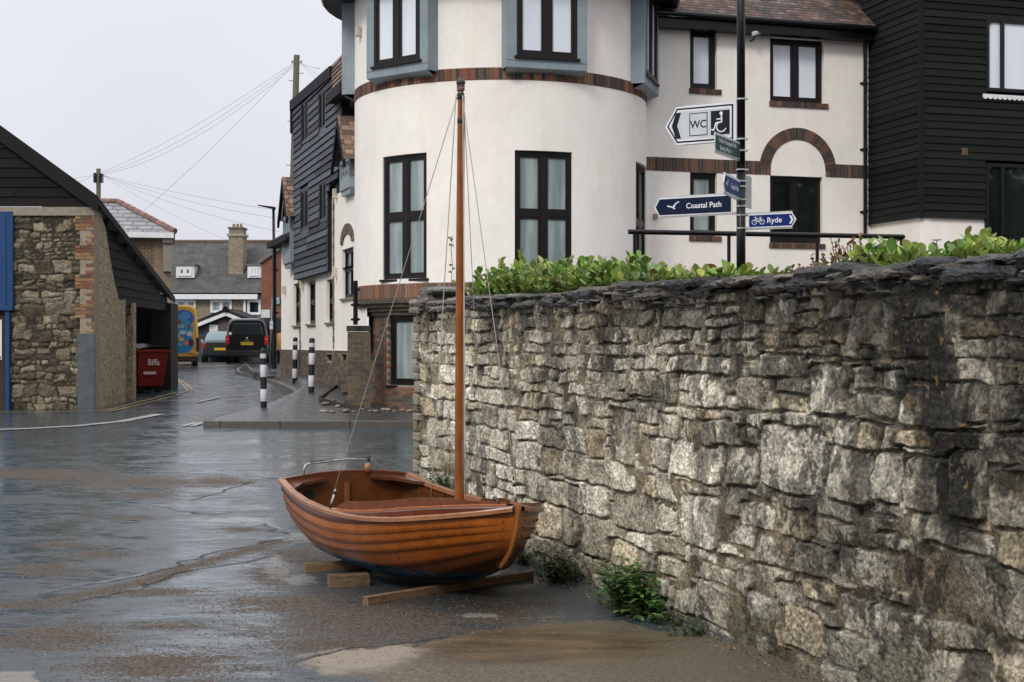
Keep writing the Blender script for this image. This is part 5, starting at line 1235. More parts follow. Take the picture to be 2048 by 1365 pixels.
mb = MB(); rows = [[(t*LB, -.02, zk(t)-.012), (t*LB, .02, zk(t)-.012), (t*LB, .028, zk(t)+.015), (t*LB, -.028, zk(t)+.015)] for t in np.linspace(0, .92, 16)]; mb.grid(rows, (.05, .03, .02), closed=True); mb.poly(rows[0]); mb.build('keel', M['hull'], boat, local=True)
# gunwales
for sd_ in (-1, 1):
    mb = MB(); rows = []
    for t in TT+[1.0]:
        b, z = hb_(t), zs(t); ft = max(0.25, min(1, (1-t)/.08))
        rows.append([(t*LB, sd_*(b+.022), z-.020), (t*LB, sd_*(b+.024), z+.004), (t*LB, sd_*(b+.018), z+.012), (t*LB, sd_*max(0, b-.026*ft), z+.012), (t*LB, sd_*max(0, b-.028*ft), z-.018)])
    mb.grid(rows, (.33, .15, .075), closed=True); mb.poly(rows[0], (.3, .14, .07)); mb.build('gunwale', M['wood'], boat, smooth=False, local=True)
# ribs
for i, t in enumerate(np.linspace(.08, .70, 11)):
    for sd_ in (-1, 1):
        mb = MB(); rows = []
        for u in np.linspace(0, .985, 12):
            y, z = sec(t, u); ny, nz = nrm(t, u); c = Vector((t*LB, sd_*(y-ny*.009), z-nz*.009)); nv = Vector((0, -sd_*ny, -nz))
            rows.append([tuple(c+Vector((-.009, 0, 0))), tuple(c+nv*.010+Vector((-.008, 0, 0))), tuple(c+nv*.010+Vector((.008, 0, 0))), tuple(c+Vector((.009, 0, 0)))])
        mb.grid(rows, (.16, .055, .018), closed=True); mb.build('rib', M['wood'], boat, local=True)
# floor boards, thwart knees, transom batten
mb = MB()
for k in range(-3, 4): mb.hexa([(x, k*.085-.038, z) for x, z in ((.12, .20), (1.75, .17))] and [(.12, k*.085-.038, .19), (1.85, k*.085-.038, .17), (1.85, k*.085+.038, .17), (.12, k*.085+.038, .19), (.12, k*.085-.038, .20), (1.85, k*.085-.038, .18), (1.85, k*.085+.038, .18), (.12, k*.085+.038, .20)], jit((.05, .022, .011), .2))
mb.build('floor_boards', M['wood'], boat, local=True)
mb = MB(); mb.hexa([(.016, -.02, .22), (.035, -.018, .22), (.035, .018, .22), (.016, .02, .22), (.016, -.02, .58), (.035, -.016, .58), (.035, .016, .58), (.016, .02, .58)], (.22, .085, .04)); mb.build('transom_post', M['wood'], boat, local=True)
for sd_ in (-1, 1):
    mb = MB(); z = .592; mb.prism([(.015, sd_*.495, z), (.30, sd_*.555, z-.035), (.19, sd_*.49, z-.03), (.10, sd_*.40, z-.01), (.06, sd_*.20, z+.01), (.015, sd_*.20, z+.015)], [(x, y, z_+.024) for x, y, z_ in ((.015, sd_*.495, z), (.30, sd_*.555, z-.035), (.19, sd_*.49, z-.03), (.10, sd_*.40, z-.01), (.06, sd_*.20, z+.01), (.015, sd_*.20, z+.015))], (.10, .035, .018)); mb.build('quarter_knee', M['wood'], boat, local=True)
mb = MB(); c = (.018, -.315, .50); mb.prism([(.017, c[1]+.045*math.cos(a), c[2]+.03*math.sin(a)) for a in np.linspace(0, 2*math.pi, 17)[:-1]], [(.024, c[1]+.045*math.cos(a), c[2]+.03*math.sin(a)) for a in np.linspace(0, 2*math.pi, 17)[:-1]], (.012, .016, .018)); mb.build('plaque', M['attr_matt'], boat, local=True)
# foredeck and U-shaped coaming
T0, T1 = .42, .955
def ci(t): r = (t-T0)/(T1-T0); return .598*max(0, 1-r)**.75 if t < T1 else 0
def dz_(t, y): b = max(hb_(t), .03); return zs(t)+.006+.075*min(1, b/.55)*(1-min(1, (y/b)**2))*float(sm(.4, .7, np.array(t)))
M['deck'] = mat('sanded_deck', (.17, .105, .085), .7, nscale=160, namt=.55, nscale2=30, namt2=.2)
mb = MB(); ts = list(np.linspace(T0, T1, 22))+[.97, .985, .998]
for sd_ in (-1, 1):
    rows = []
    for t in ts:
        b, c = hb_(t)-.02, ci(t); c = min(c, b); rows.append([(t*LB, sd_*lerp(c, b, j/6), dz_(t, lerp(c, b, j/6))) for j in range(7)])
    mb.grid(rows, (1, 1, 1))
mb.build('foredeck', M['deck'], boat, smooth=True, local=True)
mb = MB()
for sd_ in (-1, 1):
    rows = []
    for t in np.linspace(T0, T1-.0005, 40):
        c = min(ci(t), hb_(t)-.03); h = .068*float(sm(T0-.01, T0+.06, np.array(t)))*(1-.65*float(sm(.72, .955, np.array(t))))*(1 if sd_ < 0 else .5); z = dz_(t, c); dc = .008
        rows.append([(t*LB+.006, sd_*(c+dc), z-.02), (t*LB+.006, sd_*(c+dc), z+h), (t*LB-.004, sd_*max(c-dc, 0), z+h), (t*LB-.004, sd_*max(c-dc, 0), z-.05)])
    mb.grid(rows, (.15, .045, .016), closed=True)
mb.build('coaming', M['wood'], boat, local=True)
mb = MB()
for sd_ in (-1, 1):
    rows = []
    for t in np.linspace(T0, T1-.0005, 40):
        c = min(ci(t), hb_(t)-.03); z = dz_(t, c); rows.append([(t*LB+.012, sd_*(c+.022), z), (t*LB+.012, sd_*(c+.022), z+.010), (t*LB+.006, sd_*(c+.009), z+.014), (t*LB+.006, sd_*(c+.008), z)])
    mb.grid(rows, (.36, .13, .06), closed=True)
mb.build('coaming_bead', M['wood'], boat, local=True)
# mast
mz = P(914, 160, 9.70).z; mx = .706*LB
mast = MB(); hs = [(.19, .030), (.6, .0325), (1.2, .032), (2.2, .029), (3.0, .024), (mz-.10, .020), (mz-.06, .021)]
mast.tube([(mx+.0*h, .004*h, h) for h, r in hs], [r for h, r in hs], 20, (.25, .075, .018)); ms_o = mast.build('mast', M['mast'], boat, smooth=True, local=True)
def band(z, r, h, col, name): 
    b = MB(); b.lathe((mx, .004*z, z), [(r*.9, 0), (r, .004), (r, h-.004), (r*.9, h)], 20, col); return b.build(name, M['attr_gloss'], ms_o, smooth=True, local=True)
band(mz-.135, .025, .045, (.012, .014, .016), 'mast_band'); band(mz-.30, .0235, .035, (.012, .014, .016), 'mast_band')
b = MB(); b.lathe((mx, .004*mz, mz-.075), [(.023, 0), (.026, .02), (.028, .05), (.034, .052), (.02, .085), (0, .09)], 16, (.09, .075, .075)); b.build('mast_cap', M['attr_matt'], ms_o, smooth=True, local=True)
b = MB()
for k in range(3): b.tube([(mx+.026*math.cos(a), .004*mz+.026*math.sin(a), mz-.07+.012*k+.004*math.sin(a)) for a in np.linspace(0, 6.28, 16)], .0035, 5, (.35, .28, .26) if k % 2 else (.3, .12, .11))
b.build('lashing', M['attr_matt'], ms_o, local=True)
# rigging: positions in boat space
def bl(v): return MBi @ v
head = Vector((mx, .004*mz, mz-.10)); RG = (.33, .31, .27)
def rope(name, pts, r=.0028, col=RG, n=6):
    b = MB(); b.tube(pts, r, n, col); return b.build(name, M['attr_matt'], boat, smooth=True, local=True)
def sag(a, b, s_, n=10): a, b = Vector(a), Vector(b); return [a.lerp(b, k/n)+Vector((0, 0, -s_*4*(k/n)*(1-k/n))) for k in range(n+1)]
tS = .425; ch = Vector((tS*LB, -(hb_(tS)-.005), zs(tS)+.02)); ch2 = Vector((tS*LB, hb_(tS)-.005, zs(tS)+.02))
stem_top = Vector((LB*.992, 0, zs(1)+.035))
rope('shroud', sag(head+Vector((0, -.02, 0)), ch+Vector((.01, .02, .10)), .01)); rope('shroud', sag(head+Vector((0, .02, 0)), ch2+Vector((.01, -.02, .10)), .01), .0026)
rope('forestay', sag(head+Vector((.02, 0, 0)), stem_top+Vector((-.012, 0, .14)), .006))
rope('halyard', sag(head+Vector((-.015, -.028, .0)), bl(P(862, 996, 9.75)), .01), .0035, (.42, .40, .34)); rope('halyard', sag(head+Vector((.03, .0, -.01)), bl(P(931, 990, 9.6)), .0), .004, (.45, .43, .39)); rope('halyard', sag(head+Vector((.022, .016, -.01)), bl(P(926, 992, 9.65)), .0), .003, (.3, .28, .24))
def rig_screw(base, topv):
    b = MB(); d = (topv-base); b.tube([base, base+d*.22], .008, 8, (.02, .02, .022)); b.tube([base+d*.18, base+d*.66], .0075, 8, (.62, .6, .58)); b.tube([base+d*.66, base+d*.78], .010, 8, (.02, .02, .022)); b.tube([base+d*.78, base+d*.92], [.010, .004], 8, (.62, .6, .58)); b.tube([base+d*.9, base+d*1.05], .006, 8, (.02, .02, .022)); b.build('rigging_screw', M['attr_gloss'], boat, smooth=True, local=True)
u_ = (head-ch).normalized(); rig_screw(ch, ch+u_*.16); u_ = (head-ch2).normalized(); rig_screw(ch2, ch2+u_*.16)
u_ = (head-stem_top).normalized(); rig_screw(stem_top+Vector((-.01, 0, -.01)), stem_top+u_*.16)
b = MB(); b.tube([Vector((LB*.93+.03*math.cos(a), -.06+.0*a, zs(.93)+.065+.03*math.sin(a))) for a in np.linspace(-.3, math.pi+.3, 12)], .006, 7, (.09, .09, .085)); b.build('deck_ring', M['attr_gloss'], boat, smooth=True, local=True)
# steel horse over the transom and rope eye, wooden thole block
b = MB(); z0 = .66; zt_ = .745; b.tube([(.01, -.36, z0-.02), (.01, -.36, zt_-.04), (.01, -.345, zt_-.012), (.01, -.31, zt_), (.01, 0, zt_+.02), (.01, .20, zt_+.012), (.01, .235, zt_), (.01, .262, zt_-.03), (.01, .27, z0-.02)], .0085, 10, (.08, .085, .09)); b.build('traveller_rail', M['galv'], boat, smooth=True, local=True)
b = MB(); b.tube([(.01, -.31+.5*k/20, zt_+.0005*k+.012) for k in range(21)], [.006+.002*math.sin(k*2) for k in range(21)], 6, (.03, .03, .03)); b.tube([(.01, .19, zt_-.005), (.01, .20, zt_+.04)], .014, 8, (.03, .03, .035)); b.build('traveller_rope', M['attr_matt'], boat, smooth=True, local=True)
b = MB(); b.tube([(.01, .185, .655), (.01, .185, .70), (.01, .185, .725)], [.024, .026, .02], 14, (.42, .19, .08)); b.build('wooden_block', M['wood'], boat, smooth=True, local=True)
b = MB(); b.prism([(.29*LB, -(hb_(.29)+.01), zs(.29)+.012), (.29*LB+.05, -(hb_(.3)+.01), zs(.29)+.012), (.29*LB+.05, -(hb_(.3)-.05), zs(.29)+.012), (.29*LB, -(hb_(.29)-.05), zs(.29)+.012)], [(.29*LB, -(hb_(.29)+.01), zs(.29)+.03), (.29*LB+.05, -(hb_(.3)+.01), zs(.29)+.03), (.29*LB+.05, -(hb_(.3)-.05), zs(.29)+.03), (.29*LB, -(hb_(.29)-.05), zs(.29)+.03)], (.4, .28, .22)) if False else None
# supporting timbers
def timber(label, a, b, w_, h_, col, z0=.0):
    d = (b-a); l = d.length; t = thing('timber', label, 'timber', (a.x, a.y, z0), math.atan2(d.y, d.x), 'baulks under the dinghy')
    m = MB(); rows = []
    n = 10; Rt = random.Random(int(l*100))
    for k in range(n+1):
        x = l*k/n; rows.append([(x, -w_/2, Rt.uniform(0, .003)), (x, w_/2, 0), (x, w_/2, h_), (x, -w_/2, h_+Rt.uniform(-.001, .001))])
    m.grid(rows, col, closed=True); m.poly(rows[0][::-1], tuple(c*1.15 for c in col)); m.poly(rows[-1], col); m.build('beam', M['rawwood'], t, local=True, bevel=.004)
    return t
p0, p1 = ground_px(737, 1212), ground_px(1068, 1158); d_ = (p1-p0).normalized(); n_ = Vector((-d_.y, d_.x, 0))
timber('long pale squared batten lying under the bow of the dinghy', p0+n_*.03, p1+n_*.03, .055, .055, (.17, .10, .058))
p0, p1 = ground_px(655, 1178), ground_px(735, 1174); timber('short thick wooden block with a knot under the stern of the dinghy', p0+Vector((0, .06, 0)), p1+Vector((0, .06, 0)), .10, .085, (.13, .088, .052))
p0, p1 = ground_px(606, 1146), ground_px(740, 1138); timber('flat board end sticking out under the dinghy stern, furthest from the camera', p0+Vector((0, .05, 0)), p1+Vector((0, .05, 0)), .10, .062, (.17, .11, .062))
# ---------------------------------------------------------------- signpost with finger signs
SZ = 14.0; sx_ = (1482-CX)/F*SZ
sp_ = thing('signpost', 'tall black steel signpost rising through the hedge', 'signpost', (sx_, SZ, EYE+.3))
mb = MB(); ztp = P(0, -60, SZ).z; mb.tube([(sx_, SZ, EYE+.28), (sx_, SZ, P(0, 345, SZ).z)], .045, 20); mb.tube([(sx_, SZ, P(0, 345, SZ).z), (sx_, SZ, ztp+.9)], .041, 20); mb.build('post', M['blackpaint'], sp_, smooth=True)
zz = lambda y: P(0, y, SZ).z
for y in (199, 279, 302, 340, 374, 400, 413, 431, 457, 363):
    mb = MB(); z = zz(y); mb.lathe((sx_, SZ, z), [(.044, -.008), (.050, -.007), (.050, .007), (.044, .008)], 20); mb.box(sx_+.04, sx_+.068, SZ-.02, SZ+.0, z-.010, z+.010); mb.build('clamp', M['aluminium'], sp_)
def finger(name, label, ang, x0, L_, z0, z1, tipd, left, cols, draw, tilt=0.0, rail=True, group=None):
    """blade in the vertical plane at yaw ang from the post; u runs outward from the post"""
    d = Vector((math.cos(ang), math.sin(ang), tilt)); nrm_ = Vector((d.y, -d.x, 0)).normalized()
    if nrm_.y > 0: nrm_ = -nrm_
    o = Vector((sx_, SZ, 0)); up = Vector((0, 0, 1))
    def W(u, z, off=0): return o + d*u + up*z + nrm_*off
    t = thing(name, label, 'sign', tuple(W(x0+L_/2, (z0+z1)/2)), group=group)
    zm = (z0+z1)/2; U1 = x0+L_
    out = [(x0, z0), (U1-tipd, z0), (U1, zm), (U1-tipd, z1), (x0, z1)]
    def ply(m, pts, o0, o1, col): m.prism([W(u, z, o0) for u, z in pts], [W(u, z, o1) for u, z in pts], col)
    m = MB(); ply(m, out, -.004, .004, cols[0]); m.build('plate', M['sign'], t)
    m = MB()
    if rail:
        for z in (z0-.002, z1+.002): ply(m, [(0.045, z-.014), (U1-tipd, z-.014), (U1-tipd, z+.014), (.045, z+.014)], -.016, -.0045, (1, 1, 1))
        for z in (z0-.002, z1+.002): ply(m, [(.03, z-.006), (x0, z-.006), (x0, z+.006), (.03, z+.006)], -.010, .002, (1, 1, 1))
    else:
        for z in (z0, z1): ply(m, [(.03, z-.006), (U1-tipd*1.6, z-.006), (U1-tipd*1.6, z+.006), (.03, z+.006)], -.016, -.005, (1, 1, 1))
    m.build('mounting_rail', M['aluminium'], t)
    m = MB(); sgn = d.x > 0
    def tx(s, u, z, size, col, sx=1, bold=.012, off=.0065):
        ux = d if sgn else -d; put_text(m, s, W(u, z, off), ux, up, size, col, bold, sx=sx)
    draw(m, W, ply, tx, (x0, U1, z0, z1, tipd, zm)); m.build('markings', M['sign'], t); return t
WH_ = (.76, .77, .82); BK = (.012, .014, .016); NV = (.003, .010, .038); GN = (.012, .06, .035); BL2 = (.006, .022, .15)
def ring(ply, cx, cz, r0, r1, col, o=.006, a0=0, a1=2*math.pi, n=24, o1=.0075, kx=1):
    for k in range(n):
        a, b = a0+(a1-a0)*k/n, a0+(a1-a0)*(k+1)/n
        ply([(cx+kx*r0*math.cos(a), cz+r0*math.sin(a)), (cx+kx*r1*math.cos(a), cz+r1*math.sin(a)), (cx+kx*r1*math.cos(b), cz+r1*math.sin(b)), (cx+kx*r0*math.cos(b), cz+r0*math.sin(b))], o, o1, col)
def stroke(ply, pts, w_, col, o0=.006, o1=.0075):
    for (a, b), (c, d) in zip(pts, pts[1:]):
        l = math.hypot(c-a, d-b); nx, nz = -(d-b)/l*w_/2, (c-a)/l*w_/2; ex, ez = (c-a)/l*w_*.3, (d-b)/l*w_*.3
        ply([(a+nx-ex, b+nz-ez), (c+nx+ex, d+nz+ez), (c-nx+ex, d-nz+ez), (a-nx-ex, b-nz-ez)], o0, o1, col)
# WC sign: u positive outward (to the left)
def d_wc(m, W, ply_, tx, g):
    x0, U1, z0, z1, tp, zm = g; ply = lambda pts, a, b, c: ply_(m, pts, a, b, c)
    def outline(i): return [(x0+.028+i, z0+.018+i), (U1-tp-.004-i*.5, z0+.018+i), (U1-.022-i*1.15, zm), (U1-tp-.004-i*.5, z1-.018-i), (x0+.028+i, z1-.018-i)]
    ply(outline(0), .0042, .0050, BK); ply(outline(.017), .0045, .0056, (.74, .75, .80)); ply([(a, b) for a, b in outline(.034)], .005, .0060, (.56, .60, .62))
    H = z1-z0
    cx = U1-.115; w_ = .034
    ply([(cx-.060, z1-.062), (cx-.002, z1-.062), (cx+.040, zm), (cx-.018, zm), ], .006, .0075, BK); ply([(cx-.018, zm), (cx+.040, zm), (cx-.002, z0+.062), (cx-.060, z0+.062)], .006, .0075, BK)
    a, b = x0+.30, x0+.495; za, zb = zm-.115, zm+.115
    ply([(a, za), (b, za), (b, zb), (a, zb)], .006, .0068, BK); ply([(a+.009, za+.009), (b-.009, za+.009), (b-.009, zb-.009), (a+.009, zb-.009)], .0066, .0075, (.56, .60, .62))
    tx('WC', (a+b)/2, zm-.004, .108, BK, sx=.93, bold=.02, off=.0082)
    a, b = x0+.065, x0+.265; za, zb = zm-.12, zm+.12
    ply([(a, za), (b, za), (b, zb), (a, zb)], .006, .0070, BK)
    K = 1.42; cx, cz = (a+b)/2-.012, zm-.030*K; ring(ply, cx, cz, .031*K, .039*K, WH_, .0072, math.radians(200), math.radians(455), 26, .0085)   # wheel
    ring(ply, cx+.002*K, zm+.064*K, 0, .0125*K, WH_, .0072, n=14, o1=.0085)
    stroke(ply, [(cx, zm+.055*K), (cx-.003*K, zm+.004*K), (cx+.040*K, zm-.002*K), (cx+.056*K, zm-.050*K), (cx+.072*K, zm-.046*K)], .0105*K, WH_, .0072, .0087); stroke(ply, [(cx, zm+.026*K), (cx+.034*K, zm+.024*K)], .0085*K, WH_, .0072, .0087)
za, zb = zz(281)+.0, zz(203)
finger('finger_sign', 'white WC and wheelchair access finger sign with black border, topmost on the post pointing left', math.radians(150), .05, .76, za, zb, .125, True, [WH_], d_wc, rail=False)
def gull(ply, cx, cz, k, f, c):
    stroke(ply, [(cx-.048*k*f, cz+.004*k), (cx-.012*k*f, cz-.006*k), (cx+.012*k*f, cz-.020*k)], .010*k, c); stroke(ply, [(cx-.004*k*f, cz-.008*k), (cx+.018*k*f, cz+.018*k), (cx+.046*k*f, cz+.032*k)], .009*k, c)
    ply([(cx-.012*k*f, cz-.012*k), (cx+.012*k*f, cz-.006*k), (cx+.028*k*f, cz+.026*k), (cx+.006*k*f, cz+.010*k)], .006, .0074, c)
def d_cp(m, W, ply_, tx, g):
    x0, U1, z0, z1, tp, zm = g; ply = lambda pts, a, b, c: ply_(m, pts, a, b, c)
    ply([(x0+.012, z0+.012), (U1-tp-.003, z0+.012), (U1-.016, zm), (U1-tp-.003, z1-.012), (x0+.012, z1-.012)], .0042, .0055, NV)
    gull(ply, U1-.21, zm+.004, 1.3, -1, WH_); tx('Coastal Path', x0+.30, zm-.002, .075, WH_, bold=.016, off=.007)
finger('finger_sign', 'long navy Coastal Path finger sign with a white gull, pointing left', math.radians(150), .09, .84, zz(428)+.012, zz(388)-.0, .055, True, [WH_], d_cp)
def d_gr(m, W, ply_, tx, g):
    x0, U1, z0, z1, tp, zm = g; ply = lambda pts, a, b, c: ply_(m, pts, a, b, c)
    ply([(x0+.01, z0+.012), (U1-.012, z0+.012), (U1-.012, z1-.012), (x0+.01, z1-.012)], .0042, .0055, GN)
    tx('Public Footpath R91', (x0+U1)/2, zm+.032, .058, WH_, sx=1.12, bold=.01); tx('Spring Way 1', (x0+U1)/2+.06, zm-.035, .058, WH_, sx=1.12, bold=.01)
finger('finger_sign', 'small green footpath finger sign pointing towards the camera below the WC sign', math.radians(180+63), .05, .74, zz(321), zz(288), .02, True, [(.45, .47, .44)], d_gr)
def d_sb(m, W, ply_, tx, g):
    x0, U1, z0, z1, tp, zm = g; ply = lambda pts, a, b, c: ply_(m, pts, a, b, c)
    ply([(x0+.01, z0+.012), (U1-tp-.003, z0+.012), (U1-.014, zm), (U1-tp-.003, z1-.012), (x0+.01, z1-.012)], .0042, .0055, (.004, .045, .125))
    gull(ply, U1-.14, zm+.004, 1.0, -1, WH_); tx('Coastal Path', x0+.27, zm-.002, .068, WH_, bold=.014)
finger('finger_sign', 'foreshortened blue Coastal Path finger sign just above the long navy one', math.radians(180+69), .05, .74, zz(400), zz(364), .06, True, [WH_], d_sb)
def d_ry(m, W, ply_, tx, g):
    x0, U1, z0, z1, tp, zm = g; ply = lambda pts, a, b, c: ply_(m, pts, a, b, c)
    ply([(x0+.012, z0+.012), (U1-tp-.003, z0+.012), (U1-.016, zm), (U1-tp-.003, z1-.012), (x0+.012, z1-.012)], .0042, .0055, BL2)
    cx = x0+.105; r = .026
    for s_ in (-.040, .040): ring(ply, cx+s_, zm-.010, r-.0055, r, WH_, n=18)
    stroke(ply, [(cx-.040, zm-.010), (cx-.022, zm+.020), (cx+.026, zm+.022), (cx+.040, zm-.010)], .006, WH_); stroke(ply, [(cx-.022, zm+.020), (cx+.0, zm-.010), (cx+.026, zm+.020)], .006, WH_); stroke(ply, [(cx-.028, zm+.034), (cx-.020, zm+.012)], .006, WH_); stroke(ply, [(cx-.038, zm+.036), (cx-.018, zm+.036)], .006, WH_); stroke(ply, [(cx+.020, zm+.034), (cx+.030, zm+.010)], .006, WH_); stroke(ply, [(cx+.014, zm+.036), (cx+.034, zm+.034)], .005, WH_)
    tx('Ryde', x0+.27, zm, .075, WH_, bold=.016, off=.007)
    w_ = .02; cx = U1-.045
    ply([(cx-.026, z1-.028), (cx-.006, z1-.028), (cx+.018, zm), (cx-.004, zm)], .006, .0075, WH_); ply([(cx-.004, zm), (cx+.018, zm), (cx-.006, z0+.028), (cx-.026, z0+.028)], .006, .0075, WH_)
finger('finger_sign', 'short blue Ryde cycle route finger sign with a bicycle, pointing right', math.radians(-30), .075, .49, zz(458), zz(430), .045, False, [WH_], d_ry)
# blank back of a sign blade behind the post
a_ = math.radians(62); d = Vector((math.cos(a_), math.sin(a_), 0)); n_ = Vector((d.y, -d.x, 0)); mb = MB(); o_ = Vector((sx_, SZ, 0)); za, zb = zz(413), zz(348)
mb.prism([o_+d*u+Vector((0, 0, z)) for u, z in ((.06, za), (.30, za), (.30, zb), (.06, zb))], [o_+d*u+n_*.008+Vector((0, 0, z)) for u, z in ((.06, za), (.30, za), (.30, zb), (.06, zb))], (1, 1, 1))
fs = thing('blank_sign', 'plain pale grey back of a sign plate fixed behind the post', 'sign', tuple(o_+d*.2+Vector((0, 0, za)))); mb.build('plate', mat('sign_back', (.42, .43, .42), .6, nscale=8, namt=.12), fs)
mb = MB()
for z in (za+.01, zb-.01): mb.tube([o_+d*.03+Vector((0, 0, z)), o_+d*.31+Vector((0, 0, z))], .009, 6)
mb.build('mounting_rail', M['aluminium'], fs)

# ---------------------------------------------------------------- bollards
def bollard():
    t = thing('bollard', '', 'bollard', (0, 0, 0), 0, 'black and white bollards on the pavement')
    h = 1.17; r = .062; mb = MB(); mb.lathe((0, 0, 0), [(r, -.05), (r, h-.05), (r*.9, h-.02), (r*.55, h-.004), (0, h)], 24, BK); mb.build('post', M['attr_gloss'], t, smooth=True, local=True)
    for z0, z1 in ((.12, .36), (.60, .84)): mb = MB(); mb.lathe((0, 0, 0), [(r+.003, z0), (r+.004, z0+.002), (r+.004, z1-.002), (r+.003, z1)], 24, (.60, .60, .62)); mb.build('white_band', M['attr_gloss'], t, smooth=True, local=True)
    mb = MB(); mb.lathe((0, 0, 0), [(r+.003, .97), (r+.003, 1.06)], 10, (.55, .55, .56), -math.pi*.85, -math.pi*.15); mb.build('reflector', M['attr_gloss'], t, smooth=True, local=True); return t
b0 = bollard(); spots = []
for k, (x, y, lab) in enumerate([(527.5, 815, 'nearest black and white banded bollard, at the kerb edge'), (622.5, 785, 'middle black and white bollard, standing in front of the air vents'), (589.5, 766, 'furthest of the three banded bollards, nearest the far end of the white wall')]):
    Zb = min((abs(HZ+F*(EYE-PV((x-CX)/F*q, q))/q-y), q) for q in np.arange(22, 38, .05))[1]; p = Vector(((x-CX)/F*Zb, Zb, 0)); z = PV(p.x, p.y)
    o = b0 if k == 0 else copy_tree(b0); o.location = (p.x, p.y, z); o['label'] = lab; o.rotation_euler = (math.radians([.6, -.5, 1.2][k]), math.radians([-.3, .8, 1.0][k]), 0)
    if k == 0: MATS[o.name] = Matrix.Translation(o.location)
# ---------------------------------------------------------------- street lamp, leaning post, poles, wires
p = ground_px(549, 738, .11); lamp = thing('street_lamp', 'tall black street lamp with a flat head at the end of the white wall', 'street lamp', tuple(p)); Zl = p.y
mb = MB(); zt_ = P(547, 416, Zl).z; xt = P(547, 0, Zl).x; mb.tube([(p.x, p.y, p.z), (p.x, p.y, p.z+1.3)], .09, 14); mb.tube([(p.x, p.y, p.z+1.3), (xt, p.y, zt_)], [.06, .05], 12); mb.build('column', M['blackpaint'], lamp, smooth=True)
mb = MB(); a = P(551, 418, Zl); b = P(516, 412, Zl); mb.prism([a+Vector((0, -.12, -.03)), a+Vector((0, .12, -.03)), b+Vector((0, .12, .0)), b+Vector((0, -.12, .0))], [a+Vector((0, -.12, .06)), a+Vector((0, .12, .06)), b+Vector((0, .1, .03)), b+Vector((0, -.1, .03))]); mb.build('lamp_head', M['blackpaint'], lamp)
p = ground_px(540, 738, .11); q = P(545, 597, p.y); gp_ = thing('sign_pole', 'thin weathered grey pole leaning slightly beside the street lamp', 'pole', tuple(p)); mb = MB(); mb.tube([p, q], .035, 10); mb.build('pole', M['leadgrey'], gp_, smooth=True)
mb = MB(); 
for y in (646, 655): c = p.lerp(q, (738-y)/141); mb.box(c.x-.06, c.x+.06, c.y-.045, c.y-.03, c.z-.07, c.z+.07, (.5, .5, .55))
mb.build('sticker', M['attr_gloss'], gp_)
M['polewood'] = mat('weathered_pole', (.085, .082, .05), .85, nscale=3, namt=.35, stretch=(8, 8, .6))
def rings(mb, p, q, ys, r): pass
Zp = 54; up_ = thing('utility_pole', 'tall mossy wooden telegraph pole with climbing steps behind the boarded house', 'telegraph pole', (P(583, 0, Zp).x, Zp, G(0, Zp)))
pt, pb = P(593.5, 111, Zp), P(586.5, 372, Zp); dd = pt-pb; base = pb-dd*((pb.z-G(0, Zp))/dd.z)
mb = MB(); mb.tube([base, pt], [.16, .115], 14); mb.build('pole', M['polewood'], up_, smooth=True)
mb = MB()
for k, y in enumerate((147, 162, 199, 243, 287, 331)): c = pt.lerp(pb, (y-111)/261); s_ = 1 if k % 2 == 0 else -1; mb.tube([c+Vector((s_*.1, 0, 0)), c+Vector((s_*.26, 0, 0)), c+Vector((s_*.27, 0, .04))], .012, 6)
mb.build('climbing_steps', M['blackpaint'], up_)
mb = MB()
for s_ in (-1, 1): mb.lathe(pt+Vector((s_*.17, 0, -.28)), [(.03, 0), (.045, .04), (.03, .09)], 8, (.4, .4, .42)); mb.tube([pt+Vector((0, 0, -.28)), pt+Vector((s_*.17, 0, -.28))], .012, 5, (.1, .1, .1))
mb.build('insulators', M['attr_matt'], up_)
Zq = 76; pole2 = thing('utility_pole', 'short looking telegraph pole with dark junction boxes behind the barn roof', 'telegraph pole', (P(197, 0, Zq).x, Zq, G(0, Zq)))
p2 = P(197, 338, Zq); mb = MB(); mb.tube([(p2.x, Zq, G(0, Zq)), p2], [.16, .12], 12); mb.build('pole', M['polewood'], pole2, smooth=True)
mb = MB(); mb.box(p2.x-.22, p2.x-.1, Zq-.2, Zq+.1, P(0, 366, Zq).z, P(0, 347, Zq).z); mb.box(p2.x+.1, p2.x+.24, Zq-.2, Zq+.1, P(0, 366, Zq).z, P(0, 348, Zq).z); mb.build('junction_box', M['blackpaint'], pole2)
def wire(a, b, sg, n=16, r=.007):
    mb = MB(); mb.tube([a.lerp(b, k/n)-Vector((0, 0, sg*1.4*(k/n)*(1-k/n))) for k in range(n+1)], r, 4); o = mb.build('overhead_cable', M['cable'], smooth=True); return o
wl = []
A0 = pt+Vector((-.12, 0, -.28))
for k, (x, y, sg) in enumerate([(203, 345, .9), (205, 347, 1.5), (202, 350, 2.0)]): wl.append(wire(A0+Vector((0, 0, -.08*k)), P(x, y, Zq), sg))
wl.append(wire(P(592, 123, Zp), P(255, 450, 60), .6))
for (x, y, Z_, sg) in [(640, 138, 40, .1), (655, 160, 38, .1), (662, 185, 36, .1)]: wl.append(wire(pt+Vector((.12, 0, -.28)), P(x, y, Z_), sg))
for (x, y, Z_, sg) in [(548, 420, 60, .35), (575, 440, 60, .7), (500, 500, 70, .6), (590, 470, 60, .9)]: wl.append(wire(P(203, 350, Zq), P(x, y, Z_), sg))
for (x, y) in [(130, 358), (140, 385)]: wl.append(wire(P(192, 350, Zq), P(x-60, y+8, 60), .1))
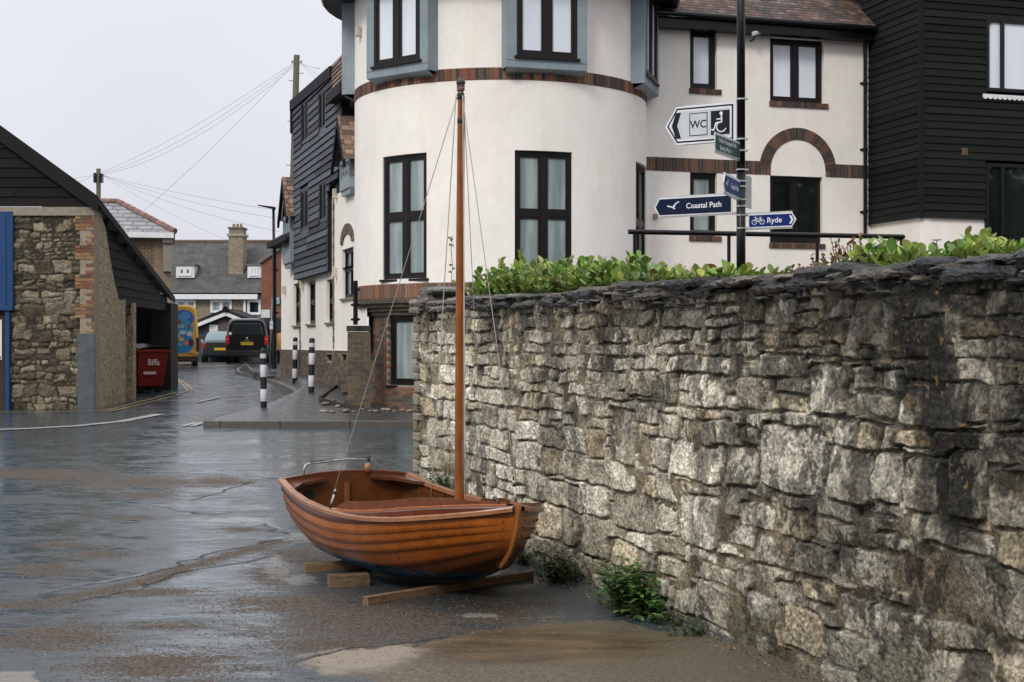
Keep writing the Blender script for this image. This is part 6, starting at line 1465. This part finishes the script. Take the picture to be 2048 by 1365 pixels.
for k, o in enumerate(wl):
    lb_, gr_ = (('thin cable strung from the tall telegraph pole to the short one', 'cables between the two telegraph poles') if k < 3 else ('lone cable slanting from the tall telegraph pole down to the hipped slate roof', None) if k == 3 else
              ('short cable from the tall telegraph pole to the boarded house roof', 'cables from the tall pole to the boarded house') if k < 7 else ('thin cable fanning right from the short telegraph pole over the tiled roof', 'cables fanning right from the short pole') if k < 11 else
              ('thin cable running left from the short telegraph pole above the barn roof', 'cables running left from the short pole'))
    tag(o, lb_, 'cable', gr_)
# ---------------------------------------------------------------- stones and timber edging by the tower foot
def gz(x, y): q = ground_px(x, y, .11); return Vector((q.x, q.y, PV(q.x, q.y)))
Rk = random.Random(17)
def rock_mesh(s_, col):
    mb = MB(); rows = []
    for i in range(7):
        ph = math.pi*i/6; rows.append([(s_*math.sin(ph)*math.cos(a)*(1+Rk.uniform(-.15, .15)), s_*.8*math.sin(ph)*math.sin(a)*(1+Rk.uniform(-.15, .15)), s_*.55*math.cos(ph)) for a in np.linspace(0, 2*math.pi, 9)[:-1]])
    mb.grid(rows, col, closed=True); return mb
cl = [(.20, .15, .12), (.13, .10, .085), (.08, .07, .065), (.28, .235, .19)]
pr_ = []
for k, c in enumerate(cl):
    mb = rock_mesh(.075, c); o = mb.build('rock', M['attr_matt'], smooth=True); pr_.append(o)
rs = [(652, 815), (668, 812), (690, 806), (699, 800), (707, 806), (715, 809), (722, 812), (705, 797), (713, 801), (697, 812), (727, 818), (688, 814), (676, 817), (712, 817), (720, 803), (701, 790)]
rs2 = [(648, 825), (664, 826), (692, 825), (708, 825), (727, 820), (741, 824), (752, 825), (768, 821), (776, 822), (790, 824), (806, 823), (820, 825), (830, 824)]
for i, (x, y) in enumerate(rs+rs2):
    s_ = pr_[i] if i < 4 else pr_[Rk.choice([0, 1, 2, 3] if i < len(rs) else [0, 3])].copy()
    if i >= 4: sc.collection.objects.link(s_)
    q = gz(x, y); s_.location = (q.x, q.y, q.z-.01); k = Rk.uniform(.7, 1.25); s_.scale = (k*1.3, k, k*.75); s_.rotation_euler = (0, 0, Rk.uniform(0, 6)); 
    tag(s_, 'rounded stone in the edged bed against the brick tower foot' if i < len(rs) else 'pale flat stone in the row along the bottom of the round tower', 'stone', 'stones in the edged bed' if i < len(rs) else 'pale stones along the tower foot')
mb = MB(); pts = [gz(*q) for q in [(640, 811), (672, 797), (730, 794)]]; pts2 = [gz(*q) for q in [(640, 812), (700, 818), (728, 820)]]
for pp in (pts, pts2):
    for a, b in zip(pp, pp[1:]):
        n = Vector((-(b-a).y, (b-a).x, 0)).normalized()*.03; mb.hexa([a-n, b-n, b+n, a+n]+[q+Vector((0, 0, .07)) for q in (a-n, b-n, b+n, a+n)], (.035, .028, .022))
tag(mb.build('bed_edging', M['attr_matt']), 'dark timber edging round a small stony bed beside the tower foot', 'edging')

# ---------------------------------------------------------------- vehicles
def car_body(mb, secs, col, n=28, pw=.28):
    """secs: (y, z0, z1, half width bottom, half width top) -> rounded box sections along y"""
    rows = []
    for y, z0, z1, w0, w1 in secs:
        r = []
        for k in range(n):
            a = 2*math.pi*k/n; c, s_ = math.cos(a), math.sin(a); X = math.copysign(abs(c)**pw, c); Zz = math.copysign(abs(s_)**pw, s_); f = (Zz+1)/2
            r.append((X*lerp(w0, w1, f**2), y, lerp(z0, z1, f)))
        rows.append(r)
    mb.grid(rows, col, closed=True); mb.poly(rows[0][::-1], col); mb.poly(rows[-1], col)
def wheel(parent, x, y, r, w_=.2):
    mb = MB(); mb.tube([(x-w_/2, y, r), (x+w_/2, y, r)], r, 20, (.012, .012, .012)); o = mb.build('wheel', M['attr_matt'], parent, local=True)
    mb = MB(); sx = 1 if x > 0 else -1; mb.tube([(x+sx*w_/2, y, r), (x+sx*(w_/2+.01), y, r)], r*.6, 16, (.25, .25, .26)); mb.build('rim', M['attr_gloss'], o, local=True)
M['carblack'] = mat('black_car_paint', (.008, .009, .010), .18, coat=.8, attr=False, nscale=2, namt=.1)
M['glassdark'] = mat('tinted_glass', (.02, .028, .03), .06, spec=.8)
Zv = 62; pv = P(494, 730, Zv); gv = G(0, Zv)
van = thing('van', 'black passenger van seen from behind with a yellow number plate at the street end', 'van', (pv.x, Zv, gv), math.radians(9))
mb = MB(); car_body(mb, [(0, .38, 1.88, .86, .70), (.05, .32, 1.93, .93, .77), (.4, .28, 1.97, .95, .80), (3.0, .28, 1.97, .95, .80), (3.9, .28, 1.75, .95, .70), (4.2, .28, 1.12, .94, .80), (4.9, .32, .98, .86, .72)], (1, 1, 1)); mb.build('body', M['carblack'], van, smooth=True, local=True)
mb = MB(); mb.hexa([(-.70, -.012, 1.24), (.70, -.012, 1.24), (.70, .05, 1.24), (-.70, .05, 1.24), (-.60, -.006, 1.76), (.60, -.006, 1.76), (.60, .06, 1.76), (-.60, .06, 1.76)]); mb.build('rear_window', M['glassdark'], van, local=True, bevel=.03)
mb = MB(); mb.box(-.90, .90, -.07, .12, .30, .56, (.014, .014, .015)); mb.build('bumper', M['attr_matt'], van, local=True, bevel=.04)
for s_ in (-1, 1): mb = MB(); mb.box(s_*.84-.085, s_*.84+.085, -.02, .25, .80, 1.20, (.35, .012, .010)); mb.box(s_*.84-.07, s_*.84+.07, -.024, .2, 1.02, 1.08, (.5, .2, .16)); mb.build('tail_light', M['attr_gloss'], van, local=True, bevel=.02)
mb = MB(); mb.box(-.27, .27, -.03, 0, .80, .93, (.62, .40, .03)); npl = mb.build('number_plate', M['attr_gloss'], van, local=True); mb = MB(); put_text(mb, 'NX18 WXZ', (0, -.033, .865), (1, 0, 0), (0, 0, 1), .115, (.03, .02, .01), .012); mb.build('lettering', M['attr_matt'], npl, local=True)
mb = MB(); mb.lathe((0, 0, 0), [(0, 0)], 3) if False else None
mb.prism([(-.72+.07*math.cos(a), -.02, 1.30+.07*math.sin(a)) for a in np.linspace(0, 6.283, 15)[:-1]], [(-.72+.07*math.cos(a), -.006, 1.30+.07*math.sin(a)) for a in np.linspace(0, 6.283, 15)[:-1]], (.6, .6, .65)); mb.build('sticker', M['attr_gloss'], van, local=True)
mb = MB(); mb.prism([(.0+.05*math.cos(a), -.02, 1.10+.06*math.sin(a)) for a in np.linspace(0, 6.283, 6)[:-1]], [(.05*math.cos(a), .02, 1.10+.06*math.sin(a)) for a in np.linspace(0, 6.283, 6)[:-1]], (.35, .33, .33)); mb.box(-.12, .12, -.015, 0, .99, 1.005, (.3, .3, .3)); mb.build('badge', M['attr_gloss'], van, local=True)
for x in (-.82, .82):
    for y in (.85, 4.0): wheel(van, x, y, .33)
# small dark car
Zc = 66; pc = P(440, 728, Zc); car = thing('parked_car', 'small grey blue hatchback half hidden behind the black van', 'car', (pc.x, Zc, gv), math.radians(10))
mb = MB(); car_body(mb, [(0, .35, .92, .80, .74), (.06, .26, .98, .86, .78), (.5, .24, 1.0, .88, .76), (3.2, .24, .98, .88, .78), (3.9, .28, .78, .84, .74), (4.0, .34, .66, .78, .7)], (1, 1, 1)); mb.build('body', mat('dark_car_paint', (.02, .03, .035), .2, coat=.7), car, smooth=True, local=True)
mb = MB(); car_body(mb, [(.10, .86, 1.02, .72, .66), (.42, .86, 1.38, .74, .54), (1.2, .86, 1.46, .76, .56), (2.0, .86, 1.42, .76, .55), (2.7, .86, .98, .76, .68)], (1, 1, 1), pw=.35); mb.build('cabin', mat('car_glass', (.16, .23, .26), .1, spec=.9), car, smooth=True, local=True)
for s_ in (-1, 1): mb = MB(); mb.box(s_*.74-.09, s_*.74+.09, -.02, .2, .66, .88, (.3, .03, .02)); mb.build('tail_light', M['attr_gloss'], car, local=True, bevel=.02)
mb = MB(); mb.box(-.26, .26, -.03, 0, .55, .67, (.6, .38, .03)); mb.build('number_plate', M['attr_gloss'], car, local=True)
mb = MB(); mb.box(-.96, -.86, 2.3, 2.45, .92, 1.06, (.35, .36, .37)); mb.build('door_mirror', M['attr_gloss'], car, local=True)
for x in (-.76, .76):
    for y in (.7, 3.2): wheel(car, x, y, .30)
# yellow van with blue artwork
Zy = 57; py_ = P(347, 728, Zy); yv = thing('van', 'yellow delivery van with blue blob artwork on its rear doors, partly hidden by the barn', 'van', (py_.x, Zy, G(0, Zy)), math.radians(13.4))
YE = (.68, .36, .07)
mb = MB(); car_body(mb, [(0, .42, 2.40, .93, .80), (.05, .38, 2.47, .98, .86), (.5, .36, 2.50, 1.0, .90), (4.2, .36, 2.50, 1.0, .90), (4.9, .36, 1.7, 1.0, .80), (5.3, .36, 1.1, .98, .84), (5.8, .4, .98, .9, .8)], YE, pw=.22); mb.build('body', M['attr_gloss'], yv, smooth=True, local=True)
mb = MB(); Ry = random.Random(5)
def disc(cx, cz, rx, rz, col, o): mb.prism([(cx+rx*math.cos(a), o, cz+rz*math.sin(a)) for a in np.linspace(0, 6.283, 25)[:-1]], [(cx+rx*math.cos(a), o+.02, cz+rz*math.sin(a)) for a in np.linspace(0, 6.283, 25)[:-1]], col)
disc(.40, 1.95, .40, .34, (.03, .16, .50), -.010); disc(.30, 1.50, .48, .42, (.05, .34, .52), -.012); disc(.35, .95, .46, .40, (.03, .22, .48), -.014); disc(.0, 1.7, .5, .5, (.06, .30, .50), -.016); disc(.45, 2.05, .2, .16, (.12, .3, .62), -.02)
disc(.22, 1.80, .09, .09, (.35, .05, .06), -.024); disc(.10, 1.25, .13, .10, (.62, .62, .60), -.024); disc(.35, 1.38, .12, .08, (.62, .6, .58), -.025); disc(.62, 1.33, .12, .10, (.6, .6, .6), -.026); disc(.30, 1.12, .11, .09, (.65, .42, .06), -.027); disc(.68, .98, .11, .13, (.10, .02, .06), -.028); disc(.50, .95, .11, .10, (.55, .22, .14), -.029); disc(.2, .9, .16, .06, (.1, .4, .5), -.0285); disc(.6, 1.62, .05, .13, (.4, .04, .04), -.027)
put_text(mb, 'RDE', (.22, -.032, 1.63), (1, 0, 0), (0, 0, 1), .17, (.65, .68, .70), .02, sx=1.2); put_text(mb, 'WC.G', (.68, -.012, .52), (1, 0, 0), (0, 0, 1), .11, (.1, .05, .02), .02)
mb.build('artwork', M['attr_gloss'], yv, local=True)
mb = MB(); mb.box(-.96, .96, -.10, .12, .20, .40, (.02, .015, .015)); mb.box(-.9, .9, -.11, -.09, .28, .31, (.2, .02, .02)); mb.build('bumper', M['attr_matt'], yv, local=True, bevel=.03)
for s_ in (-1, 1): mb = MB(); mb.box(s_*.95-.06, s_*.95+.06, -.03, .15, .62, 1.18, (.10, .008, .008)); mb.build('tail_light', M['attr_gloss'], yv, local=True, bevel=.02)
mb = MB(); mb.box(-.012, .012, -.02, .02, .5, 2.35, (.3, .15, .03)); mb.build('door_gap', M['attr_matt'], yv, local=True)
for x in (-.86, .86):
    for y in (1.0, 4.6): wheel(yv, x, y, .34)

# ---------------------------------------------------------------- buildings at the end of the street
M['fargable'] = mat('dark_grey_cladding', (.03, .038, .042), .7, nscale=3, namt=.2)
M['farstone'] = mat('far_stonework', (.24, .195, .135), .9, nscale=6, namt=.45, stretch=(1, 1, 2.6), nscale2=2, namt2=.25)
M['farroof'] = mat('far_tiled_roof', (.072, .068, .066), .85, nscale=1.4, namt=.4, nscale2=7, namt2=.45, stretch=(1, 1, 2))
def brickmat(name, c1, c2, mortar, sc_=1.0):
    m = bpy.data.materials.new(name); m.use_nodes = True; nt = m.node_tree; b = nt.nodes['Principled BSDF']; b.inputs['Roughness'].default_value = .9
    t = N(nt, 'ShaderNodeTexCoord'); mp = N(nt, 'ShaderNodeMapping'); mp.inputs['Rotation'].default_value = (math.radians(90), 0, 0); nt.links.new(t.outputs['Object'], mp.inputs[0])
    br = N(nt, 'ShaderNodeTexBrick'); br.inputs['Scale'].default_value = sc_; br.inputs['Brick Width'].default_value = .225; br.inputs['Row Height'].default_value = .075; br.inputs['Mortar Size'].default_value = .012
    br.inputs['Color1'].default_value = (*c1, 1); br.inputs['Color2'].default_value = (*c2, 1); br.inputs['Mortar'].default_value = (*mortar, 1); nt.links.new(mp.outputs[0], br.inputs[0])
    n = N(nt, 'ShaderNodeTexNoise'); n.inputs['Scale'].default_value = 1.5; n.inputs['Detail'].default_value = 5; nt.links.new(t.outputs['Object'], n.inputs[0])
    r = N(nt, 'ShaderNodeMapRange'); nt.links.new(n.outputs['Fac'], r.inputs[0]); r.inputs[1].default_value = .3; r.inputs[2].default_value = .7; r.inputs[3].default_value = .75; r.inputs[4].default_value = 1.25
    mx = N(nt, 'ShaderNodeMix', data_type='RGBA', blend_type='MULTIPLY'); mx.inputs[0].default_value = 1; nt.links.new(br.outputs[0], mx.inputs[6]); nt.links.new(r.outputs[0], mx.inputs[7]); nt.links.new(mx.outputs[2], b.inputs['Base Color']); return m
Zh = 80; FP = Pl((0, Zh), (1, 0), (0, -1)); f_ = lambda x, y: FP.sz(x, y)
fh = thing('terraced_house', 'long brown tiled house with white dormers and a tall chimney closing the street', 'house', tuple(FP.w(f_(440, 0)[0], G(0, Zh))))
xl, xr = f_(205, 0)[0], f_(640, 0)[0]; ze = f_(0, 590)[1]; zr = f_(0, 484)[1]-0.0
mb = MB(); mb.pbox(FP, xl, xr, G(0, Zh), ze, -8, 0); mb.build('wall', M['farstone'], fh)
mb = MB(); W = FP.w; zr2 = EYE+(HZ-484)/F*(Zh+4); mb.prism([W(xl-.2, ze+.1, .3), W(xl-.2, zr2, -4), W(xl-.2, ze+.1, -8.3)], [W(xr+.2, ze+.1, .3), W(xr+.2, zr2, -4), W(xr+.2, ze+.1, -8.3)]); rf = mb.build('roof', M['farroof'], fh)
mb = MB(); mb.tube([W(xl-.2, zr2+.02, -4), W(xr+.2, zr2+.02, -4)], .10, 6, (.12, .08, .06)); mb.build('ridge_tiles', M['tiles'], rf)
mb = MB(); zg_ = f_(0, 600)[1]; mb.pbox(FP, f_(336, 0)[0], f_(517, 0)[0], zg_+.02, zg_+.30, .2, .42); mb.pbox(FP, f_(487.5, 0)[0], f_(492, 0)[0], G(0, Zh)+1, zg_, .0, .14); mb.build('fascia', M['whitepaint'], fh)
for x0, x1, y0, y1, c in ((335, 392, 600, 625, 3), (421, 464, 600, 626, 2), (495, 522, 600, 630, 1), (508, 515, 640, 660, 1)):
    q = R4(FP, x0, x1, y0, y1); window(FP, *q, -.08, c, None, M['pane_net'] if c > 1 else M['pane_dark'], fh, fw=.09, frame=M['whitepaint'])
for x0, x1, y0, y1, pc_ in ((352, 388, 531, 556, 'red'), (495, 521, 531, 556, 'x')):
    Zd = Zh+.75; DPl = Pl((0, Zd), (1, 0), (0, -1)); q = R4(DPl, x0, x1, y0, y1)
    mb = MB(); mb.pbox(DPl, q[0], q[1], q[2], q[3], -2.2, .0); d_o = mb.build('dormer', M['whitepaint'], rf)
    mb = MB(); mb.pbox(DPl, q[0]-.08, q[1]+.08, q[3]+.004, q[3]+.07, -2.4, .12); mb.build('dormer_roof', M['leadgrey'], fh)
    pm = pane_mat('curtained_glass', (.16, .06, .06), (.24, .10, .10), .2) if pc_ == 'red' else M['pane_net']
    window(DPl, q[0]+.12, q[1]-.12, q[2]+.1, q[3]-.1, -.06, 2, None, pm, fh, fw=.10, frame=M['whitepaint'])
mb = MB(); Zk = Zh+1.2; KP = Pl((0, Zk), (1, 0), (0, -1)); q = R4(KP, 457, 486, 472, 530); mb.pbox(KP, *q[:2], q[2]-1, q[3], -1.2, 0); ch_ = mb.build('chimney', M['farstone'], fh)
mb = MB(); mb.pbox(KP, q[0]-.08, q[1]+.08, q[3]-.02, q[3]+.12, -1.28, .08, (.3, .28, .24)); mb.pbox(KP, q[0]+.02, q[1]-.02, q[3]+.12, q[3]+.40, -1.1, -.02, (.2, .17, .12)); mb.pbox(KP, q[0]-.04, q[1]+.04, q[3]+.40, q[3]+.50, -1.2, .04, (.12, .12, .1)); mb.build('chimney_cap', M['attr_matt'], ch_)
for k in range(3): mb = MB(); c = KP.w(lerp(q[0], q[1], .25+.25*k), q[3]+.5, -.5); mb.lathe(c, [(.09, 0), (.075, .2), (.08, .22)], 10, (.3, .16, .09)); mb.build('chimney_pot', M['attr_matt'], ch_)
# hipped slate house behind the barn
Zs = 52; SPl = Pl(((342-CX)/F*Zs, Zs), (.972, .233)); s_ = lambda x, y: SPl.sz(x, y)
sh = thing('brick_house', 'brown brick house with hipped slate roof and terracotta hip tiles behind the barn', 'house', tuple(SPl.w(s_(260, 0)[0], G(0, Zs))))
a, b = s_(120, 0)[0], s_(342, 0)[0]; ze = s_(0, 463)[1]
mb = MB(); mb.pbox(SPl, a, s_(318, 0)[0], G(0, Zs), ze, -6, 0); mb.build('wall', brickmat('brown_brick', (.10, .05, .03), (.06, .04, .03), (.26, .20, .12)), sh)
mb = MB(); mb.pbox(SPl, s_(318, 0)[0], b, G(0, Zs), ze-.02, -6, .01); mb.pbox(SPl, s_(308, 0)[0], s_(318, 0)[0], G(0, Zs), ze-.02, -6, .006); mb.build('corner_wall', brickmat('buff_brick', (.24, .17, .11), (.18, .12, .08), (.22, .17, .11)), sh)
hp = s_(228, 410); W = SPl.w; zr_ = EYE+(HZ-408)/F*(Zs+2.0)
mb = MB(); A1, A2 = W(a-.3, ze+.05, .3), W(b+.15, ze+.05, .3); Rg1, Rg2 = W(a-.3, zr_, -2.0), W(SPl.s_of(232), zr_, -2.0); B1, B2 = W(a-.3, ze+.05, -6.3), W(b+.15, ze+.05, -6.3)
mb.poly([A1, A2, Rg2, Rg1]); mb.poly([A2, B2, Rg2]); mb.poly([B2, B1, Rg1, Rg2]); mb.poly([A1, B1, B2, A2]); mb.poly([A1, Rg1, B1]); rf = mb.build('roof', brickmat('slate_roof', (.25, .255, .27), (.31, .32, .335), (.14, .145, .15), .45), sh)
mb = MB(); R = random.Random(3)
for p_, q_ in ((Rg2, A2), (Rg1, Rg2)):
    n = int((q_-p_).length/.33)
    for k in range(n): mb.tube([p_.lerp(q_, k/n)+Vector((0, 0, .02)), p_.lerp(q_, (k+.96)/n)+Vector((0, 0, .03))], .12, 8, jit((.20, .115, .09), .25, R))
mb.build('hip_tiles', M['attr_matt'], rf)
mb = MB(); mb.pbox(SPl, a-.2, b+.1, ze-.16, ze+.04, .0, .36); mb.build('gutter', M['whitepaint'], sh)
mb = MB(); zq_ = s_(0, 540)[1]; mb.pbox(SPl, b-.28, b+.02, zq_, ze-.1, .02, .22, (.22, .2, .15)); mb.pbox(SPl, b-.3, b+.08, ze-.34, ze-.16, .02, .3, (.10, .10, .09)); mb.build('drain_box', M['attr_matt'], sh)
# black timber lodge with white barge boards
Zg = 70; GP = Pl((0, Zg), (1, 0), (0, -1)); g_ = lambda x, y: GP.sz(x, y); lo = thing('timber_lodge', 'low black timber building with white barge boards behind the small car', 'lodge', tuple(GP.w(g_(450, 0)[0], G(0, Zg))))
ap, l0, r0 = g_(454, 624), g_(385, 651), g_(512, 648); ap = (ap[0], ap[1]); zb = G(0, Zg); W = GP.w
mb = MB(); mb.pprism(GP, [(l0[0]+.2, zb), (r0[0]-.1, zb), (r0[0]-.1, r0[1]-.1), (ap[0], ap[1]-.1), (l0[0]+.2, l0[1]-.1)], -4, 0); mb.build('wall', M['fargable'], lo)
for p_, q_ in ((l0, ap), (ap, r0)):
    mb = MB(); mb.pprism(GP, [(p_[0], p_[1]-.2), (q_[0], q_[1]-.2), (q_[0], q_[1]), (p_[0], p_[1])], .25, .32); mb.build('bargeboard', M['whitepaint'], lo)
    mb = MB(); mb.pprism(GP, [(p_[0], p_[1]+.0), (q_[0], q_[1]), (q_[0], q_[1]+.16), (p_[0], p_[1]+.12)], -4.2, .34, (.02, .02, .022)); mb.build('roof', M['boards_black'], lo)
mb = MB(); mb.tube([W(ap[0], ap[1]+.12, .42), W(ap[0], ap[1]+.12, .2)], .15, 12); mb.build('ridge_end', M['blackpaint'], lo)
q = R4(GP, 419, 436, 650, 690); window(GP, *q, -.05, 2, None, M['pane_net'], lo, fw=.08, frame=M['whitepaint'])
mb = MB(); q = R4(GP, 437, 455, 641, 690); mb.pbox(GP, q[0], q[1], q[2]-.3, q[3], 0, .06, (.10, .075, .07)); mb.build('door', M['attr_matt'], lo)
# red brick gable end
Zr = 64; RP_ = Pl((0, Zr), (1, 0), (0, -1)); r_ = lambda x, y: RP_.sz(x, y); rh = thing('red_brick_house', 'red brick gable end with a grey verge between the lamp post and the white wall', 'house', tuple(RP_.w(r_(545, 0)[0], G(0, Zr))))
mb = MB(); mb.pprism(RP_, [(r_(523, 0)[0], G(0, Zr)), (r_(600, 0)[0], G(0, Zr)), (r_(600, 470)[0], r_(0, 470)[1]), (r_(523, 0)[0], r_(0, 522)[1])], -7, 0); mb.build('wall', brickmat('red_brick', (.22, .060, .032), (.17, .048, .03), (.20, .12, .08)), rh)
mb = MB(); mb.pprism(RP_, [(r_(519, 0)[0], r_(0, 524)[1]-.1), (r_(600, 0)[0], r_(0, 467)[1]-.12), (r_(600, 0)[0], r_(0, 467)[1]+.1), (r_(519, 0)[0], r_(0, 524)[1]+.1)], -7, .12); mb.build('roof', M['leadgrey'], rh)
mb = MB(); mb.pbox(RP_, r_(523, 0)[0], r_(600, 0)[0], G(0, Zr), r_(0, 636)[1], -.05, .03, (.015, .016, .018)); mb.pbox(RP_, r_(523, 0)[0], r_(540, 0)[0], r_(0, 636)[1], r_(0, 620)[1], 0, .035, (.62, .62, .64)); mb.build('boarding', M['attr_matt'], rh)  # plain black boarding stands in for an unidentified dark object
mb = MB(); q = R4(RP_, 548, 560, 595, 609); mb.pbox(RP_, *q, .03, .09, (.14, .30, .38)); mb.pbox(RP_, q[0]+.05, q[1]-.05, q[2]+.05, q[3]-.05, .05, .095, (.45, .5, .52)); mb.pbox(RP_, q[0]+.1, q[1]-.1, q[2]+.1, q[3]-.13, .06, .1, (.05, .16, .22)); o = mb.build('wall_sign', M['attr_gloss']); tag(o, 'small blue and white square sign on the red brick wall', 'sign')
mb = MB(); c = RP_.w(r_(566, 0)[0], r_(0, 684)[1], .12); mb.prism([c+Vector((.42*math.cos(a), 0, .42*math.sin(a)*1.0)) for a in np.linspace(0, 6.283, 29)[:-1]], [c+Vector((.42*math.cos(a), -.08, .42*math.sin(a))) for a in np.linspace(0, 6.283, 29)[:-1]], (.62, .33, .10)); o = mb.build('round_sign', M['attr_gloss']); tag(o, 'round orange sign disc on the dark shopfront, cut off by the white wall', 'sign')
mb = MB(); q = R4(RP_, 549, 559, 728, 738); mb.pbox(RP_, *q, .1, .5, (.55, .55, .57)); o = mb.build('step_block', M['attr_matt']); tag(o, 'small white block on the ground beneath the orange disc', 'block')

# ---------------------------------------------------------------- wooded bank behind the camera (seen mirrored in the ground floor windows and wet paint)
R = random.Random(77); mb = MB()
M['farleaf'] = mat('far_foliage', (.035, .055, .022), .8, attr=True, nscale=1.5, namt=.4)
for k in range(9000):
    x = R.uniform(-45, 130); top = 17.0+2.6*math.sin(x*.21)+1.8*math.sin(x*.57+1)+1.2*math.sin(x*1.3); z = top*R.random()**.6; y = -34-R.uniform(0, 5)-2*math.sin(x*.4); s_ = R.uniform(.35, .8); c = Vector((x, y, z))
    u = Vector((R.uniform(-1, 1), R.uniform(-1, 1), R.uniform(-1, 1))).normalized(); v = u.orthogonal().normalized()*s_; w_ = u.cross(v)
    mb.poly([c-v, c-w_, c+v, c+w_], jit((1, 1, 1), .4, R))
for k in range(99): x = -45+k*1.77; mb.box(x-.9, x+.9, -38.5, -37.5, 0, 15+2.4*math.sin(x*.21), (.25, .25, .22))
tag(mb.build('woodland', M['farleaf']), 'dark leafy woodland bank behind the viewpoint, only mirrored in the windows', 'woodland', kind='stuff')

# ---------------------------------------------------------------- loose grit and litter on the yard
R = random.Random(91); mb = MB(); nR = np.random.RandomState(4)
gidx = np.argwhere((gravel > -.15) & (YY > 6.3) & (YY < 15.5) & (XX > -6) & (XX < 1.2))
def chip(x, y, s_, c):
    z = G(x, y)+float((fbm(np.array(x*.7), np.array(y*.7), 2, 3)-.5)*.02); a0 = R.uniform(0, 6.3); p = [(x+s_*math.cos(a0+k*2.1)*R.uniform(.6, 1.2), y+s_*math.sin(a0+k*2.1)*R.uniform(.6, 1.2), z-.001) for k in range(3)]; t = (x+R.uniform(-.3, .3)*s_, y+R.uniform(-.3, .3)*s_, z+s_*R.uniform(.4, .9))
    for a, b in ((0, 1), (1, 2), (2, 0)): mb.poly([p[a], p[b], t], c)
PALG = [(.12, .085, .06), (.07, .052, .042), (.14, .11, .085), (.04, .037, .035), (.19, .165, .14), (.09, .055, .035)]
for k in range(3600):
    j, i = gidx[R.randrange(len(gidx))]; chip(float(XX[j, i])+R.uniform(-.03, .03), float(YY[j, i])+R.uniform(-.03, .03), R.uniform(.003, .009), jit(R.choice(PALG), .3, R))
for k in range(1100): chip(R.uniform(-5, 1.0), R.uniform(6.6, 14), R.uniform(.003, .008), jit(R.choice(PALG), .3, R))
for k in range(1100): chip(R.uniform(-1.2, 2.2), R.uniform(6.3, 8.9), R.uniform(.002, .006), jit(R.choice(PALG+[(.25, .22, .18), (.03, .025, .02)]), .3, R))
for k in range(1500):
    s_ = R.uniform(1.2, 8.8); q = WP.w(s_, 0, .06+abs(R.gauss(0, .10))); chip(q.x, q.y, R.uniform(.004, .016), jit(R.choice(PALG+[(.10, .05, .02), (.05, .06, .02)]), .3, R))
tag(mb.build('gravel', M['attr_matt']), 'loose grit and leaf litter scattered over the wet yard and along the wall foot', 'gravel', kind='stuff')
